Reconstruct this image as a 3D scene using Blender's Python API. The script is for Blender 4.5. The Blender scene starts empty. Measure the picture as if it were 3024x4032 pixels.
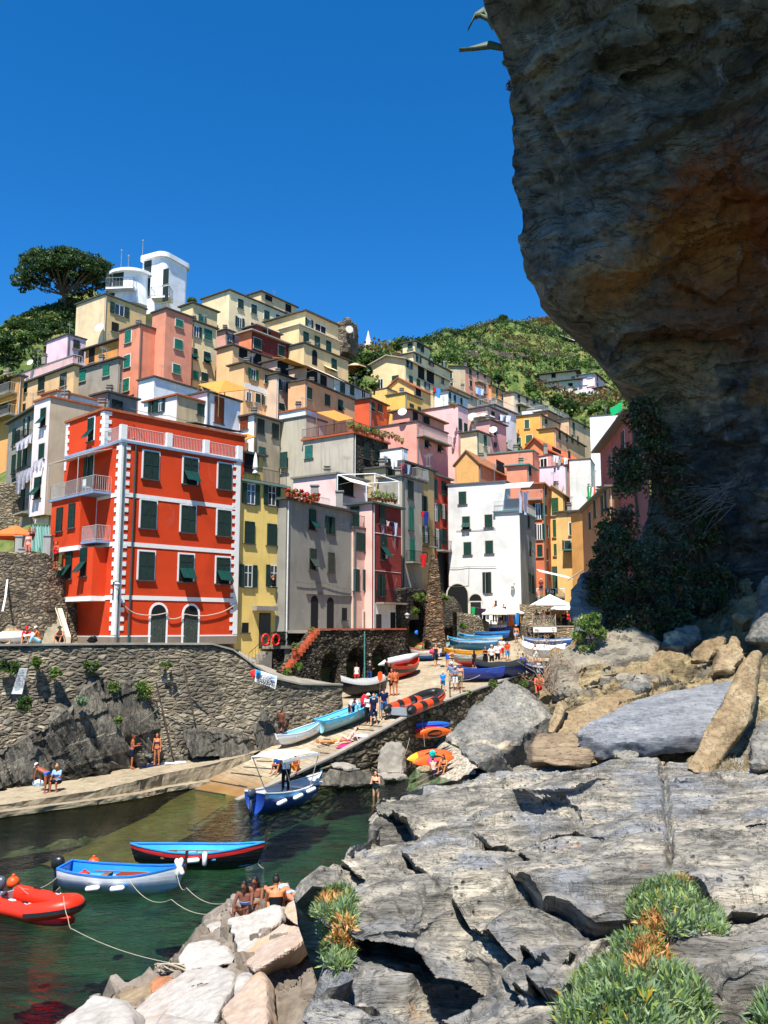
import bpy,bmesh,math,random
import numpy as np
from mathutils import Vector,Matrix
R=math.radians
sc=bpy.context.scene
col=sc.collection
F=3357.0;PITCH=R(7.7);CP=math.cos(PITCH);SP=math.sin(PITCH)
cd=bpy.data.cameras.new('camera');cam=bpy.data.objects.new('camera',cd);col.objects.link(cam)
cd.sensor_fit='HORIZONTAL';cd.sensor_width=36.0;cd.lens=36.0*F/3024.0
cd.clip_start=0.05;cd.clip_end=6000
cam.location=(0,0,0);cam.rotation_euler=(R(90)+PITCH,0,0)
sc.camera=cam
SUN_EL,SUN_AZ=R(62.5),R(-12)
sdir=Vector((math.sin(SUN_AZ)*math.cos(SUN_EL),-math.cos(SUN_AZ)*math.cos(SUN_EL),math.sin(SUN_EL)))
w=bpy.data.worlds.new('World');sc.world=w;w.use_nodes=True
nt=w.node_tree;bg=nt.nodes['Background']
sk=nt.nodes.new('ShaderNodeTexSky');sk.sky_type='NISHITA';sk.sun_disc=False
sk.sun_elevation=SUN_EL;sk.sun_rotation=R(180)-SUN_AZ
sk.altitude=300;sk.air_density=0.75;sk.dust_density=0.0;sk.ozone_density=6.0
hs=nt.nodes.new('ShaderNodeHueSaturation');hs.inputs['Saturation'].default_value=1.28
nt.links.new(sk.outputs[0],hs.inputs['Color']);nt.links.new(hs.outputs[0],bg.inputs[0]);bg.inputs[1].default_value=0.118
sl=bpy.data.lights.new('sun','SUN');sl.energy=4.6;sl.angle=R(0.53);sl.color=(1.0,0.955,0.88)
so=bpy.data.objects.new('sun',sl);col.objects.link(so);so.rotation_euler=sdir.to_track_quat('Z','Y').to_euler()
so.location=(0,-20,60)
sc.view_settings.view_transform='Standard';sc.view_settings.look='None';sc.view_settings.exposure=0.95;sc.view_settings.gamma=1
try:
 sc.cycles.max_bounces=6;sc.cycles.transparent_max_bounces=12;sc.cycles.caustics_reflective=False;sc.cycles.caustics_refractive=False
except Exception:pass
REG=dict(s=(1,0,0),A=(1.659,0,950),B=(1.659,900,1100),C=(2.074,1700,1200),E=(1.659,0,1550),F=(1.8433,900,1750),G=(2.074,1700,1750),H=(1.659,0,2450),I=(1.8433,950,2450),J=(1.185,0,3200),K=(.9095,1200,3000),M=(1.253,1700,2200),N=(1.3554,1800,0),O=(1.7955,2100,1300),P=(5.53,980,2600),Q=(6.9125,0,2560),R=(8.295,2080,2280),S=(5.53,1560,2400),T=(3.77,1840,2400),U=(3.95,0,2000),V=(2.7197,1250,2560),W=(3.6065,940,3400),X=(4.608,940,2940),Y=(2.304,0,3280),Z=(4.879,1560,2760),a=(2.4397,120,2850),b=(2.116,2240,3400),c=(1.8433,520,3560),d=(5.12,2700,2900))
def px(c,x,y):
 s,ox,oy=REG[c];return ox+x/s,oy+y/s
def ray(x,y):
 a=(x-1512)/F;b=(2016-y)/F
 return Vector((a,CP-b*SP,SP+b*CP))
def at(c,x,y,d):
 r=ray(*px(c,x,y));return r*(d/r.y)
def atz(c,x,y,z):
 r=ray(*px(c,x,y));return r*(z/r.z)
def proj(p):
 zc=p[1]*CP+p[2]*SP;yc=-p[1]*SP+p[2]*CP
 return 1512+F*p[0]/zc,2016-F*yc/zc
WZ=-8.2
UZ=[(20,-11),(26,-9.2),(28.6,-8.3),(34.7,-6.75),(40.2,-5.2),(47.9,-4.5),(71,-1.47),(78,-.4),(100,1.5),(200,4)]
def rampz(x,y):
 u=.63*x+.777*y
 return float(np.interp(u,[a for a,b in UZ],[b for a,b in UZ]))
def onramp(c,x,y,dz=0):
 r=ray(*px(c,x,y));r=r/r.y;lo,hi=30,120
 for _ in range(50):
  m=(lo+hi)/2;p=r*m
  if p.z<rampz(p.x,p.y)+dz:hi=m
  else:lo=m
 return r*lo
def tag(o,label=None,cat=None,group=None,kind=None):
 if label:o['label']=label
 if cat:o['category']=cat
 if group:o['group']=group
 if kind:o['kind']=kind
 return o
ORG={}
def empty(name,loc=(0,0,0),label=None,cat=None,group=None):
 o=bpy.data.objects.new(name,None);col.objects.link(o);o.location=loc;o.empty_display_size=.2
 ORG[o.name]=Vector(loc);tag(o,label,cat,group);return o
def link(name,me,parent=None):
 o=bpy.data.objects.new(name,me);col.objects.link(o)
 if parent:o.parent=parent
 return o
class MB:
 def __init__(s):s.v=[];s.f=[];s.m=[]
 def add(s,vs,fs,m=0):
  b=len(s.v);s.v+=[tuple(p)for p in vs]
  for f in fs:s.f.append(tuple(b+i for i in f));s.m.append(m)
  return s
 def quad(s,a,b,c,d,m=0):return s.add([a,b,c,d],[(0,1,2,3)],m)
 def obox(s,o,ax,ay,az,m=0):
  o=Vector(o);ax=Vector(ax);ay=Vector(ay);az=Vector(az)
  p=[o,o+ax,o+ax+ay,o+ay];p+=[q+az for q in p]
  fs=[(0,3,2,1),(4,5,6,7),(0,1,5,4),(1,2,6,5),(2,3,7,6),(3,0,4,7)]
  if ax.cross(ay).dot(az)<0:fs=[f[::-1]for f in fs]
  return s.add(p,fs,m)
 def box(s,x0,x1,y0,y1,z0,z1,m=0):return s.obox((x0,y0,z0),(x1-x0,0,0),(0,y1-y0,0),(0,0,z1-z0),m)
 def prism(s,poly,z0,z1,m=0,mt=None):
  n=len(poly);a=sum(poly[i][0]*poly[(i+1)%n][1]-poly[(i+1)%n][0]*poly[i][1]for i in range(n))
  if a<0:poly=poly[::-1]
  vs=[(p[0],p[1],z0)for p in poly]+[(p[0],p[1],z1)for p in poly]
  s.add(vs,[(i,(i+1)%n,n+(i+1)%n,n+i)for i in range(n)]+[tuple(range(n))[::-1]],m)
  return s.add([(p[0],p[1],z1)for p in poly],[tuple(range(n))],m if mt is None else mt)
 def extr(s,poly3,vec,m=0):
  n=len(poly3);vec=Vector(vec);p=[Vector(q)for q in poly3]
  nr=sum(((p[i]-p[0]).cross(p[(i+1)%n]-p[0])for i in range(n)),Vector())
  if nr.dot(vec)<0:p=p[::-1]
  return s.add(p+[q+vec for q in p],[tuple(range(n))[::-1],tuple(range(n,2*n))]+[(i,(i+1)%n,n+(i+1)%n,n+i)for i in range(n)],m)
 def tube(s,pts,r,n=6,m=0,cap=True):
  pts=[Vector(p)for p in pts];k=len(pts);rs=r if isinstance(r,(list,tuple))else[r]*k
  vs=[];up=Vector((0,0,1))
  for i,p in enumerate(pts):
   t=(pts[min(i+1,k-1)]-pts[max(i-1,0)])
   t=t.normalized()if t.length>1e-9 else Vector((0,0,1))
   a=t.cross(up if abs(t.z)<.95 else Vector((0,1,0))).normalized();b=t.cross(a)
   for j in range(n):
    an=2*math.pi*j/n;vs.append(p+(a*math.cos(an)+b*math.sin(an))*rs[i])
  fs=[(i*n+j,i*n+(j+1)%n,(i+1)*n+(j+1)%n,(i+1)*n+j)for i in range(k-1)for j in range(n)]
  if cap:fs+=[tuple(range(n))[::-1],tuple(range((k-1)*n,k*n))]
  return s.add(vs,fs,m)
 def lathe(s,prof,o=(0,0,0),n=12,m=0,sx=1,sy=1):
  o=Vector(o);k=len(prof)
  vs=[(o.x+r*sx*math.cos(2*math.pi*j/n),o.y+r*sy*math.sin(2*math.pi*j/n),o.z+z)for r,z in prof for j in range(n)]
  return s.add(vs,[(i*n+j,i*n+(j+1)%n,(i+1)*n+(j+1)%n,(i+1)*n+j)for i in range(k-1)for j in range(n)]+[tuple(range(n))[::-1],tuple(range((k-1)*n,k*n))],m)
 def ell(s,c,rx,ry,rz,n=10,k=7,m=0):
  prof=[(max(1e-4,math.sin(math.pi*i/k)),-math.cos(math.pi*i/k)*rz)for i in range(k+1)]
  return s.lathe(prof,c,n,m,rx,ry)
 def mesh(s,name,mats,org=None,smooth=False):
  me=bpy.data.meshes.new(name);v=s.v
  if org is not None:v=[(a-org[0],b-org[1],c-org[2])for a,b,c in v]
  me.from_pydata(v,[],s.f)
  for mt in(mats if isinstance(mats,(list,tuple))else[mats]):me.materials.append(mt)
  me.polygons.foreach_set('material_index',s.m)
  if smooth:me.polygons.foreach_set('use_smooth',[True]*len(s.f))
  me.update();return me
 def build(s,name,mats,parent=None,smooth=False,org=None):
  if org is None:
   p=parent
   while p is not None and p.name not in ORG:p=p.parent
   org=ORG[p.name]if p is not None else None
  return link(name,s.mesh(name,mats,org,smooth),parent)
 def solo(s,name,mats,smooth=False):
  a=np.array(s.v);o=Vector(((a[:,0].min()+a[:,0].max())/2,(a[:,1].min()+a[:,1].max())/2,a[:,2].min()))
  ob=link(name,s.mesh(name,mats,o,smooth));ob.location=o;return ob
def npmesh(name,V,Fc,mats,smooth=True,mi=None):
 me=bpy.data.meshes.new(name);V=np.asarray(V,dtype=np.float32);Fc=np.asarray(Fc,dtype=np.int32);k=Fc.shape[1]
 me.vertices.add(len(V));me.vertices.foreach_set('co',V.ravel())
 me.loops.add(Fc.size);me.loops.foreach_set('vertex_index',Fc.ravel())
 me.polygons.add(len(Fc));me.polygons.foreach_set('loop_start',np.arange(0,Fc.size,k,dtype=np.int32))
 try:me.polygons.foreach_set('loop_total',np.full(len(Fc),k,dtype=np.int32))
 except Exception:pass
 for mt in(mats if isinstance(mats,(list,tuple))else[mats]):me.materials.append(mt)
 if mi is not None:me.polygons.foreach_set('material_index',np.asarray(mi,dtype=np.int32))
 me.polygons.foreach_set('use_smooth',np.full(len(Fc),smooth))
 me.update(calc_edges=True);me.validate();return me
_rs=np.random.RandomState(7);_perm=np.concatenate([_rs.permutation(256)]*3)
_g=_rs.normal(size=(256,3));_g/=np.linalg.norm(_g,axis=1)[:,None]
def pn(p):
 p=np.asarray(p,dtype=np.float64);i=np.floor(p).astype(int);f=p-i;u=f*f*f*(f*(f*6-15)+10);i&=255;out=0
 for dx in(0,1):
  for dy in(0,1):
   for dz in(0,1):
    h=_perm[_perm[_perm[i[:,0]+dx]+i[:,1]+dy]+i[:,2]+dz]&255
    gr=(_g[h]*(f-np.array([dx,dy,dz]))).sum(1)
    wx=u[:,0]if dx else 1-u[:,0];wy=u[:,1]if dy else 1-u[:,1];wz=u[:,2]if dz else 1-u[:,2]
    out=out+gr*wx*wy*wz
 return out*1.6
def fbm(p,o=4,ridge=False):
 s=0;a=1;t=0
 for k in range(o):
  n=pn(p*2**k+17.3*k);s=s+a*((1-2*np.abs(n))if ridge else n);t+=a;a*=.5
 return s/t
def facets(V,sp,amp,seed=0):
 V=np.asarray(V,float);c=np.floor(V/sp).astype(int);best=np.full(len(V),1e9);out=np.zeros(len(V))
 for dx in(-1,0,1):
  for dy in(-1,0,1):
   for dz in(-1,0,1):
    k=c+np.array([dx,dy,dz]);h=_perm[_perm[_perm[(k[:,0]+seed)&255]+(k[:,1]&255)]+(k[:,2]&255)]&255;j=(_g[h]*.5+.5);p=(k+j)*sp;d=((V-p)**2).sum(1);m=d<best
    g=_g[(h*7+3)&255];val=np.clip(((V-p)*g).sum(1)/sp*1.3,-1,1)+(h/255.0-.5)*.8;out=np.where(m,val,out);best=np.where(m,d,best)
 return out*amp
def plates(V,scale,amp,tilt=.35,seed=0,wob=.06,edge=.12):
 V=np.asarray(V,float);V=(V+wob*np.stack([fbm(V*2.2+k,2)for k in(0,7,13)],1))/np.array(scale);c=np.floor(V).astype(int);b1=np.full(len(V),1e9);b2=b1.copy();o1=np.zeros(len(V));o2=o1.copy()
 for dx in(-1,0,1):
  for dy in(-1,0,1):
   for dz in(-1,0,1):
    k=c+np.array([dx,dy,dz]);h=_perm[_perm[_perm[(k[:,0]+seed)&255]+(k[:,1]&255)]+(k[:,2]&255)]&255;p=k+_g[h]*.45+.5;d=np.sqrt(((V-p)**2).sum(1))
    val=(h/127.5-1)+tilt*np.clip(((V-p)*_g[(h*5+1)&255]).sum(1),-1,1);m=d<b1;m2=(~m)&(d<b2)
    o2=np.where(m,o1,np.where(m2,val,o2));b2=np.where(m,b1,np.where(m2,d,b2));o1=np.where(m,val,o1);b1=np.where(m,d,b1)
 w=np.clip((b2-b1)/edge,0,1);w=.5+.5*w*w*(3-2*w);return(o1*w+o2*(1-w))*amp
def crisp(me,a=30):
 try:me.set_sharp_from_angle(angle=R(a))
 except Exception:pass
def vnormals(V,Fq):
 a=V[Fq[:,1]]-V[Fq[:,0]];b=V[Fq[:,-1]]-V[Fq[:,0]];n=np.cross(a,b);N=np.zeros_like(V)
 for k in range(Fq.shape[1]):np.add.at(N,Fq[:,k],n)
 return N/(np.linalg.norm(N,axis=1)[:,None]+1e-12)
def remesh(me,vox,smooth_it=0):
 o=bpy.data.objects.new('tmp',me);col.objects.link(o)
 m=o.modifiers.new('r','REMESH');m.mode='VOXEL';m.voxel_size=vox
 if smooth_it:s=o.modifiers.new('s','SMOOTH');s.iterations=smooth_it;s.factor=.5
 dg=bpy.context.evaluated_depsgraph_get();r=bpy.data.meshes.new_from_object(o.evaluated_get(dg))
 bpy.data.objects.remove(o);return r
def mverts(me):
 a=np.empty(len(me.vertices)*3,dtype=np.float32);me.vertices.foreach_get('co',a);return a.reshape(-1,3).astype(float)
def mnormals(me):
 a=np.empty(len(me.vertices)*3,dtype=np.float32);me.vertices.foreach_get('normal',a);return a.reshape(-1,3).astype(float)
MATS={}
def lin(h):
 h=h.lstrip('#');c=[int(h[i:i+2],16)/255 for i in(0,2,4)]
 return tuple(x/12.92 if x<=.04045 else((x+.055)/1.055)**2.4 for x in c)+(1,)
def newmat(name):
 m=bpy.data.materials.new(name);m.use_nodes=True;return m,m.node_tree,m.node_tree.nodes['Principled BSDF']
class NT:
 def __init__(s,nt):s.nt=nt
 def n(s,t,**k):
  nd=s.nt.nodes.new('ShaderNode'+t)
  for a,b in k.items():
   if a.startswith('i_'):nd.inputs[a[2:].replace('_',' ')].default_value=b
   else:setattr(nd,a,b)
  return nd
 def l(s,a,b):s.nt.links.new(a,b)
 def coord(s,scale=(1,1,1),rot=(0,0,0),world=False):
  if world:c=s.n('NewGeometry').outputs['Position']
  else:c=s.n('TexCoord').outputs['Object']
  m=s.n('Mapping');m.inputs['Scale'].default_value=scale;m.inputs['Rotation'].default_value=rot;s.l(c,m.inputs[0]);return m.outputs[0]
 def noise(s,v,sc_,det=4,rough=.55,dist=0):
  t=s.n('TexNoise');t.inputs['Scale'].default_value=sc_;t.inputs['Detail'].default_value=det;t.inputs['Roughness'].default_value=rough;t.inputs['Distortion'].default_value=dist
  s.l(v,t.inputs['Vector']);return t.outputs['Fac']
 def ramp(s,f,stops):
  r=s.n('ValToRGB');e=r.color_ramp.elements
  while len(e)<len(stops):e.new(.5)
  for q,(p,c)in zip(e,stops):q.position=p;q.color=c if len(c)==4 else tuple(c)+(1,)
  s.l(f,r.inputs[0]);return r.outputs[0]
 def mix(s,f,a,b,mode='MIX'):
  m=s.n('MixRGB',blend_type=mode)
  for k,x in((0,f),(1,a),(2,b)):
   if hasattr(x,'is_linked')or hasattr(x,'links'):s.l(x,m.inputs[k])
   else:m.inputs[k].default_value=x
  return m.outputs[0]
 def math(s,op,a,b=0.0):
  m=s.n('Math',operation=op)
  for k,x in((0,a),(1,b)):
   if hasattr(x,'links'):s.l(x,m.inputs[k])
   else:m.inputs[k].default_value=x
  return m.outputs[0]
 def bump(s,h,st,dist,prev=None):
  b=s.n('Bump');b.inputs['Strength'].default_value=st;b.inputs['Distance'].default_value=dist;s.l(h,b.inputs['Height'])
  if prev:s.l(prev,b.inputs['Normal'])
  return b.outputs[0]
def mul(c,k):return tuple(min(1,x*k)for x in c[:3])+(1,)
def plain(name,h,rough=.6,var=.12,metal=0,spec=.4,sc_=3.0,bump=0):
 key=(name,h)
 if key in MATS:return MATS[key]
 m,nt,b=newmat(name);N=NT(nt);c=lin(h)if isinstance(h,str)else tuple(h)+(1,)
 v=N.coord();f=N.noise(v,sc_,5,.6)
 bc=N.ramp(f,[(.3,mul(c,1-var)),(.7,mul(c,1+var))])
 if name=='boat_paint':bc=N.mix(N.math('MULTIPLY',N.ramp(N.noise(N.coord((1,1,3)),5,7,.75,.6),[(.56,(0,0,0,1)),(.64,(1,1,1,1))]),.4),bc,tuple(.4*x+.12 for x in c[:3])+(1,))
 N.l(bc,b.inputs['Base Color'])
 if name=='boat_paint':wv=N.n('TexWave',wave_type='BANDS',bands_direction='Z',wave_profile='SAW');wv.inputs['Scale'].default_value=2.6;N.l(v,wv.inputs[0]);N.l(N.bump(wv.outputs['Fac'],.5,.02),b.inputs['Normal'])
 b.inputs['Roughness'].default_value=rough;b.inputs['Metallic'].default_value=metal;b.inputs['Specular IOR Level'].default_value=spec
 if bump:N.l(N.bump(N.noise(v,40,3),.4,bump),b.inputs['Normal'])
 MATS[key]=m;return m
def plaster(h,wear=.35,patch=None):
 key=('pl',h,wear,patch)
 if key in MATS:return MATS[key]
 m,nt,b=newmat('plaster');N=NT(nt);c=lin(h);v=N.coord()
 if c[0]<.5 or c[1]>.12:l_=.3*c[0]+.6*c[1]+.1*c[2];c=tuple(min(.85,(x*.86+l_*.14)*1.04)for x in c[:3])+(1,)
 big=N.noise(v,.32,5,.6,.6)
 base=N.ramp(big,[(.28,mul(c,.76)),(.5,c),(.74,mul(c,1.13))])
 st=N.noise(N.coord((2.2,2.2,.16)),1.4,6,.65,.3)
 base=N.mix(N.math('MULTIPLY',N.ramp(st,[(.5,(0,0,0,1)),(.74,(1,1,1,1))]),wear),base,tuple(.42*x+.05 for x in c[:3])+(1,))
 p=N.noise(v,.75,7,.68,1.1)
 pc=lin(patch)if patch else tuple(.5*x+.24 for x in c[:3])+(1,)
 base=N.mix(N.math('MULTIPLY',N.ramp(p,[(.6,(0,0,0,1)),(.66,(1,1,1,1))]),min(1,wear*1.5)),base,pc)
 N.l(base,b.inputs['Base Color']);b.inputs['Roughness'].default_value=.88;b.inputs['Specular IOR Level'].default_value=.2
 n1=N.bump(N.noise(v,9,6,.65),.35,.02);N.l(N.bump(p,.25,.03,n1),b.inputs['Normal'])
 MATS[key]=m;return m
def stone(name,cols,scale=(2.6,2.6,4.2),mortar='#5b544a',bstr=.9,bdist=.09,world=True,tint=None):
 if name in MATS:return MATS[name]
 m,nt,b=newmat(name);N=NT(nt);v=N.coord(scale,world=world)
 wob=N.n('TexNoise');wob.inputs['Scale'].default_value=1.2;wob.inputs['Detail'].default_value=3;N.l(v,wob.inputs['Vector'])
 vv=N.n('MixRGB',blend_type='LINEAR_LIGHT');vv.inputs[0].default_value=.35;N.l(v,vv.inputs[1]);N.l(wob.outputs['Color'],vv.inputs[2])
 vo=N.n('TexVoronoi',feature='F1');N.l(vv.outputs[0],vo.inputs['Vector']);vo.inputs['Scale'].default_value=1
 ve=N.n('TexVoronoi',feature='DISTANCE_TO_EDGE');N.l(vv.outputs[0],ve.inputs['Vector']);ve.inputs['Scale'].default_value=1
 sep=N.n('SeparateColor');N.l(vo.outputs['Color'],sep.inputs[0])
 k=len(cols);cr=N.ramp(sep.outputs[0],[(i/max(1,k-1),lin(c))for i,c in enumerate(cols)])
 fine=N.noise(N.coord(world=world),7,6,.65)
 cr=N.mix(.5,cr,N.ramp(fine,[(.3,(.25,.25,.25,1)),(.7,(1,1,1,1))]),'MULTIPLY')
 ed=N.ramp(ve.outputs['Distance'],[(.03,(0,0,0,1)),(.16,(1,1,1,1))])
 cr=N.mix(ed,lin(mortar),cr)
 blot=N.ramp(N.noise(N.coord(world=world),.35,4),[(.38,(.62,.62,.62,1)),(.62,(1.15,1.1,1.02,1))])
 cr=N.mix(1.0,cr,blot,'MULTIPLY');N.l(cr,b.inputs['Base Color'])
 b.inputs['Roughness'].default_value=.92;b.inputs['Specular IOR Level'].default_value=.15
 hh=N.math('ADD',N.ramp(ve.outputs['Distance'],[(0,(0,0,0,1)),(.3,(1,1,1,1))]),N.math('MULTIPLY',sep.outputs[1],.9))
 hh=N.math('ADD',hh,N.math('MULTIPLY',fine,.5));N.l(N.bump(hh,bstr,bdist),b.inputs['Normal'])
 MATS[name]=m;return m
def rockmat(name,stops,strata=(.25,.25,3.2),rot=(0,0,0),scale=1.0,bd=.12,crack=True,stain=None,pits=False):
 if name in MATS:return MATS[name]
 m,nt,b=newmat(name);N=NT(nt);vs=N.coord(tuple(scale*s for s in strata),rot,world=True);vw=N.coord((scale,)*3,world=True)
 lay=N.noise(vs,1.6,9,.68,.35);big=N.noise(vw,.45,6,.6,.5);fine=N.noise(vw,6,7,.7)
 f=N.math('ADD',N.math('MULTIPLY',lay,.55),N.math('MULTIPLY',big,.45))
 c=N.ramp(f,[(p,lin(h))for p,h in stops])
 if stain:
  for hexc,sc_,lo,hi,amt in stain:
   c=N.mix(N.math('MULTIPLY',N.ramp(N.noise(vw,sc_,6,.62,.8),[(lo,(0,0,0,1)),(hi,(1,1,1,1))]),amt),c,lin(hexc))
 c=N.mix(.55,c,N.ramp(fine,[(.28,(.35,.35,.36,1)),(.66,(1.1,1.1,1.1,1))]),'MULTIPLY')
 h=N.math('ADD',N.math('MULTIPLY',lay,1.0),N.math('MULTIPLY',fine,.35))
 if crack:
  l2=N.n('TexNoise');l2.inputs['Scale'].default_value=4.2;l2.inputs['Detail'].default_value=6;l2.inputs['Roughness'].default_value=.6;N.l(vs,l2.inputs['Vector'])
  cr=N.math('ABSOLUTE',N.math('SUBTRACT',l2.outputs['Fac'],.5));ck=N.ramp(cr,[(.0,(0,0,0,1)),(.012,(1,1,1,1))])
  h=N.math('ADD',h,N.math('MULTIPLY',ck,.22));c=N.mix(N.math('MULTIPLY',N.math('MULTIPLY',N.math('SUBTRACT',1.0,ck),N.ramp(big,[(.45,(0,0,0,1)),(.6,(1,1,1,1))])),.5),c,(.03,.028,.025,1))
 if pits:
  vo=N.n('TexVoronoi');N.l(vw,vo.inputs['Vector']);vo.inputs['Scale'].default_value=5.5
  pm=N.math('MULTIPLY',N.ramp(vo.outputs['Distance'],[(.1,(1,1,1,1)),(.27,(0,0,0,1))]),N.ramp(big,[(.48,(0,0,0,1)),(.58,(1,1,1,1))]))
  h=N.math('SUBTRACT',h,N.math('MULTIPLY',pm,.9));c=N.mix(N.math('MULTIPLY',pm,.6),c,(.03,.03,.03,1))
 N.l(c,b.inputs['Base Color']);b.inputs['Roughness'].default_value=.9;b.inputs['Specular IOR Level'].default_value=.18
 N.l(N.bump(h,.85,bd),b.inputs['Normal']);MATS[name]=m;return m
def leafmat(name,a,bcol,trans=.25):
 if name in MATS:return MATS[name]
 m,nt,b=newmat(name);N=NT(nt)
 oi=N.n('NewGeometry');f=N.math('ADD',N.math('MULTIPLY',oi.outputs['Random Per Island'],.6),N.math('MULTIPLY',N.noise(N.coord(world=True),.9,3),.4))
 N.l(N.ramp(f,[(.2,lin(a)),(.8,lin(bcol))]),b.inputs['Base Color']);b.inputs['Roughness'].default_value=.55;b.inputs['Specular IOR Level'].default_value=.3
 tr=N.n('BsdfTranslucent');tr.inputs[0].default_value=mul(lin(bcol),1.2);mx=N.n('MixShader');mx.inputs[0].default_value=trans
 N.l(b.outputs[0],mx.inputs[1]);N.l(tr.outputs[0],mx.inputs[2]);N.l(mx.outputs[0],nt.nodes['Material Output'].inputs[0]);MATS[name]=m;return m
def tilemat(name,h1,h2,sc_=5.0):
 if name in MATS:return MATS[name]
 m,nt,b=newmat(name);N=NT(nt);v=N.coord();n=N.noise(v,4,5,.7)
 N.l(N.ramp(n,[(.3,lin(h1)),(.7,lin(h2))]),b.inputs['Base Color']);b.inputs['Roughness'].default_value=.85
 wv=N.n('TexWave',wave_type='BANDS',bands_direction='X');wv.inputs['Scale'].default_value=sc_;N.l(v,wv.inputs[0])
 N.l(N.bump(wv.outputs['Fac'],.8,.06),b.inputs['Normal']);MATS[name]=m;return m
def shutmat(h):
 key=('sh',h)
 if key in MATS:return MATS[key]
 m,nt,b=newmat('shutter_paint');N=NT(nt);c=lin(h);v=N.coord()
 wv=N.n('TexWave',wave_type='BANDS',bands_direction='Z',wave_profile='SAW');wv.inputs['Scale'].default_value=5.2;N.l(v,wv.inputs[0])
 f=N.noise(v,6,4);N.l(N.mix(.4,N.ramp(f,[(.3,mul(c,.75)),(.7,mul(c,1.25))]),N.ramp(wv.outputs['Fac'],[(.0,(.3,.3,.3,1)),(.3,(1,1,1,1))]),'MULTIPLY'),b.inputs['Base Color'])
 b.inputs['Roughness'].default_value=.55;b.inputs['Specular IOR Level'].default_value=.3;N.l(N.bump(wv.outputs['Fac'],.6,.03),b.inputs['Normal']);MATS[key]=m;return m
def stripes(h1,h2,scale=4.0,axis='X'):
 key=('st',h1,h2,scale,axis)
 if key in MATS:return MATS[key]
 m,nt,b=newmat('striped_cloth');N=NT(nt);v=N.coord();wv=N.n('TexWave',wave_type='BANDS',bands_direction=axis);wv.inputs['Scale'].default_value=scale;N.l(v,wv.inputs[0])
 N.l(N.ramp(wv.outputs['Fac'],[(.48,lin(h1)),(.52,lin(h2))]),b.inputs['Base Color']);b.inputs['Roughness'].default_value=.8;MATS[key]=m;return m
def paint(h,rough=.35):return plain('boat_paint',h,rough,.08,0,.5,2.5)
def cloth(h):return plain('cloth',h,.85,.1,0,.1,6)
def skinm(h):return plain('skin',h,.55,.06,0,.35,5)
GREEN='#0e4038';TEAL='#16826a';DARK='#0c2b28';BROWN='#8a3f18'
M_SLATE=plain('slate','#4b4a48',.8,.3,sc_=4,bump=.01);M_CONC=plain('concrete','#8f887c',.9,.22,sc_=1.5,bump=.01)
M_WHITE=plain('white_paint','#e8e6e0',.6,.05);M_DARK=plain('painted_dark_inside','#0b0c0d',.9,.2);M_GREY=plain('grey_metal','#8b8f90',.45,.1,.3)  # M_DARK paints the shade inside openings as near-black surfaces
M_IRON=plain('dark_iron','#23282a',.5,.15,.5);M_RAIL=plain('painted_rail','#b9b7b0',.5,.1);M_TILE=tilemat('roof_tile','#a4502c','#cf7a4a')
M_WOOD=plain('weathered_wood','#7a6248',.8,.25,sc_=8);M_ROPE=plain('rope','#a89d88',.9,.15);M_BRICK=plain('brick','#b1532f',.85,.3,sc_=14,bump=.02)
M_PIPE=plain('drain_pipe','#3d5a55',.5,.1);M_BLACK=plain('black_rubber','#141617',.55,.15)
M_STONE=stone('rubble_stone',['#8e8474','#6c665d','#a3967f','#54524e','#b5a88f','#7c7163'])
M_STONE2=stone('dark_stone',['#5d574d','#3f3d39','#736a5a','#484540'],mortar='#39352f')
M_STONEB=stone('pale_stone',['#b9a88a','#8f8471','#cbbd9f','#776c5a'],mortar='#7d7360')
m,nt,b=newmat('window_glass');b.inputs['Base Color'].default_value=(.03,.04,.045,1);b.inputs['Roughness'].default_value=.06;b.inputs['Specular IOR Level'].default_value=.7;M_GLASS=m
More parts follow.
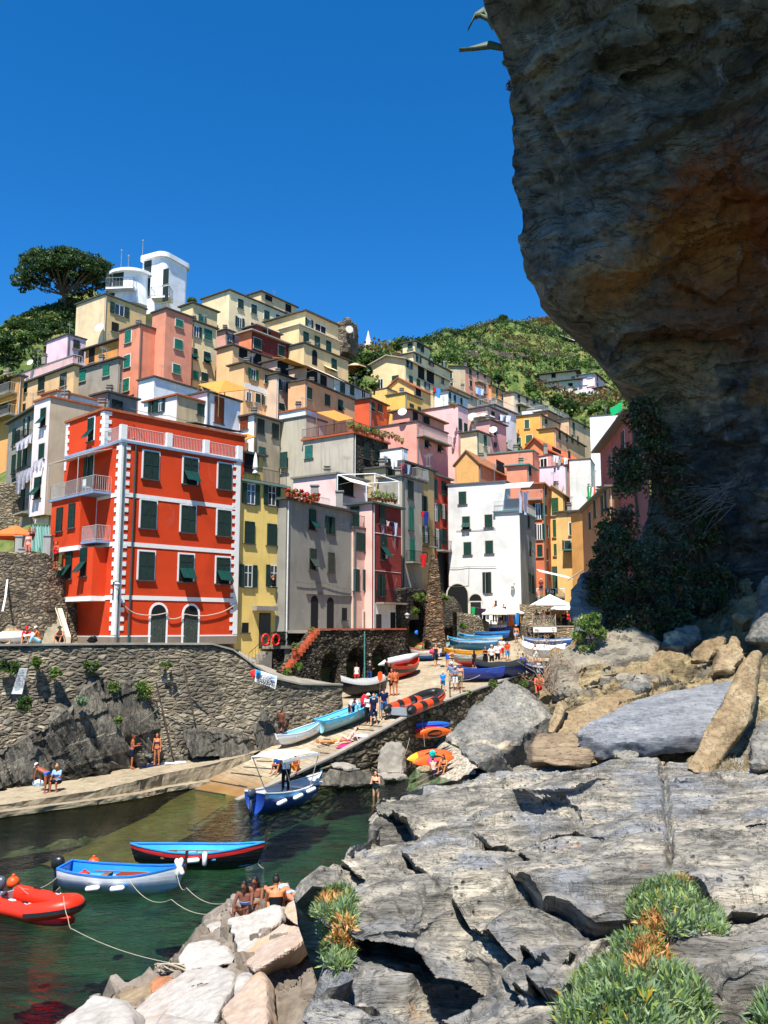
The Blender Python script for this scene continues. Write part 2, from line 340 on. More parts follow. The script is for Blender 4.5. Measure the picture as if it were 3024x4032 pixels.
# ================================================ houses
TERR=[]
WIN={}
def winmesh(kind,w,h,hexc,frame,part):
 key=(kind,round(w,1),round(h,1),hexc,frame,part)
 if key in WIN:return WIN[key]
 w,h=key[1],key[2];b=MB();S=shutmat(hexc or GREEN);mats=[S]
 def leaf(x0,x1,z0,z1,y0=.045,t=.04,tilt=0,panel=True):
  if tilt:
   s,c=math.sin(tilt),math.cos(tilt);L=z1-z0
   b.obox((x0,y0,z1),(x1-x0,0,0),(0,L*s,-L*c),(0,.03*c,.03*s),0)
  else:
   b.box(x0,x1,y0,y0+t,z0,z1,0);st=min(.07,(x1-x0)*.22)
   for q0,q1,r0,r1 in((x0,x0+st,z0,z1),(x1-st,x1,z0,z1),(x0+st,x1-st,z1-st,z1),(x0+st,x1-st,z0,z0+st),(x0+st,x1-st,(z0+z1)/2-st/2,(z0+z1)/2+st/2)):
    b.box(q0,q1,y0+t,y0+t+.018,r0,r1,0)
 hw,hh=w/2,h/2;arch=kind=='A'
 if part=='pane':
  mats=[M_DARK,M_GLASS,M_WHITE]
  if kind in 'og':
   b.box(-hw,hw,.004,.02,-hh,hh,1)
   for x in(-hw,-.03,hw-.06):b.box(x,x+.06,.02,.035,-hh,hh,2)
   b.box(-hw+.06,hw-.06,.02,.033,hh-.06,hh,2);b.box(-hw+.06,hw-.06,.02,.033,-hh,-hh+.06,2);b.box(-hw+.06,hw-.06,.02,.031,hh*.25,hh*.25+.045,2)
  elif arch:
   pts=[(-hw,.004,-hh),(hw,.004,-hh)]+[(hw*math.cos(a),.004,hh-hw+hw*math.sin(a))for a in[math.pi*i/10 for i in range(11)]]
   b.extr(pts,(0,.02,0),0)
  else:b.box(-hw,hw,.004,.02,-hh,hh,0)
 elif part=='shutter_left' or part=='shutter_right':
  sg=-1 if part=='shutter_left' else 1
  def span(a,c):return(a,c)if sg>0 else(-c,-a)
  if kind=='o':x0,x1=span(hw+.02,hw+.02+hw*.98);leaf(x0,x1,-hh,hh)
  elif kind=='h':
   x0,x1=span(.008,hw)
   if sg<0:leaf(x0,x1,-hh,hh)
   else:x0,x1=span(hw+.02,hw*2);leaf(x0,x1,-hh,hh)
  elif kind=='p':
   x0,x1=span(.012,hw-.005);leaf(x0,x1,hh*.02,hh);leaf(x0,x1,-hh*.96,hh*.02,.06,.03,R(38)if sg>0 else R(35))
  else:x0,x1=span(.008,hw);leaf(x0,x1,-hh,hh)
 elif part=='all':
  mats=[S,M_DARK,M_GLASS,M_WHITE,M_CONC]
  b.box(-hw,hw,.004,.02,-hh,hh,2 if kind=='o' else 1);b.box(-hw-.16,hw+.16,.0,.16,-hh-.1,-hh,4)
  if kind in 'ogh':
   for x in(-hw,-.04,hw-.08):b.box(x,x+.08,.02,.035,-hh,hh,3)
   b.box(-hw+.08,hw-.08,.02,.033,hh-.08,hh,3)
  if kind=='o':leaf(-w,-hw-.02,-hh,hh);leaf(hw+.02,w,-hh,hh)
  elif kind in 'cd':leaf(-hw,-.01,-hh,hh);leaf(.01,hw,-hh,hh)
  elif kind=='p':
   leaf(-hw,-.01,0,hh);leaf(.01,hw,0,hh);leaf(-hw,-.01,-hh*.96,0,.06,.03,R(38));leaf(.01,hw,-hh*.96,0,.06,.03,R(34))
 elif part=='door':
  mats=[plain('door_wood','#3d4038' if hexc==GREEN else hexc,.7,.3,sc_=9)];b.box(-hw,hw,.03,.07,-hh,hh)
  for k in range(3):b.box(-hw+.08,hw-.08,.07,.085,-hh+.1+k*h/3,-hh+(k+1)*h/3-.08)
 elif part=='frame':
  mats=[plain('window_surround',frame,.8,.06)];t=.11;d=.03
  b.box(-hw-t,-hw,0,d,-hh,hh+t);b.box(hw,hw+t,0,d,-hh,hh+t);b.box(-hw,hw,0,d,hh,hh+t)
 elif part=='archframe':
  mats=[plain('window_surround',frame,.8,.06)];t=.14
  out=[(-hw-t,0,-hh),(-hw,0,-hh)]+[(-hw*math.cos(a),0,hh-hw+hw*math.sin(a))for a in[math.pi*i/10 for i in range(11)]]+[(hw,0,-hh),(hw+t,0,-hh)]+[((hw+t)*math.cos(a),0,hh-hw+(hw+t)*math.sin(a))for a in[math.pi*i/10 for i in range(11)]]
  n=len(out);b.add(out+[(x,.035,z)for x,y,z in out],[tuple(range(n))[::-1],tuple(range(n,2*n))]+[(i,(i+1)%n,n+(i+1)%n,n+i)for i in range(n)])
 elif part=='sill':
  mats=[M_SLATE];b.box(-hw-.14,hw+.14,0,.13,-hh-.07,-hh)
 r=b.mesh('window',mats);WIN[key]=r;return r
def place(o,p,ang,parent):
 og=ORG[parent.name]if parent.name in ORG else Vector()
 o.parent=parent;o.matrix_local=Matrix.Translation(Vector(p)-og)@Matrix.Rotation(ang,4,'Z')
class House:pass
HR=random.Random(5)
def facept(h,f,c,x,y,off=0):
 """point of the face plane seen at a photo pixel"""
 n=h.nL if f=='L' else h.nR;r=ray(*px(c,x,y));o=h.P+n*off
 return r*(o.dot(n)/r.dot(n))
def addwin(h,f,c,spec,far):
 x,y,kind=spec[:3];ww=spec[3]if len(spec)>3 and spec[3]else(.95 if kind not in 'DA' else 1.0);hh=spec[4]if len(spec)>4 and spec[4]else(1.5 if kind not in 'DA' else 2.2)
 hexc=spec[5]if len(spec)>5 and spec[5]else(DARK if kind=='d' else h.shut);fr=spec[6]if len(spec)>6 else h.frame
 fw,fh=dict(A=(1,.8),B=(1,.78),C=(.62,.62),G=(.8,.8),O=(.8,.75)).get(c,(1,1))
 if kind not in 'DAk':ww*=fw;hh*=fh
 ang=h.angL if f=='L' else h.angR;p=facept(h,f,c,x,y)
 if kind in 'DA':
  o=link('door',winmesh(kind,ww,hh,hexc,'','pane'));place(o,p,ang,h.root)
  if kind=='D':c2=link('door_leaf',winmesh(kind,ww*.9,hh*.97,hexc,'','door'),o)
  if fr:link('frame',winmesh(kind,ww,hh,hexc,fr,'frame' if kind=='D' else 'archframe'),o)
  return o
 if far:
  o=link('window',winmesh(kind,ww,hh,hexc,'','all'));place(o,p,ang,h.root)
  if fr:link('frame',winmesh(kind,ww,hh,'',fr,'frame'),o)
  return o
 o=link('window',winmesh('g' if kind=='o' else kind,ww,hh,'','','pane'));place(o,p,ang,h.root)
 if kind not in 'gk':
  for q in('shutter_left','shutter_right'):link('shutter',winmesh(kind,ww,hh,hexc,'',q),o)
 if fr and kind!='o':link('frame',winmesh('c',ww,hh,'',fr,'frame'),o)
 link('sill',winmesh('c',ww,hh,'','','sill'),o);return o
def railing(b,pts,hgt=1.0,step=.14,r=.012,m=0):
 for a,c in zip(pts[:-1],pts[1:]):
  a=Vector(a);c=Vector(c);L=(c-a).length;n=max(2,int(L/step))
  b.tube([a+Vector((0,0,hgt)),c+Vector((0,0,hgt))],r*1.8,5,m);b.tube([a+Vector((0,0,.08)),c+Vector((0,0,.08))],r*1.4,5,m)
  for i in range(n+1):
   q=a+(c-a)*(i/n);b.tube([q,q+Vector((0,0,hgt))],r*(1.6 if i in(0,n)else 1),4,m,False)
def solve_len(P,dv,c,x,y):
 X=px(c,x,y)[0]-1512
 zc0=P.y*CP+P.z*SP;return(X*zc0-F*P.x)/(F*dv.x-X*dv.y*CP)
def H(label,c,xl,xc,xr,yt,d,th,hgt,wall,roof='flat',wl=(),wr=(),shut=GREEN,frame=None,wear=.48,patch=None,rise=1.0,ov=.3,parent=None,name='house',sideL=None,roofm=None,rail=None,deep=None,far=None,group='village houses on the hillsides',band=None,minL=2.5,stonewall=None,terr=True,sideR=None,pipe=False,chim=0):
 h=House();th=R(th);D=Vector((math.sin(th),math.cos(th),0));L=Vector((-math.cos(th),math.sin(th),0))
 P=at(c,xc,yt,d);h.P=P;h.D=D;h.L=L;h.nR=-L;h.nL=-D
 h.angR=math.atan2(-D.y,-D.x);h.angL=math.atan2(-L.y,-L.x)
 h.angR=math.atan2(h.nR.y,h.nR.x)-math.pi/2;h.angL=math.atan2(h.nL.y,h.nL.x)-math.pi/2
 lr=max(.6,solve_len(P,D,c,xr,yt))if xr is not None else 6;ll=max(minL,solve_len(P,L,c,xl,yt))if xl is not None else(deep or 6)
 h.lr,h.ll=lr,ll;z0=P.z-hgt;h.z0,h.z1=z0,P.z;h.shut=shut;h.frame=frame
 A,B_,C_,E_=P,P+D*lr,P+D*lr+L*ll,P+L*ll;h.corners=(A,B_,C_,E_)
 if parent is None:
  h.root=empty(name,(A.x,A.y,z0),label,'house',group)
 else:h.root=parent.root
 wm=stonewall or plaster(wall,wear,patch);mats=[wm,plaster(sideL,wear)if sideL else wm,sideR if sideR else wm]
 b=MB();poly=[A,B_,C_,E_];ms=[2,0,0,1]
 zt=P.z
 for i in range(4):
  p,q=poly[i],poly[(i+1)%4];b.quad((p.x,p.y,z0),(q.x,q.y,z0),(q.x,q.y,zt),(p.x,p.y,zt),ms[i])
 b.quad(*[(p.x,p.y,zt-.02)for p in poly],m=0)
 if roof=='gable':
  ap1=(A+E_)/2;ap2=(B_+C_)/2
  b.add([(A.x,A.y,zt),(E_.x,E_.y,zt),(ap1.x,ap1.y,zt+rise)],[(1,0,2)],1);b.add([(B_.x,B_.y,zt),(C_.x,C_.y,zt),(ap2.x,ap2.y,zt+rise)],[(0,1,2)],0)
 elif roof=='gableR':
  ap1=(A+B_)/2;ap2=(E_+C_)/2
  b.add([(A.x,A.y,zt),(B_.x,B_.y,zt),(ap1.x,ap1.y,zt+rise)],[(0,1,2)],0);b.add([(E_.x,E_.y,zt),(C_.x,C_.y,zt),(ap2.x,ap2.y,zt+rise)],[(1,0,2)],0)
 elif roof=='shed':
  b.add([(A.x,A.y,zt),(E_.x,E_.y,zt),(E_.x,E_.y,zt+rise)],[(1,0,2)],1);b.add([(B_.x,B_.y,zt),(C_.x,C_.y,zt),(C_.x,C_.y,zt+rise)],[(0,1,2)],0)
  b.quad((E_.x,E_.y,zt),(C_.x,C_.y,zt),(C_.x,C_.y,zt+rise),(E_.x,E_.y,zt+rise),0)
 elif roof=='shedL':
  b.add([(A.x,A.y,zt),(B_.x,B_.y,zt),(B_.x,B_.y,zt+rise)],[(0,1,2)],2);b.add([(E_.x,E_.y,zt),(C_.x,C_.y,zt),(C_.x,C_.y,zt+rise)],[(1,0,2)],0)
  b.quad((B_.x,B_.y,zt),(C_.x,C_.y,zt),(C_.x,C_.y,zt+rise),(B_.x,B_.y,zt+rise),0)
 h.wall=b.build('wall',mats,h.root)
 rb=MB();t=.16;up=Vector((0,0,1));rmat=roofm or M_SLATE
 def slab(p0,p1,p2,p3):
  p0,p1,p2,p3=[Vector(p)for p in(p0,p1,p2,p3)];rb.extr([p0,p1,p2,p3],(0,0,t))
 a0=A-D*ov-L*ov;a1=B_+D*ov-L*ov;a2=C_+D*ov+L*ov;a3=E_-D*ov+L*ov;zz=Vector((0,0,.004))
 if roof=='flat':slab(a0+zz,a1+zz,a2+zz,a3+zz)
 elif roof=='gable':
  m0=(A+E_)/2-D*ov;m1=(B_+C_)/2+D*ov;k=ov*rise/(ll/2);r1=Vector((0,0,rise+.004));e=Vector((0,0,-k+.004))
  slab(a0+e,a1+e,m1+r1,m0+r1);slab(m0+r1,m1+r1,a2+e,a3+e)
 elif roof=='gableR':
  m0=(A+B_)/2-L*ov;m1=(E_+C_)/2+L*ov;k=ov*rise/(lr/2);r1=Vector((0,0,rise+.004));e=Vector((0,0,-k+.004))
  slab(a0+e,m0+r1,m1+r1,a3+e);slab(m0+r1,a1+e,a2+e,m1+r1)
 elif roof=='shed':
  k=ov*rise/ll;slab(a0+Vector((0,0,-k+.004)),a1+Vector((0,0,-k+.004)),a2+up*(rise+k),a3+up*(rise+k))
 elif roof=='shedL':
  k=ov*rise/lr;slab(a0+Vector((0,0,-k+.004)),a1+up*(rise+k),a2+up*(rise+k),a3+Vector((0,0,-k+.004)))
 elif roof=='par':
  for p,q,n in((A,B_,h.nR),(B_,C_,D),(C_,E_,L),(E_,A,h.nL)):
   dv=(q-p).normalized();rb.obox(p+n*.06-dv*.06+up*.004,(q-p)+dv*.12,-n*.3,up*.14)
 elif roof=='terrace':
  slab(a0+zz,a1+zz,a2+zz,a3+zz)
  rl=MB();q=.12;s0=A-D*(ov-q)-L*(ov-q);s1=B_+D*(ov-q)-L*(ov-q);s3=E_-D*(ov-q)+L*(ov-q);zz2=up*(t+.01)
  railing(rl,[s3+zz2,s0+zz2,s1+zz2],1.0,.16 if d<90 else .3,.012 if d<90 else .02);rl.build('railing',rail or M_RAIL,h.root)
 ro=rb.build('roof',rmat,h.root);h.roof=ro
 if parent is None and d<190 and name=='house':
  if not chim and HR.random()<.55:chim=1
  if not frame and HR.random()<.35:frame=HR.choice(['#d9d2c2','#cfc7b8','#e2dccf']);h.frame=frame
  if not pipe and HR.random()<.55:pipe=HR.choice(['#8a8d8a','#4c5a55','#9a7a5a','#c9c8c2'])
  for k in range(HR.choice([0,1,1,2])):
   ab=MB();q=A+D*lr*HR.uniform(.15,.85)+L*ll*HR.uniform(.2,.6);hh_=HR.uniform(1.4,2.4)+(rise if roof!='flat' else 0);ab.tube([(q.x,q.y,zt),(q.x,q.y,zt+hh_)],.025,5)
   for j in range(4):ab.tube([(q.x-.35+.03*j,q.y-.1,zt+hh_-.08*j),(q.x+.35-.03*j,q.y+.1,zt+hh_-.08*j)],.012,4)
   ab.build('antenna',M_GREY,h.root)
 for k in range(chim):
  cb=MB();cp_=A+D*lr*(.25+.45*k)+L*ll*.4;zc=zt+(rise*.6 if roof!='flat' else 0)
  cb.box(cp_.x-.25,cp_.x+.25,cp_.y-.25,cp_.y+.25,zc-.3,zc+.8);cb.box(cp_.x-.33,cp_.x+.33,cp_.y-.33,cp_.y+.33,zc+.8,zc+.88);cb.box(cp_.x-.2,cp_.x+.2,cp_.y-.2,cp_.y+.2,zc+.88,zc+1.05);cb.box(cp_.x-.3,cp_.x+.3,cp_.y-.3,cp_.y+.3,zc+1.05,zc+1.11)
  cb.build('chimney',M_CONC,ro)
 if band:
  tb=MB();hx,zs=band
  for zb in zs:
   z=P.z-zb;tb.obox(A-L*.025+up*(z-P.z),D*lr,-h.nR*-.05*0+L*.05,up*.16)
  tb.build('trim',plain('band_paint',hx,.8,.05),h.root)
 if pipe:
  pb=MB();q=A-L*.1+D*.12;pb.tube([(q.x,q.y,zt-.1),(q.x,q.y,z0+.3)],.055,6);pb.build('drain_pipe',plain('pipe_paint',pipe if isinstance(pipe,str)else '#b8bab8',.5,.1),h.root)
 fr=d>88 if far is None else far
 for s in wl:addwin(h,'L',c,s,fr)
 for s in wr:addwin(h,'R',c,s,fr)
 if terr:
  for p in(A,B_,E_):TERR.append((p.x,p.y,z0+.8))
  TERR.append((C_.x,C_.y,z0+2.0))
 return h
def awning(h,f,c,x0,y0,x1,y1,out=1.2,drop=.6,m=None):
 p=facept(h,f,c,x0,y0);q=facept(h,f,c,x1,y1);n=h.nL if f=='L' else h.nR;b=MB();dz=Vector((0,0,-drop))
 q.z=p.z
 b.extr([p+n*.02,q+n*.02,q+n*out+dz,p+n*out+dz],(0,0,.03));b.build('awning',m or stripes('#e8e2d2','#c9bfa6',3),h.root)
 s=MB()
 for e in(p,q):s.tube([e+n*.02-Vector((0,0,drop*1.2)),e+n*out+dz],.02,5)
 s.build('awning_arm',M_GREY,h.root)
def balcony(h,f,c,x0,x1,y,out=.9,rail=None,slabm=None,hgt=1.0,step=.13,ends=True):
 p=facept(h,f,c,x0,y);q=facept(h,f,c,x1,y);q.z=p.z;n=h.nL if f=='L' else h.nR;b=MB()
 b.obox(p+n*.003-Vector((0,0,.14)),q-p,n*out,(0,0,.14));b.build('balcony',slabm or M_CONC,h.root)
 r=MB();e=.05;dv=(q-p).normalized()*e;z=Vector((0,0,.003))
 railing(r,[p+dv+n*.03+z,p+dv+n*(out-e)+z,q-dv+n*(out-e)+z,q-dv+n*.03+z],hgt,step);r.build('railing',rail or M_IRON,h.root)
 return p,q,n
def dish(h,f,c,x,y,r=.4):
 n=h.nL if f=='L' else h.nR;p=facept(h,f,c,x,y)+n*.45;b=MB();ax=Vector((-.25,-.85,.4)).normalized();u=ax.cross(Vector((0,0,1))).normalized();v=ax.cross(u)
 vs=[];fs=[]
 for i in range(5):
  rr=r*i/4;dd=.35*(rr/r)**2*r
  for k in range(14):a=2*math.pi*k/14;vs.append(p+ax*dd+(u*math.cos(a)+v*math.sin(a))*max(rr,.001))
 for i in range(4):
  for k in range(14):fs.append((i*14+k,i*14+(k+1)%14,(i+1)*14+(k+1)%14,(i+1)*14+k))
 b.add(vs,fs);b.tube([p,p-n*.45],.025,5);b.tube([p+v*r*.9+ax*.1,p+ax*.4],.012,4);b.build('satellite_dish',M_WHITE,h.root)
def panel(h,f,c,x0,y0,x1,y1,mat,name='plaster_panel',out=.012):
 p=facept(h,f,c,x0,y0);q=facept(h,f,c,x1,y1);n=h.nL if f=='L' else h.nR;dv=(h.L if f=='L' else h.D);t=(q-p).dot(dv)
 b=MB();b.obox(Vector((p.x,p.y,q.z)),dv*t,n*out,(0,0,p.z-q.z));return b.build(name,mat,h.root)
F1=H('narrow yellow house between the red and grey houses, two red life rings outside','F',None,70,418,262,59.9,40,13.8,'#f0c95a','flat',deep=7,ov=.25,roofm=plain('roof_slab','#6f8a86',.8,.15),wr=[(150,640,'c',.95,1.55),(312,655,'c',.95,1.55),(140,955,'o',.8,1.6),(328,955,'o',.8,1.6),(160,360,'o',.8,1.5),(312,372,'o',.8,1.5),(262,1350,'D',1.1,2.5,'#4a4a40'),(120,1330,'k',.6,.65)],wear=.3)
panel(F1,'R','F',172,1172,322,1208,M_CONC,'door_hood',.5)
b=MB();railing(b,[F1.P+F1.L*3+Vector((0,0,.18)),F1.P+Vector((0,0,.18)),F1.P+F1.D*F1.lr+Vector((0,0,.18))],1.0,.13);b.build('railing',M_IRON,F1.root)
H('','F',None,92,250,60,63,40,4,'#dcae4a','flat',deep=3,parent=F1,wr=[(165,135,'k',1.4,1.6)],terr=False)
F2=H('grey plastered house with arched doors and prop-open shutters, right of the yellow one','F',396,420,903,399,62.4,32,12.9,'#928e80','flat',ov=.3,wear=.5,wr=[(607,547,'p',.85,1.6),(745,590,'h',.75,1.45),(610,832,'p',.85,1.6,'#3c4a3e'),(742,858,'c',.85,1.6,'#4a5044'),(622,1235,'A',.95,2.9),(737,1240,'A',.95,2.8),(840,1232,'k',.7,1.0)],pipe='#d8d8d4')
Z1=Vector((0,0,.2));b=MB();q0=F2.P+F2.L*2.2+F2.D*.3;railing(b,[q0+F2.D*0+Z1,q0+F2.D*(F2.lr-.6)+Z1],1.1,.13);b.build('railing',M_RAIL,F2.root)
for t in(.47,.86):
 b=MB();q=F2.P+F2.D*F2.lr*t+F2.L*.5;b.box(q.x-.28,q.x+.28,q.y-.28,q.y+.28,q.z+.1,q.z+1.6);b.box(q.x-.36,q.x+.36,q.y-.36,q.y+.36,q.z+1.6,q.z+1.7);b.build('chimney',plaster('#8f8b84'),F2.roof)
panel(F2,'R','F',560,1083,900,1100,M_CONC,'ledge',.12)
F3=H('pale pink lower house with open shutters beside the grey house','F',None,905,1072,607,69.6,33,9.2,'#dcb29c','flat',deep=4.5,ov=.15,wr=[(962,708,'c',1.5,1.5),(1010,722,'o',.8,1.5),(925,985,'c',.8,1.8),(1008,985,'o',.7,1.7),(1000,1310,'D',.9,2.2,'#8d6f5d')])
b=MB();railing(b,[F3.P+F3.L*2+Vector((0,0,.18)),F3.P+Vector((0,0,.18)),F3.P+F3.D*F3.lr+Vector((0,0,.18))],.95,.13);b.build('railing',M_IRON,F3.root)
F3b=H('dark red house with white bands and a white ground floor, beach towels out to dry','F',880,1043,1252,428,70.6,33,11.5,'#8e2f25','flat',ov=.3,sideL='#f0b6a6',wear=.32,roofm=plain('roof_slab','#3f5552',.8,.15),wl=[(918,530,'c',.9,1.9)],wr=[(1110,505,'c',.85,1.7),(1122,745,'p',.9,2.2),(1112,1020,'h',.8,1.9),(1088,1320,'D',.8,2.0,'#20221f'),(1192,1300,'k',.8,1.9)])
panel(F3b,'R','F',1050,640,1251,668,M_WHITE,'trim',.03);panel(F3b,'R','F',1050,912,1251,935,M_WHITE,'trim',.03);panel(F3b,'R','F',1052,1150,1251,1420,plaster('#e2dfd6',.4))
balcony(F3b,'R','F',1068,1240,1145,.8)
PK=H('pale pink terrace house with white pipe pergola behind the grey house','F',470,780,1010,215,74,33,6,'#f2c6bd','flat',ov=.2,wear=.2,wr=[(845,290,'k',2.6,1.9)],roofm=plain('roof_slab','#7d7a74',.8))
awning(PK,'R','F',800,225,960,250,1.3,.7)
F4=H('tall grey stone-rendered house with teal shutters and a small balcony','F',1236,1258,1402,232,77,32,13,'#a49c8a','flat',ov=.2,wear=.6,wr=[(1318,330,'d',.95,1.7),(1322,540,'c',.8,2.1,TEAL),(1330,770,'c',.8,2.1,TEAL)])
balcony(F4,'R','F',1285,1395,850,.8)
F4b=H('narrow ochre house squeezed beside the tall grey house','F',1262,1264,1490,128,80.5,32,16,'#b39458','flat',ov=.35,wl=[],wr=[(1345,195,'k',.9,1.4),(1416,225,'c',.9,1.4),(1425,430,'h',.7,1.5),(1430,655,'o',.6,1.6)],chim=1)
balcony(F4b,'R','F',1315,1400,245,.9,M_RAIL)
balcony(F4b,'R','F',1400,1475,735,.8)
F5=H('small beige house under a slate roof behind the dark red house','F',1128,1140,1286,168,78.2,33,7,'#b3a078','flat',ov=.3,wr=[(1165,240,'d',.8,1.5),(1226,262,'d',.8,1.5)])
WT=H('white terrace hut with laundry line above the slate roofs','F',1128,1256,1300,30,81,33,3.2,'#e9e9e6','par',wear=.25)
G3=H('red-pink house with dark open shutters and a balcony, left of the white house','F',1462,1478,1612,218,86,30,13,'#d2553f','flat',ov=.3,wr=[(1496,322,'c',.9,2.0),(1560,318,'c',.9,1.4),(1500,492,'o',.75,1.9),(1556,488,'o',.7,1.5),(1512,690,'o',.75,2.2),(1566,668,'h',.75,1.6),(1548,920,'A',2.4,4.4)],roofm=plain('roof_slab','#6a7370',.8))
balcony(G3,'R','F',1502,1612,765,.9)
G1=H('tall white house at the head of the slipway, arched passage at its left foot','G',132,602,640,306,85.6,23,14.6,'#d9d7d0','flat',ov=.12,wear=.14,wl=[(252,437,'c',1.0,1.6),(281,640,'p',.95,1.6),(465,625,'c',.95,1.6),(293,850,'c',.95,1.6),(470,838,'c',.95,1.6),(463,1128,'h',.8,2.6,DARK),(358,1258,'A',1.3,.9),(360,1340,'D',1.1,1.3,'#1c1d1b'),(553,1300,'k',.9,.55),(212,1275,'A',2.2,3.4)],roofm=plain('roof_slab','#5b5a57',.8))
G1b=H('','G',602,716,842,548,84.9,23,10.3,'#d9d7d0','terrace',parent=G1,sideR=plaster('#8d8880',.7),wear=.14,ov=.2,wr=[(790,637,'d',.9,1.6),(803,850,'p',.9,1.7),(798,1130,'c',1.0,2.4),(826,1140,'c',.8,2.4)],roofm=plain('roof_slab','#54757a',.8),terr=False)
panel(G1,'L','G',602,445,716,545,plaster('#c9c4b8'),'parapet')
b=MB();p=facept(G1,'L','G',605,322);q=p-G1.L*2.9;b.extr([p,q,q+Vector((-.6,-1.0,-.7)),p+Vector((-.6,-1.0,-.7))],(0,0,.04));b.build('awning',stripes('#d9d6cb','#75857f',4),G1.root)
GO=H('narrow deep orange house right behind the white house, with tall dark shutters','G',770,905,988,322,97,20,14,'#d9703a','flat',wl=[(868,545,'o',.75,2.2),(880,712,'o',.75,2.2),(883,868,'c',.8,1.7)],wr=[(930,372,'c',.9,1.6),(930,540,'c',.7,1.4),(948,712,'o',.7,1.8),(943,900,'c',.8,1.8)],wear=.25,roofm=plain('roof_slab','#9a6a4a',.8),pipe='#3f7a74')
balcony(GO,'L','G',790,905,455,.9,M_RAIL)
GY=H('narrow yellow house with three tall green shutters and a tiled gable','G',968,1070,1125,402,101,25,16,'#e9b552','gable',rise=1.0,roofm=tilemat('roof_tile_pale','#a98a66','#c7a883'),wl=[(1007,508,'c',1.0,2.6,'#1f5a34'),(1017,685,'c',1.0,2.6,'#1f5a34'),(1025,860,'c',1.0,1.8,'#1f5a34'),(1035,1105,'D',1.5,3.2,'#20493a')],wear=.2)
GP=H('ochre house with a green balcony slab beside the narrow yellow house','G',1062,1190,1205,548,96,25,13,'#e6b25c','flat',wl=[(1150,690,'c',.9,1.8),(1112,830,'c',.9,1.5)],wear=.45)
balcony(GP,'L','G',1080,1192,862,1.0,M_IRON,plain('balcony_slab','#3c7a78',.7))
GQ=H('sunny orange end wall of a house beside the bush-covered cliff','G',1188,1238,1345,540,92,70,12,'#eea748','flat',wear=.2)
GR=H('salmon terrace house with a washing pole above the orange end wall','G',1182,1332,1420,425,99,62,8,'#ea9273','par',wear=.2)
RB1=H('shaded dark pink house with tall green shutters under wide eaves, right bank','O',472,690,800,588,62,95,14,'#b5604e','flat',ov=.7,frame='#dcdad2',far=False,wl=[(637,800,'c',1.2,2.5),(545,960,'c',1.1,2.4),(575,905,'c',.8,2.2),(610,1030,'c',1.0,2.0)],roofm=plain('roof_slab','#6b665c',.8),wear=.4,pipe='#33403d')
RB2=H('low ochre house with dark shutters on the right bank, behind the bushes','O',345,536,640,1112,68,95,11,'#c5884f','flat',ov=.5,wl=[(403,1345,'c',1.0,2.0),(437,1262,'c',1.1,2.1),(490,1240,'c',1.1,2.2),(515,1200,'c',.9,2.0)],roofm=plain('roof_slab','#6b665c',.8),wear=.5)
CW=H('high blank white wall house with grey stains on the right bank','C',1290,1522,1600,897,106,18,24,'#e6e3dc','par',wear=.6,patch='#a9a7a2')
H('','C',1238,1296,1330,1262,100,20,12,'#d9d3c4','par',parent=CW,wear=.5,terr=False)
E1=H('tall beige house with a pinkish white side, left behind the red house','E',228,330,860,24,66,40,9.4,'#cdb48f','flat',ov=.12,sideL='#ecd6d2',wear=.3,wl=[(285,155,'p',.8,1.5),(275,380,'c',.8,1.3),(248,615,'p',1.0,1.7)],chim=2,roofm=M_TILE)
H('','E',215,318,800,790,67.4,40,8.5,'#e3cfc6','flat',parent=E1,ov=.1,sideL='#ecd9d2',wear=.3)
E2=H('narrow grey house with many dark shutters, balconies and washing at the left edge','E',58,238,330,96,68.5,50,13,'#948b7c','flat',ov=.35,wear=.7,wl=[(95,285,'c',.8,1.5),(175,215,'o',.7,1.5),(92,460,'c',.9,1.6),(130,430,'c',.8,1.6),(165,410,'c',.8,1.6),(90,625,'c',.8,1.9),(150,690,'c',.9,2.0),(120,295,'c',.7,1.5)])
balcony(E2,'L','E',160,230,355,.9);balcony(E2,'L','E',150,225,590,.9);balcony(E2,'L','E',150,218,795,.9)
A8=H('orange house with cream awnings and white balconies at the far left edge','A',-90,124,130,880,88,40,17,'#e7a04c','flat',wl=[(30,965,'k',2.6,1.9),(30,1110,'k',2.4,1.6)],wear=.2)
for y in(1050,1190):balcony(A8,'L','A',-60,112,y,1.0,M_RAIL,None,1.0,.2)
awning(A8,'L','A',-50,912,112,890,1.3,.6,plain('cream_awning','#eadfae',.8));awning(A8,'L','A',-50,1085,110,1060,1.2,.6,plain('cream_awning','#eadfae',.8))
A7=H('yellowish row house with dark shutters below a pink terrace','A',100,486,500,812,90,40,9,'#dcb377','terrace',wl=[(158,955,'p',1.5,1.9,DARK),(272,935,'d',1.3,1.9),(415,905,'d',1.3,1.9),(150,1100,'d',1.2,1.6)],wear=.35)
A6=H('grey-beige house with two teal shutters under the orange terrace','A',480,776,800,765,92,36,9,'#9d9280','flat',wl=[(540,880,'c',1.1,1.6,TEAL),(695,845,'c',1.1,1.6,TEAL)],wear=.3)
E7=H('low white house with an orange tiled edge between the grey roofs','A',345,372,705,980,76,36,4,'#dfe0e0','flat',roofm=M_TILE,ov=.15,sideL='#e09a78')
E8=H('low dark grey house under slate between the tower and the beige house','A',690,706,895,988,80,36,5,'#8b8985','flat',wr=[(765,1072,'d',1.2,1.2)],chim=1)
E4=H('small pinkish house with an ochre stained front and open shutters','A',940,1157,1352,1006,76.5,36,5,'#cdb283','flat',sideL='#f0d8d4',wear=.6,patch='#807a6c',wl=[(1008,1078,'h',.8,1.6),(1052,1068,'o',.6,1.6)],wr=[(1310,1100,'c',.85,1.4)],roofm=M_TILE,ov=.2)
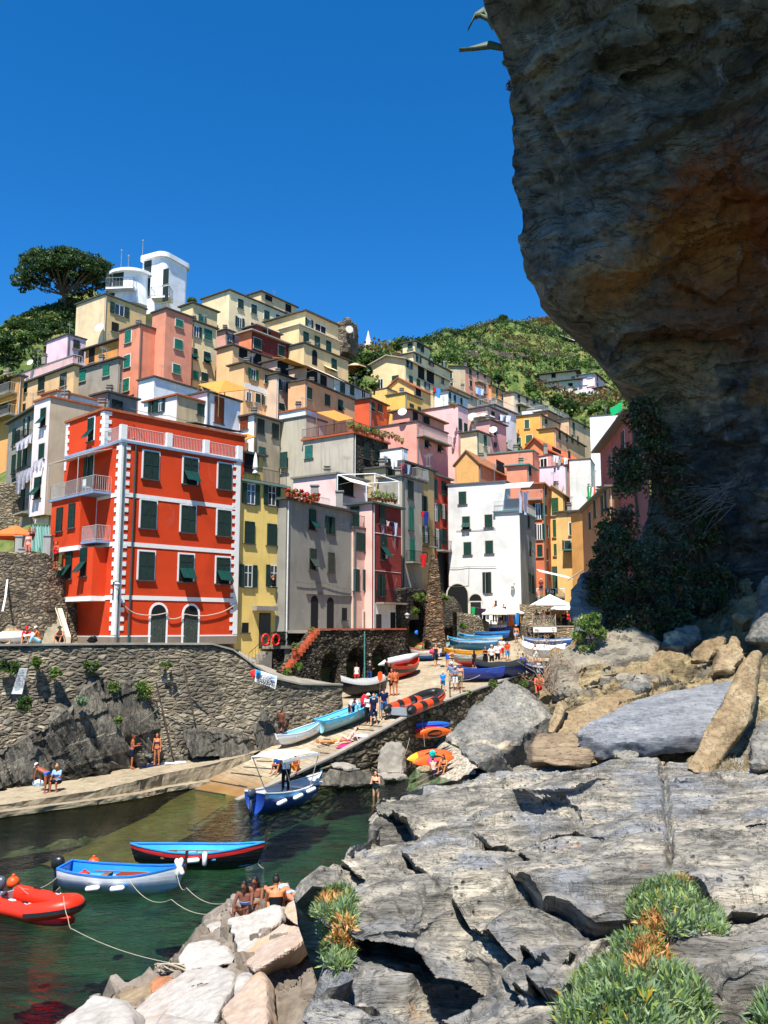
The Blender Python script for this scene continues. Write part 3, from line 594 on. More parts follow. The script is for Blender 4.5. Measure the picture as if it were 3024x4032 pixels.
E5=H('white house with tall brown shutters behind the red house terrace','A',1200,1353,1572,986,79,35,9,'#e6e6e8','flat',ov=.2,wear=.25,wr=[(1430,1105,'c',1.25,3.2,BROWN)],pipe='#3c4a4c',chim=1)
E6=H('white curved-roof house with a bamboo pergola','A',910,1008,1305,888,86,36,6,'#eceaea','flat',ov=.2,wear=.25)
A4=H('tall salmon tower house with teal shutters and flaking plaster','A',780,915,1085,545,94,38,13,'#e08760','flat',ov=.15,wear=.4,patch='#c9b8a4',frame='#e9d8cc',wl=[(838,625,'c',1.1,1.9,TEAL),(832,785,'c',1.1,1.9,TEAL),(825,940,'c',1.1,1.9,TEAL)])
A4b=H('','A',1058,1084,1259,440,94.6,38,15,'#e48d68','flat',ov=.2,parent=A4,wear=.45,patch='#b9a99a',frame='#e9d8cc',wr=[(1170,538,'c',1.0,1.1,TEAL),(1165,675,'c',1.1,1.5,TEAL),(1152,835,'c',1.0,1.4,TEAL)],terr=False)
A4b.shut=TEAL
A5=H('slim yellow house with dark shutters right of the salmon tower','A',1240,1258,1412,520,101,38,12,'#ecce8c','flat',wr=[(1282,590,'o',.8,1.7),(1358,612,'c',1.2,1.8,'#1c6a58'),(1265,735,'p',1.0,1.7),(1350,760,'p',1.0,1.7),(1275,875,'c',1,1.4,TEAL),(1335,888,'c',1,1.4)])
H('','A',1240,1260,1420,405,106,38,8,'#e6c685','flat',parent=A5,wr=[(1320,510,'c',1.2,1.5,'#1c6a58')],terr=False)
A10=H('orange terrace house with a loggia under a slate slab','A',560,772,790,648,101,36,6,'#e08f2e','flat',ov=.5,wl=[(600,740,'k',1.2,2.2),(530,752,'k',1.2,1.6)],wear=.2)
A9=H('low pink terrace wall house with satellite dish at the far left','A',10,478,490,748,103,38,5,'#efb3ac','par',wear=.25);dish(A9,'L','A',222,800,.45)
A3=H('small pale pink house below the beige block','A',305,442,562,610,108,38,7,'#efc3cb','flat',ov=.15,wear=.32,wr=[(498,675,'d',.9,1.5)])
A2=H('plain beige block house in front of the white villa','A',500,686,955,348,114,36,16,'#e6c896','flat',ov=.2,wear=.3,sideR=plaster('#d8b270',.4),wr=[(780,450,'o',1.6,2.0),(752,562,'k',1.2,1.4)],pipe='#d7d2c8');dish(A2,'L','A',672,575,.7)
B17=H('grey-beige house with dark shutters and a white side wall','B',72,168,338,886,81.5,35,11,'#b09f80','flat',sideL='#e9e9ec',wear=.5,wl=[(103,937,'c',1.0,1.8,BROWN),(105,1110,'p',1.0,1.6,'#c8743a')],wr=[(210,962,'d',.95,1.9),(305,992,'d',.9,1.9),(217,1135,'c',.9,1.6,'#2a6a66')])
B16w=H('white parapet hut with a tiled edge above the grey stained house','B',332,502,590,846,87,34,4,'#ecebe9','flat',roofm=M_TILE,ov=.12,wear=.25,chim=1)
B16=H('big grey stained plaster house with a stone flank and a planted roof terrace','B',488,817,1042,1006,79.4,34,12,'#b7ac98','terrace',sideR=M_STONE2,wear=.75,patch='#8d8576',wl=[(526,1128,'c',.95,1.7,'#2a7a70'),(362,1180,'c',.9,2.0,'#2a4f48')],wr=[(900,1120,'d',.95,2.0),(965,1135,'d',.95,1.9)],ov=.2,roofm=M_BRICK,rail=M_IRON)
H('','B',332,507,640,896,83,34,13,'#b3a991','flat',parent=B16,wear=.6,terr=False,ov=.1)
B5=H('peach house with a pale band, green open shutters and a low gable, mid-hill','B',20,102,316,545,96,37,9,'#efb472','flat',wr=[(160,622,'o',.8,1.7,'#17704e'),(257,655,'p',1.1,1.6),(132,765,'h',.8,1.4),(190,778,'c',.7,1.4),(242,792,'o',.7,1.5)],wear=.32,frame='#ead9c8')
H('','B',-76,27,320,432,100,37,9,'#efb877','flat',parent=B5,wr=[(95,487,'k',1.4,1.3),(178,522,'k',1.9,1.7)],terr=False,wear=.32)
panel(B5,'R','B',102,708,312,738,M_WHITE,'trim',.03)
B6=H('pinkish beige house under a yellow awning, between the peach houses','B',308,316,497,617,98,35,8,'#d6b596','flat',wr=[(355,697,'o',.8,1.7),(433,727,'c',1.1,1.8),(345,835,'c',.9,1.2)])
H('','B',308,318,497,528,101.5,35,5,'#c9a688','flat',parent=B6,wr=[(355,590,'k',2.0,1.9),(440,625,'k',1.8,1.6)],terr=False,ov=.4)
awning(B6,'R','B',285,510,470,560,2.2,.5,plain('yellow_awning','#e0a93e',.8))
B7=H('long peach-orange house with dark shutters and a railed terrace on top','B',474,502,824,658,96.5,31,9,'#eaa66c','flat',wr=[(526,745,'c',1.0,1.8),(645,790,'c',1.0,1.8),(730,825,'p',1.0,1.8)],ov=.25,wear=.32)
H('','B',480,505,700,572,100,31,4,'#d9b28e','flat',parent=B7,wr=[(545,640,'k',2.2,1.8),(620,668,'k',1.4,1.6)],terr=False)
awning(B7,'R','B',495,552,690,622,1.6,.9,stripes('#efe7da','#d8b7a4',3.5))
B8=H('grey-white house with dark shutters behind the long peach house','B',682,690,922,645,105,30,10,'#cfcdbf','flat',wr=[(742,710,'c',1.1,1.9),(805,727,'c',1.0,1.8),(880,762,'h',1.0,2.0),(880,830,'c',1.0,1.6,'#b5402c')])
B9=H('small orange-red house with two dark shutters in the gap','B',905,922,1035,778,108,30,6,'#d8603c','flat',wr=[(940,832,'p',1.0,1.6),(990,842,'c',1.0,1.4)])
B4=H('dark red house with an orange side under a pale slab roof','B',68,152,396,338,110,37,7,'#7d2a20','flat',sideL='#e8814e',ov=.5,wr=[(187,422,'c',1.3,1.9),(345,468,'c',1.2,1.9)],roofm=plain('roof_slab','#a9a49a',.8),wear=.25)
H('','B',118,180,340,302,114,37,4,'#7d2a20','flat',parent=B4,terr=False,wr=[(250,352,'k',1.6,.7)])
YW='#ecc482'
B3=H('large stepped yellow house with three receding storeys high on the hill','B',380,492,782,418,114,36,14,YW,'flat',wear=.3,wr=[(562,510,'A',1.1,2.2),(688,560,'c',1.1,2.3)],ov=.3)
H('','B',332,460,728,297,117.5,36,6,YW,'flat',parent=B3,wear=.3,wr=[(505,382,'c',1.1,2.2),(578,410,'c',1.1,2.2),(652,440,'c',1.1,2.2)],ov=.3,terr=False,roofm=plain('roof_slab','#d8cfbd',.8))
H('','B',240,502,716,208,121,36,5,'#e8c484','flat',parent=B3,wear=.3,wr=[(525,288,'o',.9,1.7),(600,322,'g',2.6,1.5)],ov=.4,terr=False)
awning(B3,'R','B',620,560,690,585,.8,.5,plain('cream_awning','#eadfae',.8))
B1=H('long cream house with two rows of dark shutters below the villa','B',-172,6,432,72,121,37,13,'#e6cf9c','flat',ov=.3,wear=.35,frame='#efe6d2',wl=[(-97,340,'o',1.0,1.9)],wr=[(78,162,'c',1.1,1.9),(165,197,'c',1.1,1.9),(248,236,'c',1.1,1.9),(325,257,'c',1.1,1.5),(72,282,'o',.9,2.0),(160,305,'c',1.0,1.2)])
balcony(B1,'L','B',-140,-30,395,1.2,M_RAIL,None,1,.3)
B2=H('peach house with a roof loggia behind the long cream house','B',103,212,445,80,130,36,8,'#efc489','flat',wr=[(262,125,'k',1.6,1.0),(390,190,'k',1.4,1.4)],wear=.32)
BT=H('pink-brown terrace house squeezed under the dark red house','B',-100,-18,90,330,113,37,9,'#d99a86','flat',wr=[(8,378,'o',.8,1.5),(-15,470,'c',1.0,1.4)],wear=.3)
B14=H('broad salmon pink house with a railed balcony and prop-open shutters','B',826,1228,1432,930,99.5,33,11,'#ee9c86','flat',ov=.12,wear=.3,wr=[(1292,1062,'p',1.0,1.9),(1376,1090,'p',1.0,1.9)])
H('','B',1128,1182,1408,852,102.5,33,4,'#d98a70','flat',parent=B14,ov=.5,roofm=M_WOOD,wr=[(1220,905,'k',1.2,1.5),(1290,925,'k',1.8,1.5)],terr=False)
balcony(B14,'R','B',1228,1415,1022,1.0,M_RAIL);dish(B14,'L','B',1150,875,.55)
B15=H('large pale pink house with a plain side wall above the salmon house','B',1256,1498,1563,822,114,33,11,'#f1b8b4','flat',ov=.15,wear=.32,wr=[(1511,950,'c',.9,2.2),(1546,985,'c',.9,2.4)])
B13=H('bright yellow house with a tiled gable in the middle of the hill','B',1030,1153,1260,742,111,33,8,'#efb83c','flat',ov=.15,wear=.3,wr=[(1195,835,'c',1.0,1.2),(1245,855,'c',.8,1.2)])
H('','B',1016,1210,1320,700,117,33,8,'#efbd66','gable',rise=1.6,parent=B13,roofm=M_TILE,terr=False,wr=[(1240,740,'k',1.4,1.2)])
H('','B',945,1035,1100,712,115,33,7,'#eebb55','par',parent=B13,terr=False)
B11=H('big yellow gable house with a double loggia and blue-grey shutters','B',928,1150,1442,520,128,33,15,'#f0cf92','gable',rise=1.0,ov=.5,wear=.25,roofm=plain('roof_slab','#a59b8b',.8),wl=[(992,682,'h',1.0,2.0),(1090,645,'c',1.2,1.0)],wr=[(1180,556,'o',.9,1.6),(1190,657,'c',1.0,1.7),(1238,680,'c',1.0,1.7),(1295,690,'o',.9,1.6),(1398,660,'h',1.1,1.6),(1396,742,'c',1.1,1.4),(1258,608,'k',2.0,2.4),(1318,635,'k',2.4,2.4)])
B12=H('yellow house with two receding storeys behind the gable house','B',1082,1206,1447,482,141,33,10,'#f0d398','flat',wear=.3,wr=[(1240,522,'o',.9,1.6),(1322,542,'o',.9,1.7),(1405,552,'o',.9,1.4)],ov=.4)
H('','B',1138,1216,1312,406,145,33,5,'#f0d398','flat',parent=B12,wear=.3,wl=[(1187,436,'c',1.0,1.4)],wr=[(1240,430,'c',1.0,1.4),(1264,452,'c',1.1,1.9)],ov=.4,terr=False)
C1=H('salmon orange house with a beige side and small balconies below the green hill','C',148,272,478,505,165,38,16,'#e79470','shed',rise=.8,sideL='#c8b18a',wl=[(155,580,'c',1.2,2),(160,660,'c',1.3,2)],wr=[(313,553,'c',1.4,2.1),(372,577,'c',1.2,2.3),(430,592,'c',1.3,2.1),(317,642,'c',1.4,2.1),(433,682,'c',1.3,2.1)],ov=.3)
balcony(C1,'R','C',350,420,625,1.0,M_RAIL,None,1,.3);balcony(C1,'R','C',350,425,705,1.0,M_RAIL,None,1,.3)
C2=H('pale peach long house with blue-grey shutters and a brown roof edge','C',190,205,540,690,142,35,9,'#e8c39c','shed',rise=1.5,roofm=plain('roof_slab','#8a6a52',.8),wr=[(327,752,'c',1.1,2.2,'#8c97a0'),(395,782,'c',1.1,2.2,'#8c97a0'),(475,800,'c',1.1,1.6,'#8c97a0')],wear=.3,deep=5)
C3=H('small white house with three dark windows beside the yellow gable house','C',122,130,292,700,134,35,8,'#e3e2e2','flat',wr=[(147,745,'c',.8,1.9),(187,767,'c',.9,1.9),(240,792,'c',.9,1.9)],wear=.25)
C4=H('orange house with slim dark shutters next to the pale peach house','C',470,478,668,658,172,36,14,'#e59a3c','flat',wr=[(530,715,'c',1.2,3.0),(577,730,'c',1.2,3.0),(622,737,'c',1.2,2.6),(560,790,'k',3,.8)],wear=.32)
C5=H('pale peach house with four dark shutters and a balcony at the foot of the hill','C',640,668,942,718,174,38,13,'#f0c6a0','flat',wr=[(710,768,'c',1.5,2.6),(778,778,'c',1.4,2.4),(835,788,'c',1.4,2.2),(890,790,'c',1.4,2.0),(712,852,'c',1.5,2.0)],ov=.3,wear=.25)
balcony(C5,'R','C',685,770,810,1.2,M_RAIL,None,1,.4)
C8=H('pinkish beige house with a dark eave below the white houses','C',225,455,605,832,122,36,9,'#dcab98','flat',wear=.2,wr=[(500,895,'k',1.,.9),(560,925,'k',1.,.9)]);dish(C8,'L','C',350,925,.7)
C8b=H('greyish white terrace house with washing lines on its roof','C',430,508,690,820,126,36,6,'#dddad6','terrace',wear=.2,wr=[(600,900,'k',1.6,.8)])
C6b=H('dusky pink house with a prop-open shutter and a satellite dish','C',392,474,606,942,114,36,11,'#d99c90','flat',wr=[(515,1030,'p',1.1,2.2),(518,1145,'c',1.1,1.2)],wear=.2);dish(C6b,'R','C',480,1028,.55)
C6c=H('cream house with one tall green shutter below the pink houses','C',288,368,478,1035,110,36,10,'#e3ce9c','flat',wr=[(434,1110,'c',1.1,2.4,'#1c5c40')],wear=.25)
C6=H('big ochre-yellow house with faded bands and green shutters','C',592,886,905,893,132,25,15,'#eda52c','flat',wl=[(660,1000,'c',1.5,2.3,'#1f5a34'),(778,975,'c',1.2,2.3,'#1f5a34'),(703,1122,'p',1.6,2.2,'#1f5a34'),(795,1098,'c',1.6,2.1,'#1f5a34')],wear=.35,patch='#f0bb5a',ov=.2)
C7=H('ochre and peach house with four dark shutters above the orange tiles','C',872,1000,1250,1010,128,30,11,'#e8ac74','flat',sideL='#eda52c',wr=[(1043,1070,'c',1.2,2.2),(1101,1087,'c',1.2,2.2),(1146,1096,'c',1.1,2.2),(1191,1108,'c',1.1,2.2)],wear=.32)
C7b=H('peach terrace house stepped behind the ochre house','C',885,893,1122,905,135,35,8,'#eab380','flat',wr=[(933,957,'c',1.3,1.6)],wear=.2)
C7c=H('beige house with two dark shutters beside the conifers','C',1108,1118,1292,928,140,35,10,'#d9b184','flat',wr=[(1157,1000,'c',1.2,2.6),(1246,985,'c',1.2,1.8)],wear=.3)
C7d=H('orange-brown house with a glass-railed roof terrace below the conifers','C',930,945,1110,868,150,35,7,'#d98a5e','terrace',wr=[(1062,910,'c',1.3,1.6)])
C10=H('orange house under a long tiled gable roof above the pink houses','C',745,948,1255,1180,112,32,8,'#e8803f','gable',rise=1.7,roofm=tilemat('roof_tile_orange','#c9562a','#ee8048'),ov=.4,wr=[(1020,1215,'k',3.4,1.4),(1120,1235,'c',1.3,2.2)],wear=.32)
C11=H('salmon-orange house with a flat grey-green coping above the wooden house','C',452,822,872,1190,106,25,8,'#e68c66','flat',ov=.12,roofm=plain('roof_slab','#5c8078',.8),wear=.4,patch='#eaa98a')
C11b=H('small salmon hut with a teal slab and a white railed balcony','C',698,778,852,1308,99,25,7,'#e58a63','flat',roofm=plain('roof_slab','#4f8a86',.8),wr=[(800,1360,'k',1.4,1.3)],ov=.3)
C12=H('weathered ochre house with an orange front and a sloping tiled roof','G',188,382,748,150,96,27,8,'#e88048','gable',rise=1.5,sideL='#dfa04a',roofm=tilemat('roof_tile_worn','#9a5a34','#c08050'),ov=.2,wear=.55,patch='#c9b28a',wr=[(560,190,'k',3.0,1.6),(670,230,'k',1.8,1.6)],chim=1)
C13=H('pink house with one large grey window and a roof wall','C',858,972,1012,1228,108,45,9,'#ee9a92','par',wl=[(915,1297,'g',1.7,2.2)],wear=.3)
C13b=H('pale pink house with washing shadows on its lavender-shaded side','C',880,1090,1185,1318,103,25,11,'#f2bdb6','par',wear=.3,sideL='#d9c4cf')  # lavender sideL paints the shade of the pink left wall
C9=H('modern pale grey block with wide terraces on the right hillside','C',858,1200,1215,612,238,22,8,'#cfcab6','flat',wear=.25,ov=1.2,wl=[(1060,640,'c',2.4,1.8,'#cfd3d2'),(1132,652,'k',1.3,1.0),(1050,712,'c',3.8,2.8,'#cfd3d2'),(1125,732,'g',3.2,2.6)])
H('','C',880,1170,1200,545,246,22,9,'#d8cda0','flat',parent=C9,ov=1.6,wl=[(995,578,'k',1.3,1.3),(1155,595,'g',2,1.6)],terr=False)
H('','C',790,862,900,612,244,40,10,'#d9c98e','flat',parent=C9,ov=.8,wl=[(830,635,'k',1.2,1.6)],terr=False)
C9b=H('pink apartment block with white roller shutters beside the modern grey block','C',1196,1330,1420,560,236,30,8.5,'#f0c4c0','flat',wl=[(1243,578,'c',2.6,1.8,'#d9dcdc'),(1290,582,'c',2.6,1.8,'#d9dcdc'),(1245,640,'c',3,1.9,'#e4e4e4'),(1297,650,'c',3,1.9,'#e4e4e4'),(1245,710,'c',3,1.9,'#e4e4e4'),(1300,722,'c',3,1.9,'#e4e4e4')],wr=[(1352,598,'k',.9,1.8),(1380,590,'c',1.6,2.4),(1355,655,'k',1.2,1.1)],wear=.25,ov=.6)
C9c=H('red house with white windows at the edge of the overhanging cliff','C',1322,1410,1650,668,228,40,6,'#c54e3c','flat',wl=[(1345,712,'c',2,2,'#e2c9c0')],wr=[(1440,700,'c',2.6,2,'#d9d2cc'),(1490,708,'k',1,1),(1450,770,'c',2.6,2,'#e6dcd6')],wear=.25,ov=.5)
C16=H('pale terraced house wall at the right edge of the valley','C',735,895,945,850,158,25,7,'#e4dcd8','par',wear=.2)
# ================================================ the red house on the quay
RED='#d2431d'
RH=H('tall red house on the quay with white bands, white quoins and green shutters','E',436,800,1572,318,53,44,12.75,RED,'flat',ov=.12,wear=.06,frame='#eeece8',roofm=plain('roof_slab','#7c8fa6',.8,.12),wr=[(985,470,'c',1.1,1.75),(1243,508,'p',1.1,1.75),(1467,543,'c',1.1,1.75),(968,790,'c',1.1,1.75),(1228,820,'c',1.1,1.75),(1462,846,'c',1.1,1.75),(955,1125,'c',1.1,1.75),(1215,1140,'p',1.1,1.75),(1455,1157,'p',1.1,1.75),(1033,1506,'A',1.05,2.5),(1245,1508,'A',1.05,2.5)])
for o_ in RH.root.children:
 if o_.name.startswith('door'):
  b=MB();b.box(-.5,.5,.03,.06,-1.25,.55)
  for k in range(5):b.box(-.48+k*.195,-.48+k*.195+.17,.06,.075,-1.23,.53)
  link('door_leaf',b.mesh('door_leaf',plain('old_door','#3c443c',.8,.5,sc_=7)),o_)
P,D,L,nR,nL=RH.P,RH.D,RH.L,RH.nR,RH.nL
def hz(y,x=795,c='E'):return at(c,x,y,53).z
def rl(u,o,z):return Vector((P.x,P.y,0))+L*u+nL*o+Vector((0,0,z))
def rr(t,o,z):return Vector((P.x,P.y,0))+D*t+nR*o+Vector((0,0,z))
tb=MB()
for y in(655,978,1330):
 z=hz(y)-.13;tb.obox(rr(-.03,0,z),D*(RH.lr+.03),nR*.035,(0,0,.27));tb.obox(rl(-.03,0,z),L*(RH.ll+.03),nL*.035,(0,0,.27))
tb.obox(rr(0,0,RH.z0+.52),D*RH.lr,nR*.03,(0,0,.1));tb.obox(rl(0,0,RH.z0+.52),L*RH.ll,nL*.03,(0,0,.1))
tb.build('trim',M_WHITE,RH.root)
qb=MB();qb2=MB();z=RH.z0+.64;k=0
while z<P.z-.1:
 a=.62 if k%2 else .36;hh=min(.285,P.z-z)
 qb.obox(rr(-.045,0,z),D*a,nR*.045,(0,0,hh));qb.obox(rl(0,0,z),L*a,nL*.045,(0,0,hh))
 qb2.obox(rr(RH.lr-a,0,z),D*a,nR*.045,(0,0,hh));z+=.285;k+=1
qb.build('quoins',M_WHITE,RH.root);qb2.build('quoins',M_WHITE,RH.root)
pb=MB();pb.obox(rr(0,0,RH.z0),D*RH.lr,nR*.02,(0,0,.52));pb.obox(rl(0,0,RH.z0),L*RH.ll,nL*.02,(0,0,.52));pb.build('plinth',plaster('#8c7b68',.5),RH.root)
kb=MB()
for x,y in((968,690),(1228,720),(1462,748)):
 p=facept(RH,'R','E',x,y);kb.extr([p+D*.2+Vector((0,0,.1)),p-D*.2+Vector((0,0,.1)),p-D*.07-Vector((0,0,.18)),p+D*.07-Vector((0,0,.18))],nR*.04)
kb.build('keystones',M_WHITE,RH.root)
db=MB();q=facept(RH,'R','E',862,900);t=(q-P).dot(D);db.tube([rr(t,.09,P.z-.1),rr(t,.09,RH.z0+.1)],.06,8);db.build('drain_pipe',plain('pipe_paint','#2f4a48',.5,.15),RH.root)
par=MB();zt=P.z+.165
for t0 in(0.0,.36,.68,.985):
 tt=t0*RH.lr;par.obox(rr(tt-.1,-.02,zt),D*.42,nR*-.3,(0,0,1.02))
par.obox(rr(-.1,-.02,zt),D*(RH.lr+.2),nR*-.2,(0,0,.1));par.build('parapet',M_WHITE,RH.root)
rb=MB();railing(rb,[rl(2.6,-.12,zt),rr(0,-.15,zt),rr(RH.lr,-.15,zt)],.95,.12,.013);rb.build('railing',M_RAIL,RH.root)
PHo=H('','E',436,686,1600,106,55.0,44,4.2,RED,'flat',parent=RH,ov=.12,wear=.06,frame='#eeece8',roofm=M_TILE,wl=[(597,236,'p',.85,1.6)],terr=False,far=False)
setb=H('','E',690,720,1330,150,57.2,44,3.3,'#b22a15','flat',parent=RH,ov=.3,wear=.06,roofm=plain('roof_slab','#b7a996',.8),wr=[(868,260,'k',1.6,2.2),(1245,300,'k',1.7,2.1)],terr=False,far=False)
b=MB();p=facept(setb,'R','E',1215,190);b.extr([p,p+D*4.2,p+D*4.2+nR*1.4-Vector((0,0,.25)),p+nR*1.4-Vector((0,0,.25))],(0,0,.05));b.build('awning',plain('black_awning','#1c2221',.9),RH.root)
qb=MB();qb2=MB();z=PHo.z0+.8;k=0
while z<PHo.P.z-.05:
 a=.5 if k%2 else .28;qb.obox(Vector((PHo.P.x,PHo.P.y,z)),L*a,nL*.04,(0,0,.26));qb.obox(Vector((PHo.P.x,PHo.P.y,z))-nR*0,D*a,nR*.04,(0,0,.26))
 qb2.obox(Vector((PHo.P.x,PHo.P.y,z))+L*(PHo.ll-a),L*a,nL*.04,(0,0,.26));z+=.28;k+=1
qb.build('quoins',M_WHITE,RH.root);qb2.build('quoins',M_WHITE,RH.root)
def bay(x0,y0,x1,y1,o,wins,name='bay'):
 a=facept(RH,'L','E',x0,y0,o);c=facept(RH,'L','E',x1,y1,o);u0,u1=(a-P).dot(L),(c-P).dot(L)
 b=MB();b.obox(rl(u0,-.3,c.z),L*(u1-u0),nL*(o+.3),(0,0,a.z-c.z));bo=b.build(name,plaster(RED,.06),RH.root)
 t=MB();t.obox(rl(u0-.03,0,c.z-.16),L*(u1-u0+.06),nL*(o+.05),(0,0,.3));t.build('trim',M_WHITE,RH.root)
 hh=House();hh.P=P+nL*o;hh.nL=nL;hh.nR=nR;hh.angL=RH.angL;hh.angR=RH.angR;hh.root=RH.root;hh.shut=GREEN;hh.frame=None
 for s in wins:addwin(hh,'L','E',s,False)
 return u0,u1,a.z,c.z
u0,u1,zt1,zb1=bay(530,668,322,1030,1.1,[(392,822,'c',.8,1.65),(472,797,'c',.8,1.65)])
v0,v1,zt2,zb2=bay(610,1000,402,1345,.95,[(452,1120,'p',.75,1.75),(548,1100,'p',.75,1.75)])
sl_=MB();sl_.obox(rl(u0-1.9,0,zt1),L*(u1-u0+2.1),nL*1.25,(0,0,.14));sl_.build('balcony',plain('balcony_slab','#7d93b0',.8),RH.root)
rb=MB();railing(rb,[rl(u0-1.8,.02,zt1+.15),rl(u0-1.8,1.18,zt1+.15),rl(u1+.1,1.18,zt1+.15),rl(u1+.1,.02,zt1+.15)],1.0,.13,.012);rb.build('railing',M_RAIL,RH.root)
ab=MB();ab.extr([rl(u0-1.8,.03,zt1+3.0),rl(u1,.03,zt1+3.0),rl(u1,1.5,zt1+2.55),rl(u0-1.8,1.5,zt1+2.55)],(0,0,.03));ab.build('awning',stripes('#e9e6dc','#c5bfae',5),RH.root)
pl=MB();pl.tube([rl(u0-.1,1.45,zt1+.15),rl(u0-.1,1.45,zt1+2.6)],.025,6);pl.tube([rl(u1,1.45,zt1+.15),rl(u1,1.45,zt1+2.6)],.025,6);pl.build('awning_pole',M_RAIL,RH.root)
addwin(RH,'L','E',(590,510,'h',.8,2.1),False)
dw=addwin(RH,'L','E',(605,822,'D',.8,2.2,'#dcdcd8'),False)
z2=zb1+.2;b2=MB();b2.obox(rl(u0-2.0,0,z2),L*2.0,nL*1.0,(0,0,.15));b2.build('balcony',plain('balcony_slab','#7d93b0',.8),RH.root)
rb=MB();railing(rb,[rl(u0-1.93,.02,z2+.16),rl(u0-1.93,.93,z2+.16),rl(u0-.05,.93,z2+.16)],.95,.1,.012);rb.build('railing',M_RAIL,RH.root)
b=MB();c0=rl(.25,.06,hz(1325));b.box(c0.x-.04,c0.x+.04,c0.y-.04,c0.y+.04,c0.z-.2,c0.z+.9);b.tube([c0+Vector((0,0,.8)),c0+Vector((.2,-.3,.95)),c0+Vector((.4,-.55,.9))],.025,6)
lamp=empty('wall_lamp',c0,'black wall lantern with a glass bell on the corner of the red house','street lamp')
b.build('bracket',M_IRON,lamp);g=MB();g.lathe([(.02,.12),(.2,.02),(.2,0),(.14,-.02),(.13,-.28),(.02,-.34)],c0+Vector((.4,-.55,.75)),10);g.build('lantern',plain('lamp_glass','#b8bdb8',.3),lamp)
def cable(name,label,pts,sag,r=.018,n=10,mat=None,cat='cable',group=None):
 b=MB();out=[]
 for a,c in zip(pts[:-1],pts[1:]):
  a=Vector(a);c=Vector(c)
  for i in range(n):t=i/n;p=a.lerp(c,t);p.z-=sag*4*t*(1-t);out.append(p)
 out.append(Vector(pts[-1]));b.tube(out,r,5);o=b.solo(name,mat or M_ROPE);tag(o,label,cat,group);return o
fp=lambda x,y,o=.12:facept(RH,'R','E',x,y,o)
cable('power_cable','grey twisted cables sagging across the ground floor of the red house',[fp(800,1370),fp(900,1440),fp(1090,1430),fp(1110,1470),fp(1210,1440),fp(1400,1440),fp(1545,1370)],.12,.035,mat=plain('old_cable','#b5aa9a',.8))
# ================================================ villa, church ruin and spire
VW='#eeeef0'
V=H('white villa with rounded balconies on the hilltop, above the beige block','A',760,952,1080,260,125,44,12,VW,'flat',ov=.1,wear=.05,wr=[(968,308,'c',1.0,2.6,DARK),(962,420,'c',.9,1.8,DARK)],minL=6)
def rblock(px0,px1,py0,py1,d,depth,r,name,mat,parent,over=.0,ang=-20,sharp=False):
 """block with rounded vertical edges between two photo columns"""
 a=at('A',px0,py0,d);c=at('A',px1,py1,d);w_=c.x-a.x;cx=(a.x+c.x)/2;zt,zb=a.z,c.z;n=8;pts=[]
 for sx,sy,a0 in((1,-1,-90),(1,1,0),(-1,1,90),(-1,-1,180)):
  rr_=.25 if sx<0 and sharp else r
  for i in range(n+1):an=R(a0+90*i/n);pts.append((sx*(w_/2-rr_)+(rr_+over)*math.cos(an),depth/2+sy*(depth/2-rr_)+(rr_+over)*math.sin(an)))
 M_=Matrix.Translation((cx,d,0))@Matrix.Rotation(R(ang),4,'Z');P2=[M_@Vector((x,y,0))for x,y in pts];b=MB();b.prism([(p.x,p.y)for p in P2],zb,zt);return b.build(name,mat,parent)
vw=plaster(VW,.05)
rblock(905,1085,100,470,121,5.5,.9,'wall',vw,V.root,0,-28,True);rblock(908,1090,82,112,120.8,5.9,1.0,'roof',vw,V.root,.35,-28,True)
rblock(655,915,195,400,120.0,6,2.6,'wall',vw,V.root,0,-20);rblock(648,920,178,196,119.6,6.6,2.8,'roof',vw,V.root,.3,-20)
def vwin(x,y,w_,h_,d,kind=DARK,ang=-28):
 p=at('A',x,y,d);o=link('window',winmesh('c',w_,h_,kind,'','all'));og=ORG[V.root.name];o.parent=V.root;o.matrix_local=Matrix.Translation(p-og)@Matrix.Rotation(R(180+ang),4,'Z')
for x,y,w_,h_,d,ang in((968,180,1.5,2.5,121.9,-28),(1085,232,1.0,2.4,119.0,-28),(1082,348,1.0,2.4,119.0,-28),(967,305,1.0,2.9,121.8,-28),(712,260,.8,2.8,121.2,-20),(790,250,1.0,2.9,120.4,-20),(760,255,1.1,2.7,120.7,-20),(742,350,2.6,1.6,120.9,-20)):vwin(x,y,w_,h_,d-.35,DARK,ang)
b=MB();bs=MB()
for pa,pb_ in(((690,300),(868,322)),((985,360),(1103,392))):
 b=MB();bs=MB();p=at('A',*pa,118.9);q=at('A',*pb_,118.5);q.z=p.z;railing(b,[p+Vector((0,2,0)),p,q,q+Vector((0,2,0))],1.4,.5,.025);bs.extr([p,q,q+Vector((0,2.5,0)),p+Vector((0,2.5,0))],(0,0,-.25));b.build('railing',M_GREY,V.root);bs.build('balcony',vw,V.root)
for x,y in((790,115),(836,150),(930,50)):b=MB();p=at('A',x,y+55,122);b.tube([p,p+Vector((0,0,2.6))],.05,5);b.ell(p+Vector((0,0,2.6)),.16,.16,.2,8,5);b.build('antenna',M_GREY,V.root)
RT=empty('castle_tower',at('B',745,440,131),'ruined stone tower wall with a round clock face on the skyline','tower')
b=MB();poly=[at('B',672,280,131),at('B',752,262,131),at('B',754,246,131),at('B',792,246,131),at('B',800,350,131),at('B',792,470,131),at('B',680,500,131)]
b.extr(poly,(1.2,4,0));me=remesh(b.mesh('t',M_STONE,ORG[RT.name]),.28,1);v=mverts(me);v+=mnormals(me)*(fbm(v*1.3,3)*.35)[:,None];me.vertices.foreach_set('co',v.astype(np.float32).ravel());me.materials.clear();me.materials.append(M_STONE);link('wall',me,RT)
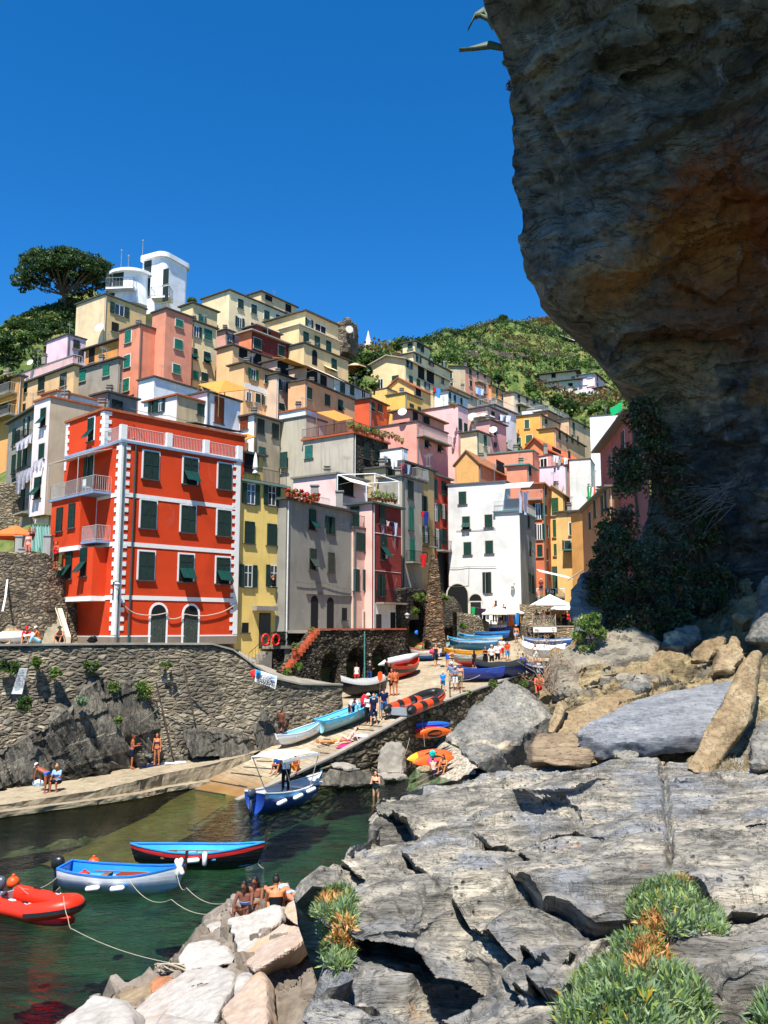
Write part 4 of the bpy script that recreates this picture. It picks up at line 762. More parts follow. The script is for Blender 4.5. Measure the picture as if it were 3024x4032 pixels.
b=MB();p=at('B',790,326,130.3);b.tube([p,p+Vector((-.1,.4,0))],0.6,18);b.build('clock_face',plain('clock_face','#cfc9b8',.7),RT)
SPI=empty('church_spire',at('B',912,528,150),'small pale cone spire of a church above the trees','church spire')
b=MB();p=at('B',912,528,150);b.lathe([(.8,0),(.8,2.4),(.95,2.5),(.95,2.7)],p,10);b.build('drum',plaster('#cfc0a4'),SPI)
b=MB();b.lathe([(.7,2.7),(.03,5.6)],p,10);b.build('spire',plaster('#e3d2b4'),SPI)
# ================================================ water, sea bed, terrain
def grid(name,xs,ys,zf,mat,kind='structure',smooth=True):
 nx,ny=len(xs),len(ys);X,Y=np.meshgrid(xs,ys);Zz=zf(X,Y);V_=np.stack([X,Y,Zz],-1).reshape(-1,3)
 i=np.arange(nx*ny).reshape(ny,nx);Fq=np.stack([i[:-1,:-1],i[:-1,1:],i[1:,1:],i[1:,:-1]],-1).reshape(-1,4)
 return tag(link(name,npmesh(name,V_,Fq,mat,smooth)),kind=kind)
m,nt,b_=newmat('sea_water');N=NT(nt);nt.nodes.remove(b_)
wv1=N.noise(N.coord((1,1.7,1),(0,0,R(12)),True),1.15,5,.6,.8);wv2=N.noise(N.coord((1,1.5,1),(0,0,R(-20)),True),4.2,4,.55,.4)
bn=N.bump(N.math('ADD',wv1,N.math('MULTIPLY',wv2,.32)),.7,.26)
gl=N.n('BsdfGlossy');gl.inputs['Roughness'].default_value=.04;gl.inputs['Color'].default_value=(.9,.95,.95,1);N.l(bn,gl.inputs['Normal'])
tr=N.n('BsdfTransparent');tr.inputs[0].default_value=(.5,.68,.54,1);fr_=N.n('Fresnel');fr_.inputs['IOR'].default_value=1.33;N.l(bn,fr_.inputs['Normal'])
mx=N.n('MixShader');N.l(fr_.outputs[0],mx.inputs[0]);N.l(tr.outputs[0],mx.inputs[1]);N.l(gl.outputs[0],mx.inputs[2]);N.l(mx.outputs[0],nt.nodes['Material Output'].inputs[0]);M_WATER=m
b=MB();b.quad((-3000,-400,WZ),(60,-400,WZ),(60,62,WZ),(-3000,62,WZ));tag(b.build('water',M_WATER),kind='structure')
m,nt,b_=newmat('seabed_mat');N=NT(nt);v=N.coord(world=True);f=N.noise(v,.22,5,.65,1.0)
N.l(N.ramp(f,[(.34,lin('#141f1b')),(.46,lin('#22362d')),(.56,lin('#345343')),(.66,lin('#3d3520'))]),b_.inputs['Base Color']);b_.inputs['Roughness'].default_value=1;M_SEABED=m
grid('seabed',np.linspace(-120,60,91),np.linspace(-60,62,62),lambda X,Y:-9.6-2.4*np.clip((46-Y)/14,0,1)+.35*fbm(np.stack([X.ravel()*.35,Y.ravel()*.35,0*X.ravel()],1),3).reshape(X.shape),M_SEABED)
def TP(c,x,y,d):TERR.append(tuple(at(c,x,y,d)))
for c,x,y,d in(('A',180,560,125),('A',20,640,120),('A',250,470,128),('A',420,420,132),('A',500,380,134),('A',340,440,131),('A',-80,680,120),('A',600,320,140),('A',-200,800,118),('A',100,690,116),('A',300,590,118),('A',440,560,120),('B',800,470,135),('B',900,470,150),('B',1000,490,160),('B',1060,480,165),('B',1200,480,170),('B',850,560,132),('B',900,600,128),('C',-60,350,300),('C',150,300,330),('C',300,260,360),('C',480,215,390),('C',620,200,410),('C',800,190,430),('C',950,190,440),('C',1100,150,450),('C',1250,140,450),('C',1500,140,450),('C',1800,150,450),('C',150,470,210),('C',400,420,250),('C',600,430,280),('C',800,400,300),('C',1000,380,320),('C',1300,400,310),('C',1600,420,300),('C',600,560,220),('C',800,560,245),('C',1100,500,285),('C',1400,540,280),('C',1100,830,190),('C',1250,860,185),('C',1400,870,185),('C',1300,810,215),('C',950,760,205),('C',1500,790,225),('C',1700,800,180),('C',1900,600,260),('C',1600,900,130),('C',1900,900,110)):TP(c,x,y,d)
for x,y,z in((-40,40,1),(-50,60,8),(-34,48,0),(-26,43.5,-1.2),(-70,80,25),(-90,100,40),(-30,60,4),(-21,52,-.9),(-24,56,3),(30,60,2),(40,50,6),(60,60,15),(30,80,3),(45,100,15),(120,120,40),(160,200,70),(-160,160,60),(-160,250,40),(-60,300,30),(-20,260,40),(12,84,-.9),(9,78,-1.6),(14,90,.2),(20,100,2),(24,120,6)):TERR.append((x,y,z))
for y in range(47,84,4):
 for dx in(-2,4,10):TERR.append((-7+(y-44)*.78+dx,y,rampz(-7+(y-44)*.78+dx,y)-1.2))
TA=np.array(TERR)
def terrz(X,Y):
 q=np.stack([X.ravel(),Y.ravel()],1);out=np.empty(len(q))
 for i in range(0,len(q),4000):
  d2=((q[i:i+4000,None,:]-TA[None,:,:2])**2).sum(-1)+2.0;wgt=d2**-2.0;out[i:i+4000]=(wgt*TA[None,:,2]).sum(1)/wgt.sum(1)
 return out.reshape(X.shape)
def tz1(x,y):return float(terrz(np.array([[x]]),np.array([[y]]))[0,0])
m,nt,b_=newmat('hillside');N=NT(nt);v=N.coord(world=True);f=N.noise(v,.35,7,.7,.6)
N.l(N.ramp(f,[(.32,lin('#2f401a')),(.5,lin('#4f6226')),(.64,lin('#7d7542')),(.8,lin('#94865c'))]),b_.inputs['Base Color']);b_.inputs['Roughness'].default_value=1;N.l(N.bump(f,.8,.5),b_.inputs['Normal']);M_HILL=m
def hillz(X,Y):
 z=terrz(X,Y);u=.63*X+.777*Y;v=.777*X-.63*Y
 l2=np.array([(-20,40),(-10.5,58),(-5,61),(1.5,70),(3,74),(7,82),(9.5,90),(11,96)],float);r2=np.array([(-8,38),(5.1,57.3),(12.5,66),(19,72),(22,80),(22,90),(22,96)],float)
 vl=np.interp(u,.63*l2[:,0]+.777*l2[:,1],.777*l2[:,0]-.63*l2[:,1]);vr=np.interp(u,.63*r2[:,0]+.777*r2[:,1],.777*r2[:,0]-.63*r2[:,1])
 dist=np.maximum(np.maximum(vl-v,v-vr),0)+np.maximum(u-82,0);cap=np.interp(u,[a for a,b in UZ],[b for a,b in UZ])-.8+.9*dist;z=np.minimum(z,cap);z=np.where((v>vr-1)&(u<64)&(v<vr+30),-12,z);n=fbm(np.stack([X.ravel()*.06,Y.ravel()*.06,0*X.ravel()],1),4).reshape(X.shape);return z+n*np.clip((Y-130)/60,0,1)*3.0
xs=np.concatenate([np.arange(-170,-45,4.0),np.arange(-45,60,1.5),np.arange(60,230,3.5)]);ys=np.concatenate([np.arange(56,150,1.6),np.arange(150,520,4.0)])
grid('hillside',xs,ys,hillz,M_HILL)
b=MB();b.quad((-2500,520,20),(2500,520,20),(2500,4000,10),(-2500,4000,10));tag(b.build('ground',M_HILL),kind='structure')
# ================================================ quay, slipway, walls
m,nt,b_=newmat('slipway_concrete');N=NT(nt);v=N.coord(world=True);f=N.noise(v,.5,6,.65,.5);f2=N.noise(v,5,5,.7)
c_=N.ramp(f,[(.3,lin('#8d7e66')),(.5,lin('#ab9c82')),(.7,lin('#bfb196'))]);c_=N.mix(.45,c_,N.ramp(f2,[(.3,(.45,.45,.45,1)),(.65,(1.05,1.05,1.05,1))]),'MULTIPLY')
br=N.n('TexBrick');br.inputs['Scale'].default_value=.9;br.inputs['Mortar Size'].default_value=.012;br.inputs['Color1'].default_value=(1,1,1,1);br.inputs['Color2'].default_value=(.86,.84,.8,1);br.inputs['Mortar'].default_value=(.5,.47,.42,1)
N.l(N.coord((.75,.75,.75),(0,0,R(51)),True),br.inputs[0]);c_=N.mix(1,c_,br.outputs[0],'MULTIPLY')
sx_=N.n('SeparateXYZ');g_=N.n('NewGeometry');N.l(g_.outputs['Position'],sx_.inputs[0])
wet=N.n('MapRange');wet.inputs[1].default_value=WZ+.1;wet.inputs[2].default_value=WZ+.8;wet.inputs[3].default_value=1;wet.inputs[4].default_value=0;N.l(sx_.outputs[2],wet.inputs[0])
alg=N.ramp(N.noise(v,.7,4),[(.42,lin('#7a5626')),(.58,lin('#8a6430')),(.7,lin('#5f7a2a'))]);c_=N.mix(N.math('MULTIPLY',wet.outputs[0],.95),c_,alg)
N.l(c_,b_.inputs['Base Color']);b_.inputs['Roughness'].default_value=.9;N.l(N.bump(N.math('ADD',f2,br.outputs[1]),.3,.03),b_.inputs['Normal']);M_SLIP=m
RE=[(-11.5,37.5),(-8.6,40.3),(-7.0,42.3),(-2.5,46.5),(1.34,50.5),(5.1,57.3),(8.5,61.5),(12.5,66),(17,72),(21,80),(24,90),(26,100)]
LE=[(-17.5,41.5),(-13.5,45.0),(-10.5,46.6),(-6.6,49.7),(-4.6,52.3),(-4.6,57),(-3,62),(-1,67),(2,73),(5,80),(7,90),(8,100)]
def strip(name,A_,B_2,n,k,zf,mat):
 A_=np.array(A_,float);B_2=np.array(B_2,float);t=np.linspace(0,len(A_)-1,n);ii=np.arange(len(A_))
 a=np.stack([np.interp(t,ii,A_[:,0]),np.interp(t,ii,A_[:,1])],1);c=np.stack([np.interp(t,ii,B_2[:,0]),np.interp(t,ii,B_2[:,1])],1)
 w_=np.linspace(0,1,k)[None,:,None];q=a[:,None,:]*(1-w_)+c[:,None,:]*w_;V_=np.array([[x,y,zf(x,y)]for x,y in q.reshape(-1,2)])
 i=np.arange(n*k).reshape(n,k);Fq=np.stack([i[:-1,:-1],i[:-1,1:],i[1:,1:],i[1:,:-1]],-1).reshape(-1,4);o=link(name,npmesh(name,V_,Fq,mat));return tag(o,kind='structure')
ramp_o=strip('slipway',LE,RE,90,24,rampz,M_SLIP)
M_SKID=plain('wet_timber','#3a342b',.9,.3,sc_=9)
for(c,x0,y0,x1,y1)in(('X',90,370,690,410),('X',0,495,420,545),('X',330,262,600,272),('X',1010,68,1640,128),('X',0,700,150,740),('I',580,880,640,900),('I',690,765,1000,790),('I',600,848,860,868),('I',860,745,1110,765),('I',1080,680,1220,695),('H',1200,1082,1470,1128),('H',1370,1035,1600,1078),('H',1510,985,1659,1000)):
 p=onramp(c,x0,y0);q=onramp(c,x1,y1);b=MB();n_=Vector((0,0,.07));dv=(q-p);sd=Vector((-dv.y,dv.x,0)).normalized()*.11
 b.obox(p-sd/2-n_*.6,dv,sd,n_);o=b.solo('skid_beam',M_SKID);tag(o,'old timber skid beam set across the lower slipway','beam','skid beams on the slipway')
def wallstrip(name,label,pts,thick,mat,res=.22,disp=.1,cat='wall',extra=None,top=None,sc_=1.0):
 """pts: (x, y, zbottom, ztop) along the foot of the visible face; right-hand side of the path is the face"""
 P_=np.array(pts,float);seg=np.concatenate([[0],np.cumsum(np.hypot(np.diff(P_[:,0]),np.diff(P_[:,1])))]);n=max(3,int(seg[-1]/res));t=np.linspace(0,seg[-1],n)
 x,y,zb,zt=[np.interp(t,seg,P_[:,k])for k in range(4)];dx=np.gradient(x);dy=np.gradient(y);l_=np.hypot(dx,dy);nx_,ny_=dy/l_,-dx/l_
 k=max(3,int((zt-zb).max()/res));w_=np.linspace(0,1,k)[None,:];X=np.repeat(x[:,None],k,1);Y=np.repeat(y[:,None],k,1);Zz=zb[:,None]*(1-w_)+zt[:,None]*w_
 q=np.stack([X,Y,Zz],-1).reshape(-1,3);nn=fbm(q*np.array([1.6,1.6,3.2])*sc_,3)+.5*fbm(q*.5,2);off=nn*disp
 if extra is not None:off=off+extra(q)
 off=off.reshape(n,k);off[:,-1]*=.3;X=X+nx_[:,None]*off;Y=Y+ny_[:,None]*off
 X=np.concatenate([X,(x-nx_*thick*.5)[:,None],(x-nx_*thick)[:,None],(x-nx_*thick)[:,None]],1);Y=np.concatenate([Y,(y-ny_*thick*.5)[:,None],(y-ny_*thick)[:,None],(y-ny_*thick)[:,None]],1)
 Zz=np.concatenate([Zz,zt[:,None]+.03,zt[:,None]+.02,zb[:,None]],1);k+=3;V_=np.stack([X,Y,Zz],-1).reshape(-1,3)
 i=np.arange(n*k).reshape(n,k);Fq=np.stack([i[:-1,:-1],i[1:,:-1],i[1:,1:],i[:-1,1:]],-1).reshape(-1,4);o0=Vector((P_[:,0].mean(),P_[:,1].mean(),P_[:,2].min()))
 o=link(name,npmesh(name,V_-np.array(o0),Fq,mat));o.location=o0;tag(o,label,cat);return o
WALLP=[(-31,37.6,-9.5,-.98),(-23.6,41.9,-9.5,-.98),(-19.1,44.5,-9.5,-.98),(-14.3,47.3,-9.5,-.98),(-9.8,49.2,-9,-1.02),(-8.7,49.7,-9,-1.35),(-7.4,50.2,-8.5,-2.35),(-6.4,51.0,-8.2,-3.05),(-5.0,52.0,-8,-3.45),(-3.4,53.2,-7.5,-3.55),(-2.6,53.9,-7,-3.6)]
def wbulge(q):
 r_=fbm(q*np.array([.35,.35,.35])+3,2);low=np.clip((-4.6+1.2*r_-q[:,2])/3.2,0,1)**.8
 s=q[:,0]*.9+q[:,1]*.55+q[:,2]*.8+.8*r_;lay=((s*1.5)%1)+.6*((s*3.7)%1)
 msk=np.clip((-9.5-q[:,0])/3,0,1);return low*(.35+.55*lay)*(.35+.65*msk)
M_HARB=stone('harbour_stone',['#9b9587','#716d65','#b3aa98','#5a5852','#c3b9a4','#857b6c','#82807b'],scale=(2.0,2.0,4.6),mortar='#8f8674',bstr=1.0,bdist=.16)
M_STRATA=rockmat('tilted_slate',[(.3,'#2c2b29'),(.46,'#5a564e'),(.6,'#8b8475'),(.74,'#b9b09b')],strata=(3.4,1.2,.5),rot=(0,R(-28),R(20)),scale=.7,bd=.2)
HW=wallstrip('harbour_wall','high rubble stone harbour wall below the red house',WALLP,.7,M_HARB,.17,.13,extra=wbulge)
b=MB()
for a,c in zip(WALLP[:-1],WALLP[1:]):
 n_=Vector((c[1]-a[1],a[0]-c[0],0)).normalized();pa=Vector((a[0],a[1],a[3]+.03))+n_*.1;pc=Vector((c[0],c[1],c[3]+.03))+n_*.1;b.obox(pa,pc-pa,-n_*.6,(0,0,.1))
b.build('coping',M_CONC,HW).matrix_parent_inverse=Matrix.Translation(-HW.location)
def rbf(ctrl):
 c=np.array(ctrl,float);xy=c[:,:2]/1000.0;n=len(c);r=np.linalg.norm(xy[:,None]-xy[None],axis=2);K=np.where(r>0,r**2*np.log(r+1e-12),0)+np.eye(n)*1e-4
 A_=np.block([[K,np.ones((n,1)),xy],[np.ones((1,n)),np.zeros((1,3))],[xy.T,np.zeros((2,3))]]);s=np.linalg.solve(A_,np.concatenate([np.log(c[:,2]),np.zeros(3)]))
 def f(x,y):
  q=np.stack([x,y],-1)/1000.0;r=np.linalg.norm(q[...,None,:]-xy,axis=-1);return np.exp((np.where(r>0,r**2*np.log(r+1e-12),0)*s[:n]).sum(-1)+s[n]+q@s[n+1:])
 return f
def rays(x,y):
 a=(x-1512)/F;c=(2016-y)/F;return np.stack([a,CP-c*SP,SP+c*CP],-1)
PSU=[None]
def pixsurf(name,rows,ctrl,nx,ny,mat,disp=None,left=(),right=(),top=(),bottom=()):
 """surface whose outline and distances are read from the photograph, closed off behind with real depth"""
 r=np.array(rows,float);yy=np.linspace(r[0,0],r[-1,0],ny);xl=np.interp(yy,r[:,0],r[:,1]);xr=np.interp(yy,r[:,0],r[:,2]);t=np.linspace(0,1,nx)[None,:]
 X=xl[:,None]*(1-t)+xr[:,None]*t;Y=np.repeat(yy[:,None],nx,1);d=rbf(ctrl)(X,Y);q=rays(X,Y);q=q*(d/q[...,1])[...,None]
 U=np.repeat(t,ny,0)
 for o in left:q=np.concatenate([q[:,:1]+np.array(o,float),q],1);U=np.concatenate([U[:,:1]*0,U],1)
 for o in right:q=np.concatenate([q,q[:,-1:]+np.array(o,float)],1);U=np.concatenate([U,U[:,-1:]],1)
 for o in top:q=np.concatenate([q[:1]+np.array(o,float),q],0);U=np.concatenate([U[:1],U],0)
 for o in bottom:q=np.concatenate([q,q[-1:]+np.array(o,float)],0);U=np.concatenate([U,U[-1:]],0)
 n,k=q.shape[:2];V_=q.reshape(-1,3);i=np.arange(n*k).reshape(n,k);Fq=np.stack([i[:-1,:-1],i[1:,:-1],i[1:,1:],i[:-1,1:]],-1).reshape(-1,4)
 if disp is not None:
  N_=vnormals(V_,Fq);PSU[0]=U.ravel();V_=disp(V_,N_)
 o=link(name,npmesh(name,V_,Fq,mat));crisp(o.data);return o
def layered(bdir,freqs,amp,rough=.12,nscale=1.0,warp=.5,hole=0):
 bd_=np.array(bdir,float);bd_/=np.linalg.norm(bd_)
 def f(V_,N_):
  wv=fbm(V_*.55*nscale,3);s=V_@bd_+warp*wv+.12*fbm(V_*2.3*nscale,3);out=0
  for j,(fr,a)in enumerate(freqs):
   ph=(s*fr+.37*j)%1.0;m_=np.clip(.55+1.3*pn(V_*(.45+.3*j)*nscale+9*j),0,1.3);out=out+a*m_*(ph**1.6-.4-1.1*np.clip((ph-.9)/.1,0,1))
  out=out*amp+rough*fbm(V_*3.1*nscale,5)+.6*rough*fbm(V_*9*nscale,4,True)
  if hole:out=out-hole*np.clip(pn(V_*2.2)-.28,0,1)*2
  return V_+N_*out[:,None]
 return f
def tilted(V_,N_,k=1.0):
 s=V_@np.array([.84,.1,.5])+.18*fbm(V_*.5,3)+.02*fbm(V_*2,2);o=0
 for j,(f,a)in enumerate(((.62,1.0),(1.9,.34),(5.0,.09))):ph=(s*f+.4*j+.2*pn(V_*.3+j))%1.0;o=o+a*np.clip(.6+1.2*pn(V_*np.array([.6,.6,.18])+8*j),.15,1.1)*(np.where(ph<.9,ph/.9,(1-ph)/.1)-.5)
 q=V_@np.array([-.45,.1,.85]);o=o+.16*(np.floor(q*.9+1.2*pn(np.stack([np.floor(s*1.9),q*0,q*0],1)*.77))%2)
 return V_+N_*((o*k+facets(V_*np.array([1,1,.6]),.5,.035)+.035*fbm(V_*np.array([3,3,1.5]),4)+.03*fbm(V_*np.array([8,6,3]),3,True))[:,None])
OUT=pixsurf('rock_outcrop',[(2690,380,470),(2720,330,530),(2790,270,580),(2860,180,590),(2930,60,600),(2980,-60,600),(3025,-80,500),(3050,-80,340),(3085,-80,200),(3118,-80,60)],[(400,2700,46.6),(380,2850,45.6),(560,2900,47),(200,2900,43.9),(0,2960,42.6),(300,3000,44.6),(500,3020,46.4),(0,3110,42.0),(250,3060,43.8),(-80,3120,41.2)],130,120,M_STRATA,lambda V_,N_:tilted(V_,N_),left=[(0,2,0)],right=[(.3,1.5,0)],top=[(0,1.5,.1)])
tag(OUT,'dark tilted slate outcrop running down under the harbour wall to the ledge','rock')
for i,(rows,ctrl)in enumerate([([(2880,725,830),(2910,740,960),(2980,770,1000)],[(740,2890,47.6),(980,2970,48.9),(850,2900,48.2),(780,2980,47.3)]),([(2780,1010,1060),(2830,1000,1130),(2930,1010,1100),(2985,1000,1070)],[(1030,2790,50.8),(1060,2930,50.0),(1110,2850,51),(1010,2960,49.4)])]):
 o=pixsurf('rock_outcrop',rows,ctrl,50,40,M_STRATA,lambda V_,N_:tilted(V_,N_,.5),left=[(.2,1.2,0)],right=[(.3,1.2,0)],top=[(0,1.2,0)]);tag(o,['low brown slate wedge at the wall foot beside the slipway','dark boulder in the hollow below the rental banner'][i],'rock')
M_LEDGE=rockmat('ledge_concrete',[(.3,'#80725c'),(.5,'#a3957b'),(.68,'#b9ab90')],strata=(.7,.7,1.6),scale=1,bd=.05,crack=False,stain=[('#5a4f3b',.8,.55,.7,.6)])
EDG=[(-22,34.0),(-17.2,38.4),(-13.6,41.4),(-11.9,43.0),(-11.2,44.4),(-9.4,46.2),(-7.2,48.4)]
b=MB();INN=[(-27,38),(-19.5,42.6),(-15,45.6),(-13,47),(-11.6,48),(-9.3,49),(-6.7,50.4)];ez=[-7.75,-7.72,-7.6,-7.4,-7.35,-7.2,-6.9]
for i in range(len(EDG)-1):
 a,c,a2,c2=EDG[i],EDG[i+1],INN[i],INN[i+1]
 b.quad((*a,ez[i]),(*c,ez[i+1]),(*c2,ez[i+1]+.05),(*a2,ez[i]+.05));b.quad((a[0],a[1],-10),(c[0],c[1],-10),(*c,ez[i+1]),(*a,ez[i]))
 b.obox((a[0],a[1],WZ+.05),(c[0]-a[0],c[1]-a[1],0),Vector((c[1]-a[1],a[0]-c[0],0)).normalized()*.5,(0,0,.22))
me=b.mesh('quay_ledge',M_LEDGE);bm=bmesh.new();bm.from_mesh(me);bmesh.ops.subdivide_edges(bm,edges=bm.edges[:],cuts=12,use_grid_fill=True);bm.to_mesh(me);bm.free()
v=mverts(me);me.update();n_=mnormals(me);dd=fbm(v*1.7,4)*.14;v+=np.stack([n_[:,0]*dd,n_[:,1]*dd,n_[:,2]*dd*.35],1);me.vertices.foreach_set('co',v.astype(np.float32).ravel());tag(link('quay_ledge',me),kind='structure')
b=MB();b.add([(-32,36,-1.0),(-23.8,42.2,-1.03),(-19.3,44.8,-1.03),(-14.5,47.6,-1.03),(-9.9,49.5,-1.07),(-8.2,50.4,-2.3),(-6.6,51.3,-3.1),(-3,54.3,-3.7),(-3.2,58,-3.75),(-6.5,58.5,-3.2),(-8.5,60.5,-2.6),(-10.6,60,-1.3),(-17,52.6,-1.03),(-20,56,-1),(-30,56,-1)],[tuple(range(15))[::-1]]);tag(b.build('quay_terrace',M_CONC),kind='structure')
RW=[(x,y,-10.2,rampz(x,y)+.06)for x,y in RE[1:9]]
def cave(q):return-.0*q[:,0]
M_RET=stone('retaining_stone',['#8d8271','#635c50','#a2977f','#4d4941','#7a7060'],scale=(1.5,1.5,3.0),mortar='#3b362d',bstr=1.0,bdist=.15)
RWo=wallstrip('retaining_wall','rough stone retaining wall along the cove side of the slipway',RW,.5,M_RET,.2,.12)
b=MB()
for a,c in zip(RW[1:-1],RW[2:]):
 n_=Vector((c[1]-a[1],a[0]-c[0],0)).normalized();pa=Vector((a[0],a[1],a[3]))+n_*.08;pc=Vector((c[0],c[1],c[3]))+n_*.08;b.obox(pa,pc-pa,-n_*.4,(0,0,.1))
b.build('coping',M_CONC,RWo).matrix_parent_inverse=Matrix.Translation(-RWo.location)
m,nt,b_=newmat('pebbles');N=NT(nt);v=N.coord(world=True);vo=N.n('TexVoronoi');vo.inputs['Scale'].default_value=7;N.l(v,vo.inputs[0]);sp=N.n('SeparateColor');N.l(vo.outputs['Color'],sp.inputs[0])
N.l(N.ramp(sp.outputs[0],[(0,lin('#6d675c')),(.5,lin('#98907f')),(1,lin('#b8af9c'))]),b_.inputs['Base Color']);N.l(N.bump(vo.outputs['Distance'],.6,.05),b_.inputs['Normal']);b_.inputs['Roughness'].default_value=.9
grid('beach',np.linspace(-1,24,40),np.linspace(40,64,40),lambda X,Y:-9.4+np.clip((X*.75+(Y-45)*.35-1.5)*.55,-1,2.4),m)
AT=[(-6.55,58.0),(1.75,69.0)];ad=Vector((AT[1][0]-AT[0][0],AT[1][1]-AT[0][1],0));al=ad.length;ad.normalize();an=Vector((ad.y,-ad.x,0));a0=Vector((AT[0][0],AT[0][1],0))
def arch_wall(name,label,o,dv,nv,length,zb,ztop,thick,arches,mat,cat='wall'):
 """wall with real arched openings: (centre, half width, spring z) ; ztop is a function of the distance along"""
 root=empty(name,o+Vector((0,0,zb)),label,cat);b=MB();res=.16;n=int(length/res);zs=np.arange(zb,max(ztop(t)for t in np.linspace(0,length,50))+.2,.16)
 def solid(t,z):
  if z>ztop(t):return False
  for c,hw,sp in arches:
   if abs(t-c)<hw and(z<sp or(t-c)**2+(z-sp)**2<hw**2):return False
  return True
 for i in range(n):
  for j in range(len(zs)-1):
   t0,t1=i*res,(i+1)*res;tm,zm=(t0+t1)/2,(zs[j]+zs[j+1])/2
   if solid(tm,zm):b.obox(o+dv*t0+Vector((0,0,zs[j])),dv*res,-nv*thick,(0,0,zs[j+1]-zs[j]))
 me=remesh(b.mesh('wall',mat,ORG[root.name]),.13,2);v=mverts(me);me.update();v+=mnormals(me)*(fbm(v*np.array([2,2,3.6]),3)*.13)[:,None];me.vertices.foreach_set('co',v.astype(np.float32).ravel());me.materials.clear();me.materials.append(mat);link('wall',me,root);return root
def at_top(t):return-.25 if t>3.2 else-2.9+t*.83
ATW=arch_wall('arched_terrace_wall','dark rubble terrace wall with deep arches and a brick stair coping, above the boats',a0,ad,an,al,-5.2,at_top,1.0,[(4.6,.95,-2.7),(7.6,1.15,-2.6),(10.6,1.2,-2.6)],stone('arch_stone',['#857c6c','#56514a','#978b77','#403d38','#6d6556'],mortar='#38332c',scale=(2.4,2.4,4.6),bstr=1,bdist=.14))
b=MB();b.obox(a0+ad*3.2+an*.1+Vector((0,0,-.2)),ad*(al-3.2),-an*1.2,(0,0,.12))
for k in range(11):
 t=k*.29;b.obox(a0+ad*t+an*.12+Vector((0,0,at_top(t)-.02)),ad*.34,-an*.5,(0,0,.3))
b.build('brick_coping',M_BRICK,ATW)
b=MB();b.obox(a0+ad*2-an*3.2+Vector((0,0,-5)),ad*(al-1),an*.1,(0,0,4.7));b.build('back_wall',M_STONE2,ATW)
b=MB();b.obox(a0+ad*3.2-an*1.0+Vector((0,0,-.42)),ad*(al-3.2),-an*2.6,(0,0,.2));b.build('terrace_floor',M_CONC,ATW)
b=MB();t=8.3;b.tube([a0+ad*t+an*.12+Vector((0,0,-.3)),a0+ad*t+an*.12+Vector((0,0,-4.4))],.05,6);b.build('drain_pipe',plain('pipe_paint','#4a8784',.5,.1),ATW)
q0=at('F',1250,1060,73.5);v1=at('F',1500,1060,82);vd=Vector((v1.x-q0.x,v1.y-q0.y,0));vl=vd.length;vd.normalize();vn=Vector((vd.y,-vd.x,0))
VW_=arch_wall('vaulted_wall','dark stone vault wall with climbing plants under the tall grey house',Vector((q0.x,q0.y,0)),vd,vn,vl+3,-4.5,lambda t:q0.z+.3-.12*math.sin(t*2),1.2,[(4.2,2.2,0.2)],M_STONE2)
b=MB();b.obox(Vector((q0.x,q0.y,-4.5))-vn*3.5,vd*(vl+4),vn*.1,(0,0,9));b.build('back_wall',M_STONE2,VW_)
q=at('F',1500,1440,76);b=MB();b.extr([q+Vector((-.95,0,-1)),q+Vector((.95,0,-1)),q+Vector((.7,.4,4)),q+Vector((.35,1.2,7.6)),q+Vector((-.2,1.2,8.0)),q+Vector((-.7,.4,4))],(0,1.6,0))
me=remesh(b.mesh('buttress',M_STONEB),.14,1);v=mverts(me);me.update();v+=mnormals(me)*(fbm(v*np.array([2,2,4]),3)*.16)[:,None];me.vertices.foreach_set('co',v.astype(np.float32).ravel());me.materials.clear();me.materials.append(stone('buttress_stone',['#8f7a60','#6f614f','#8a5540','#a18e74','#5f5441'],mortar='#4f4536',scale=(2.2,2.2,5),bstr=1,bdist=.12));tag(link('buttress',me),'tall tapering rubble buttress between the grey and red-pink houses','buttress')
q=at('F',1590,1130,83);b=MB();b.ell(q+Vector((.2,1.5,-2.6)),1.7,2.0,3.0,24,16);me=b.mesh('r',M_STONE2);v=mverts(me);v+=np.stack([fbm(v*.9+k,3)for k in(0,5,9)],1)*.9;me.vertices.foreach_set('co',v.astype(np.float32).ravel());me.polygons.foreach_set('use_smooth',[True]*len(me.polygons));tag(link('rock_mass',me),'rough rock mass with plants beside the arched passage of the white house','rock')
p0=at('G',205,1420,80);p1=at('G',470,1470,83.5);wallstrip('street_wall','low pale rubble wall with a red coping in front of the white house',[(p0.x,p0.y,p0.z-3,p0.z+.55),((p0.x*.5+p1.x*.5),(p0.y+p1.y)/2,p0.z-3,p0.z+.4),(p1.x,p1.y,p0.z-3,p1.z+.2)],.5,M_STONEB,.25,.08)
wallstrip('garden_wall','upper rubble wall with a dark arch behind the orange-red parasol',[(-40,66.5,1,12.2),(-32.5,69.5,1,12),(-27.6,72,1,11.6)],1.0,M_STONEB,.3,.14)
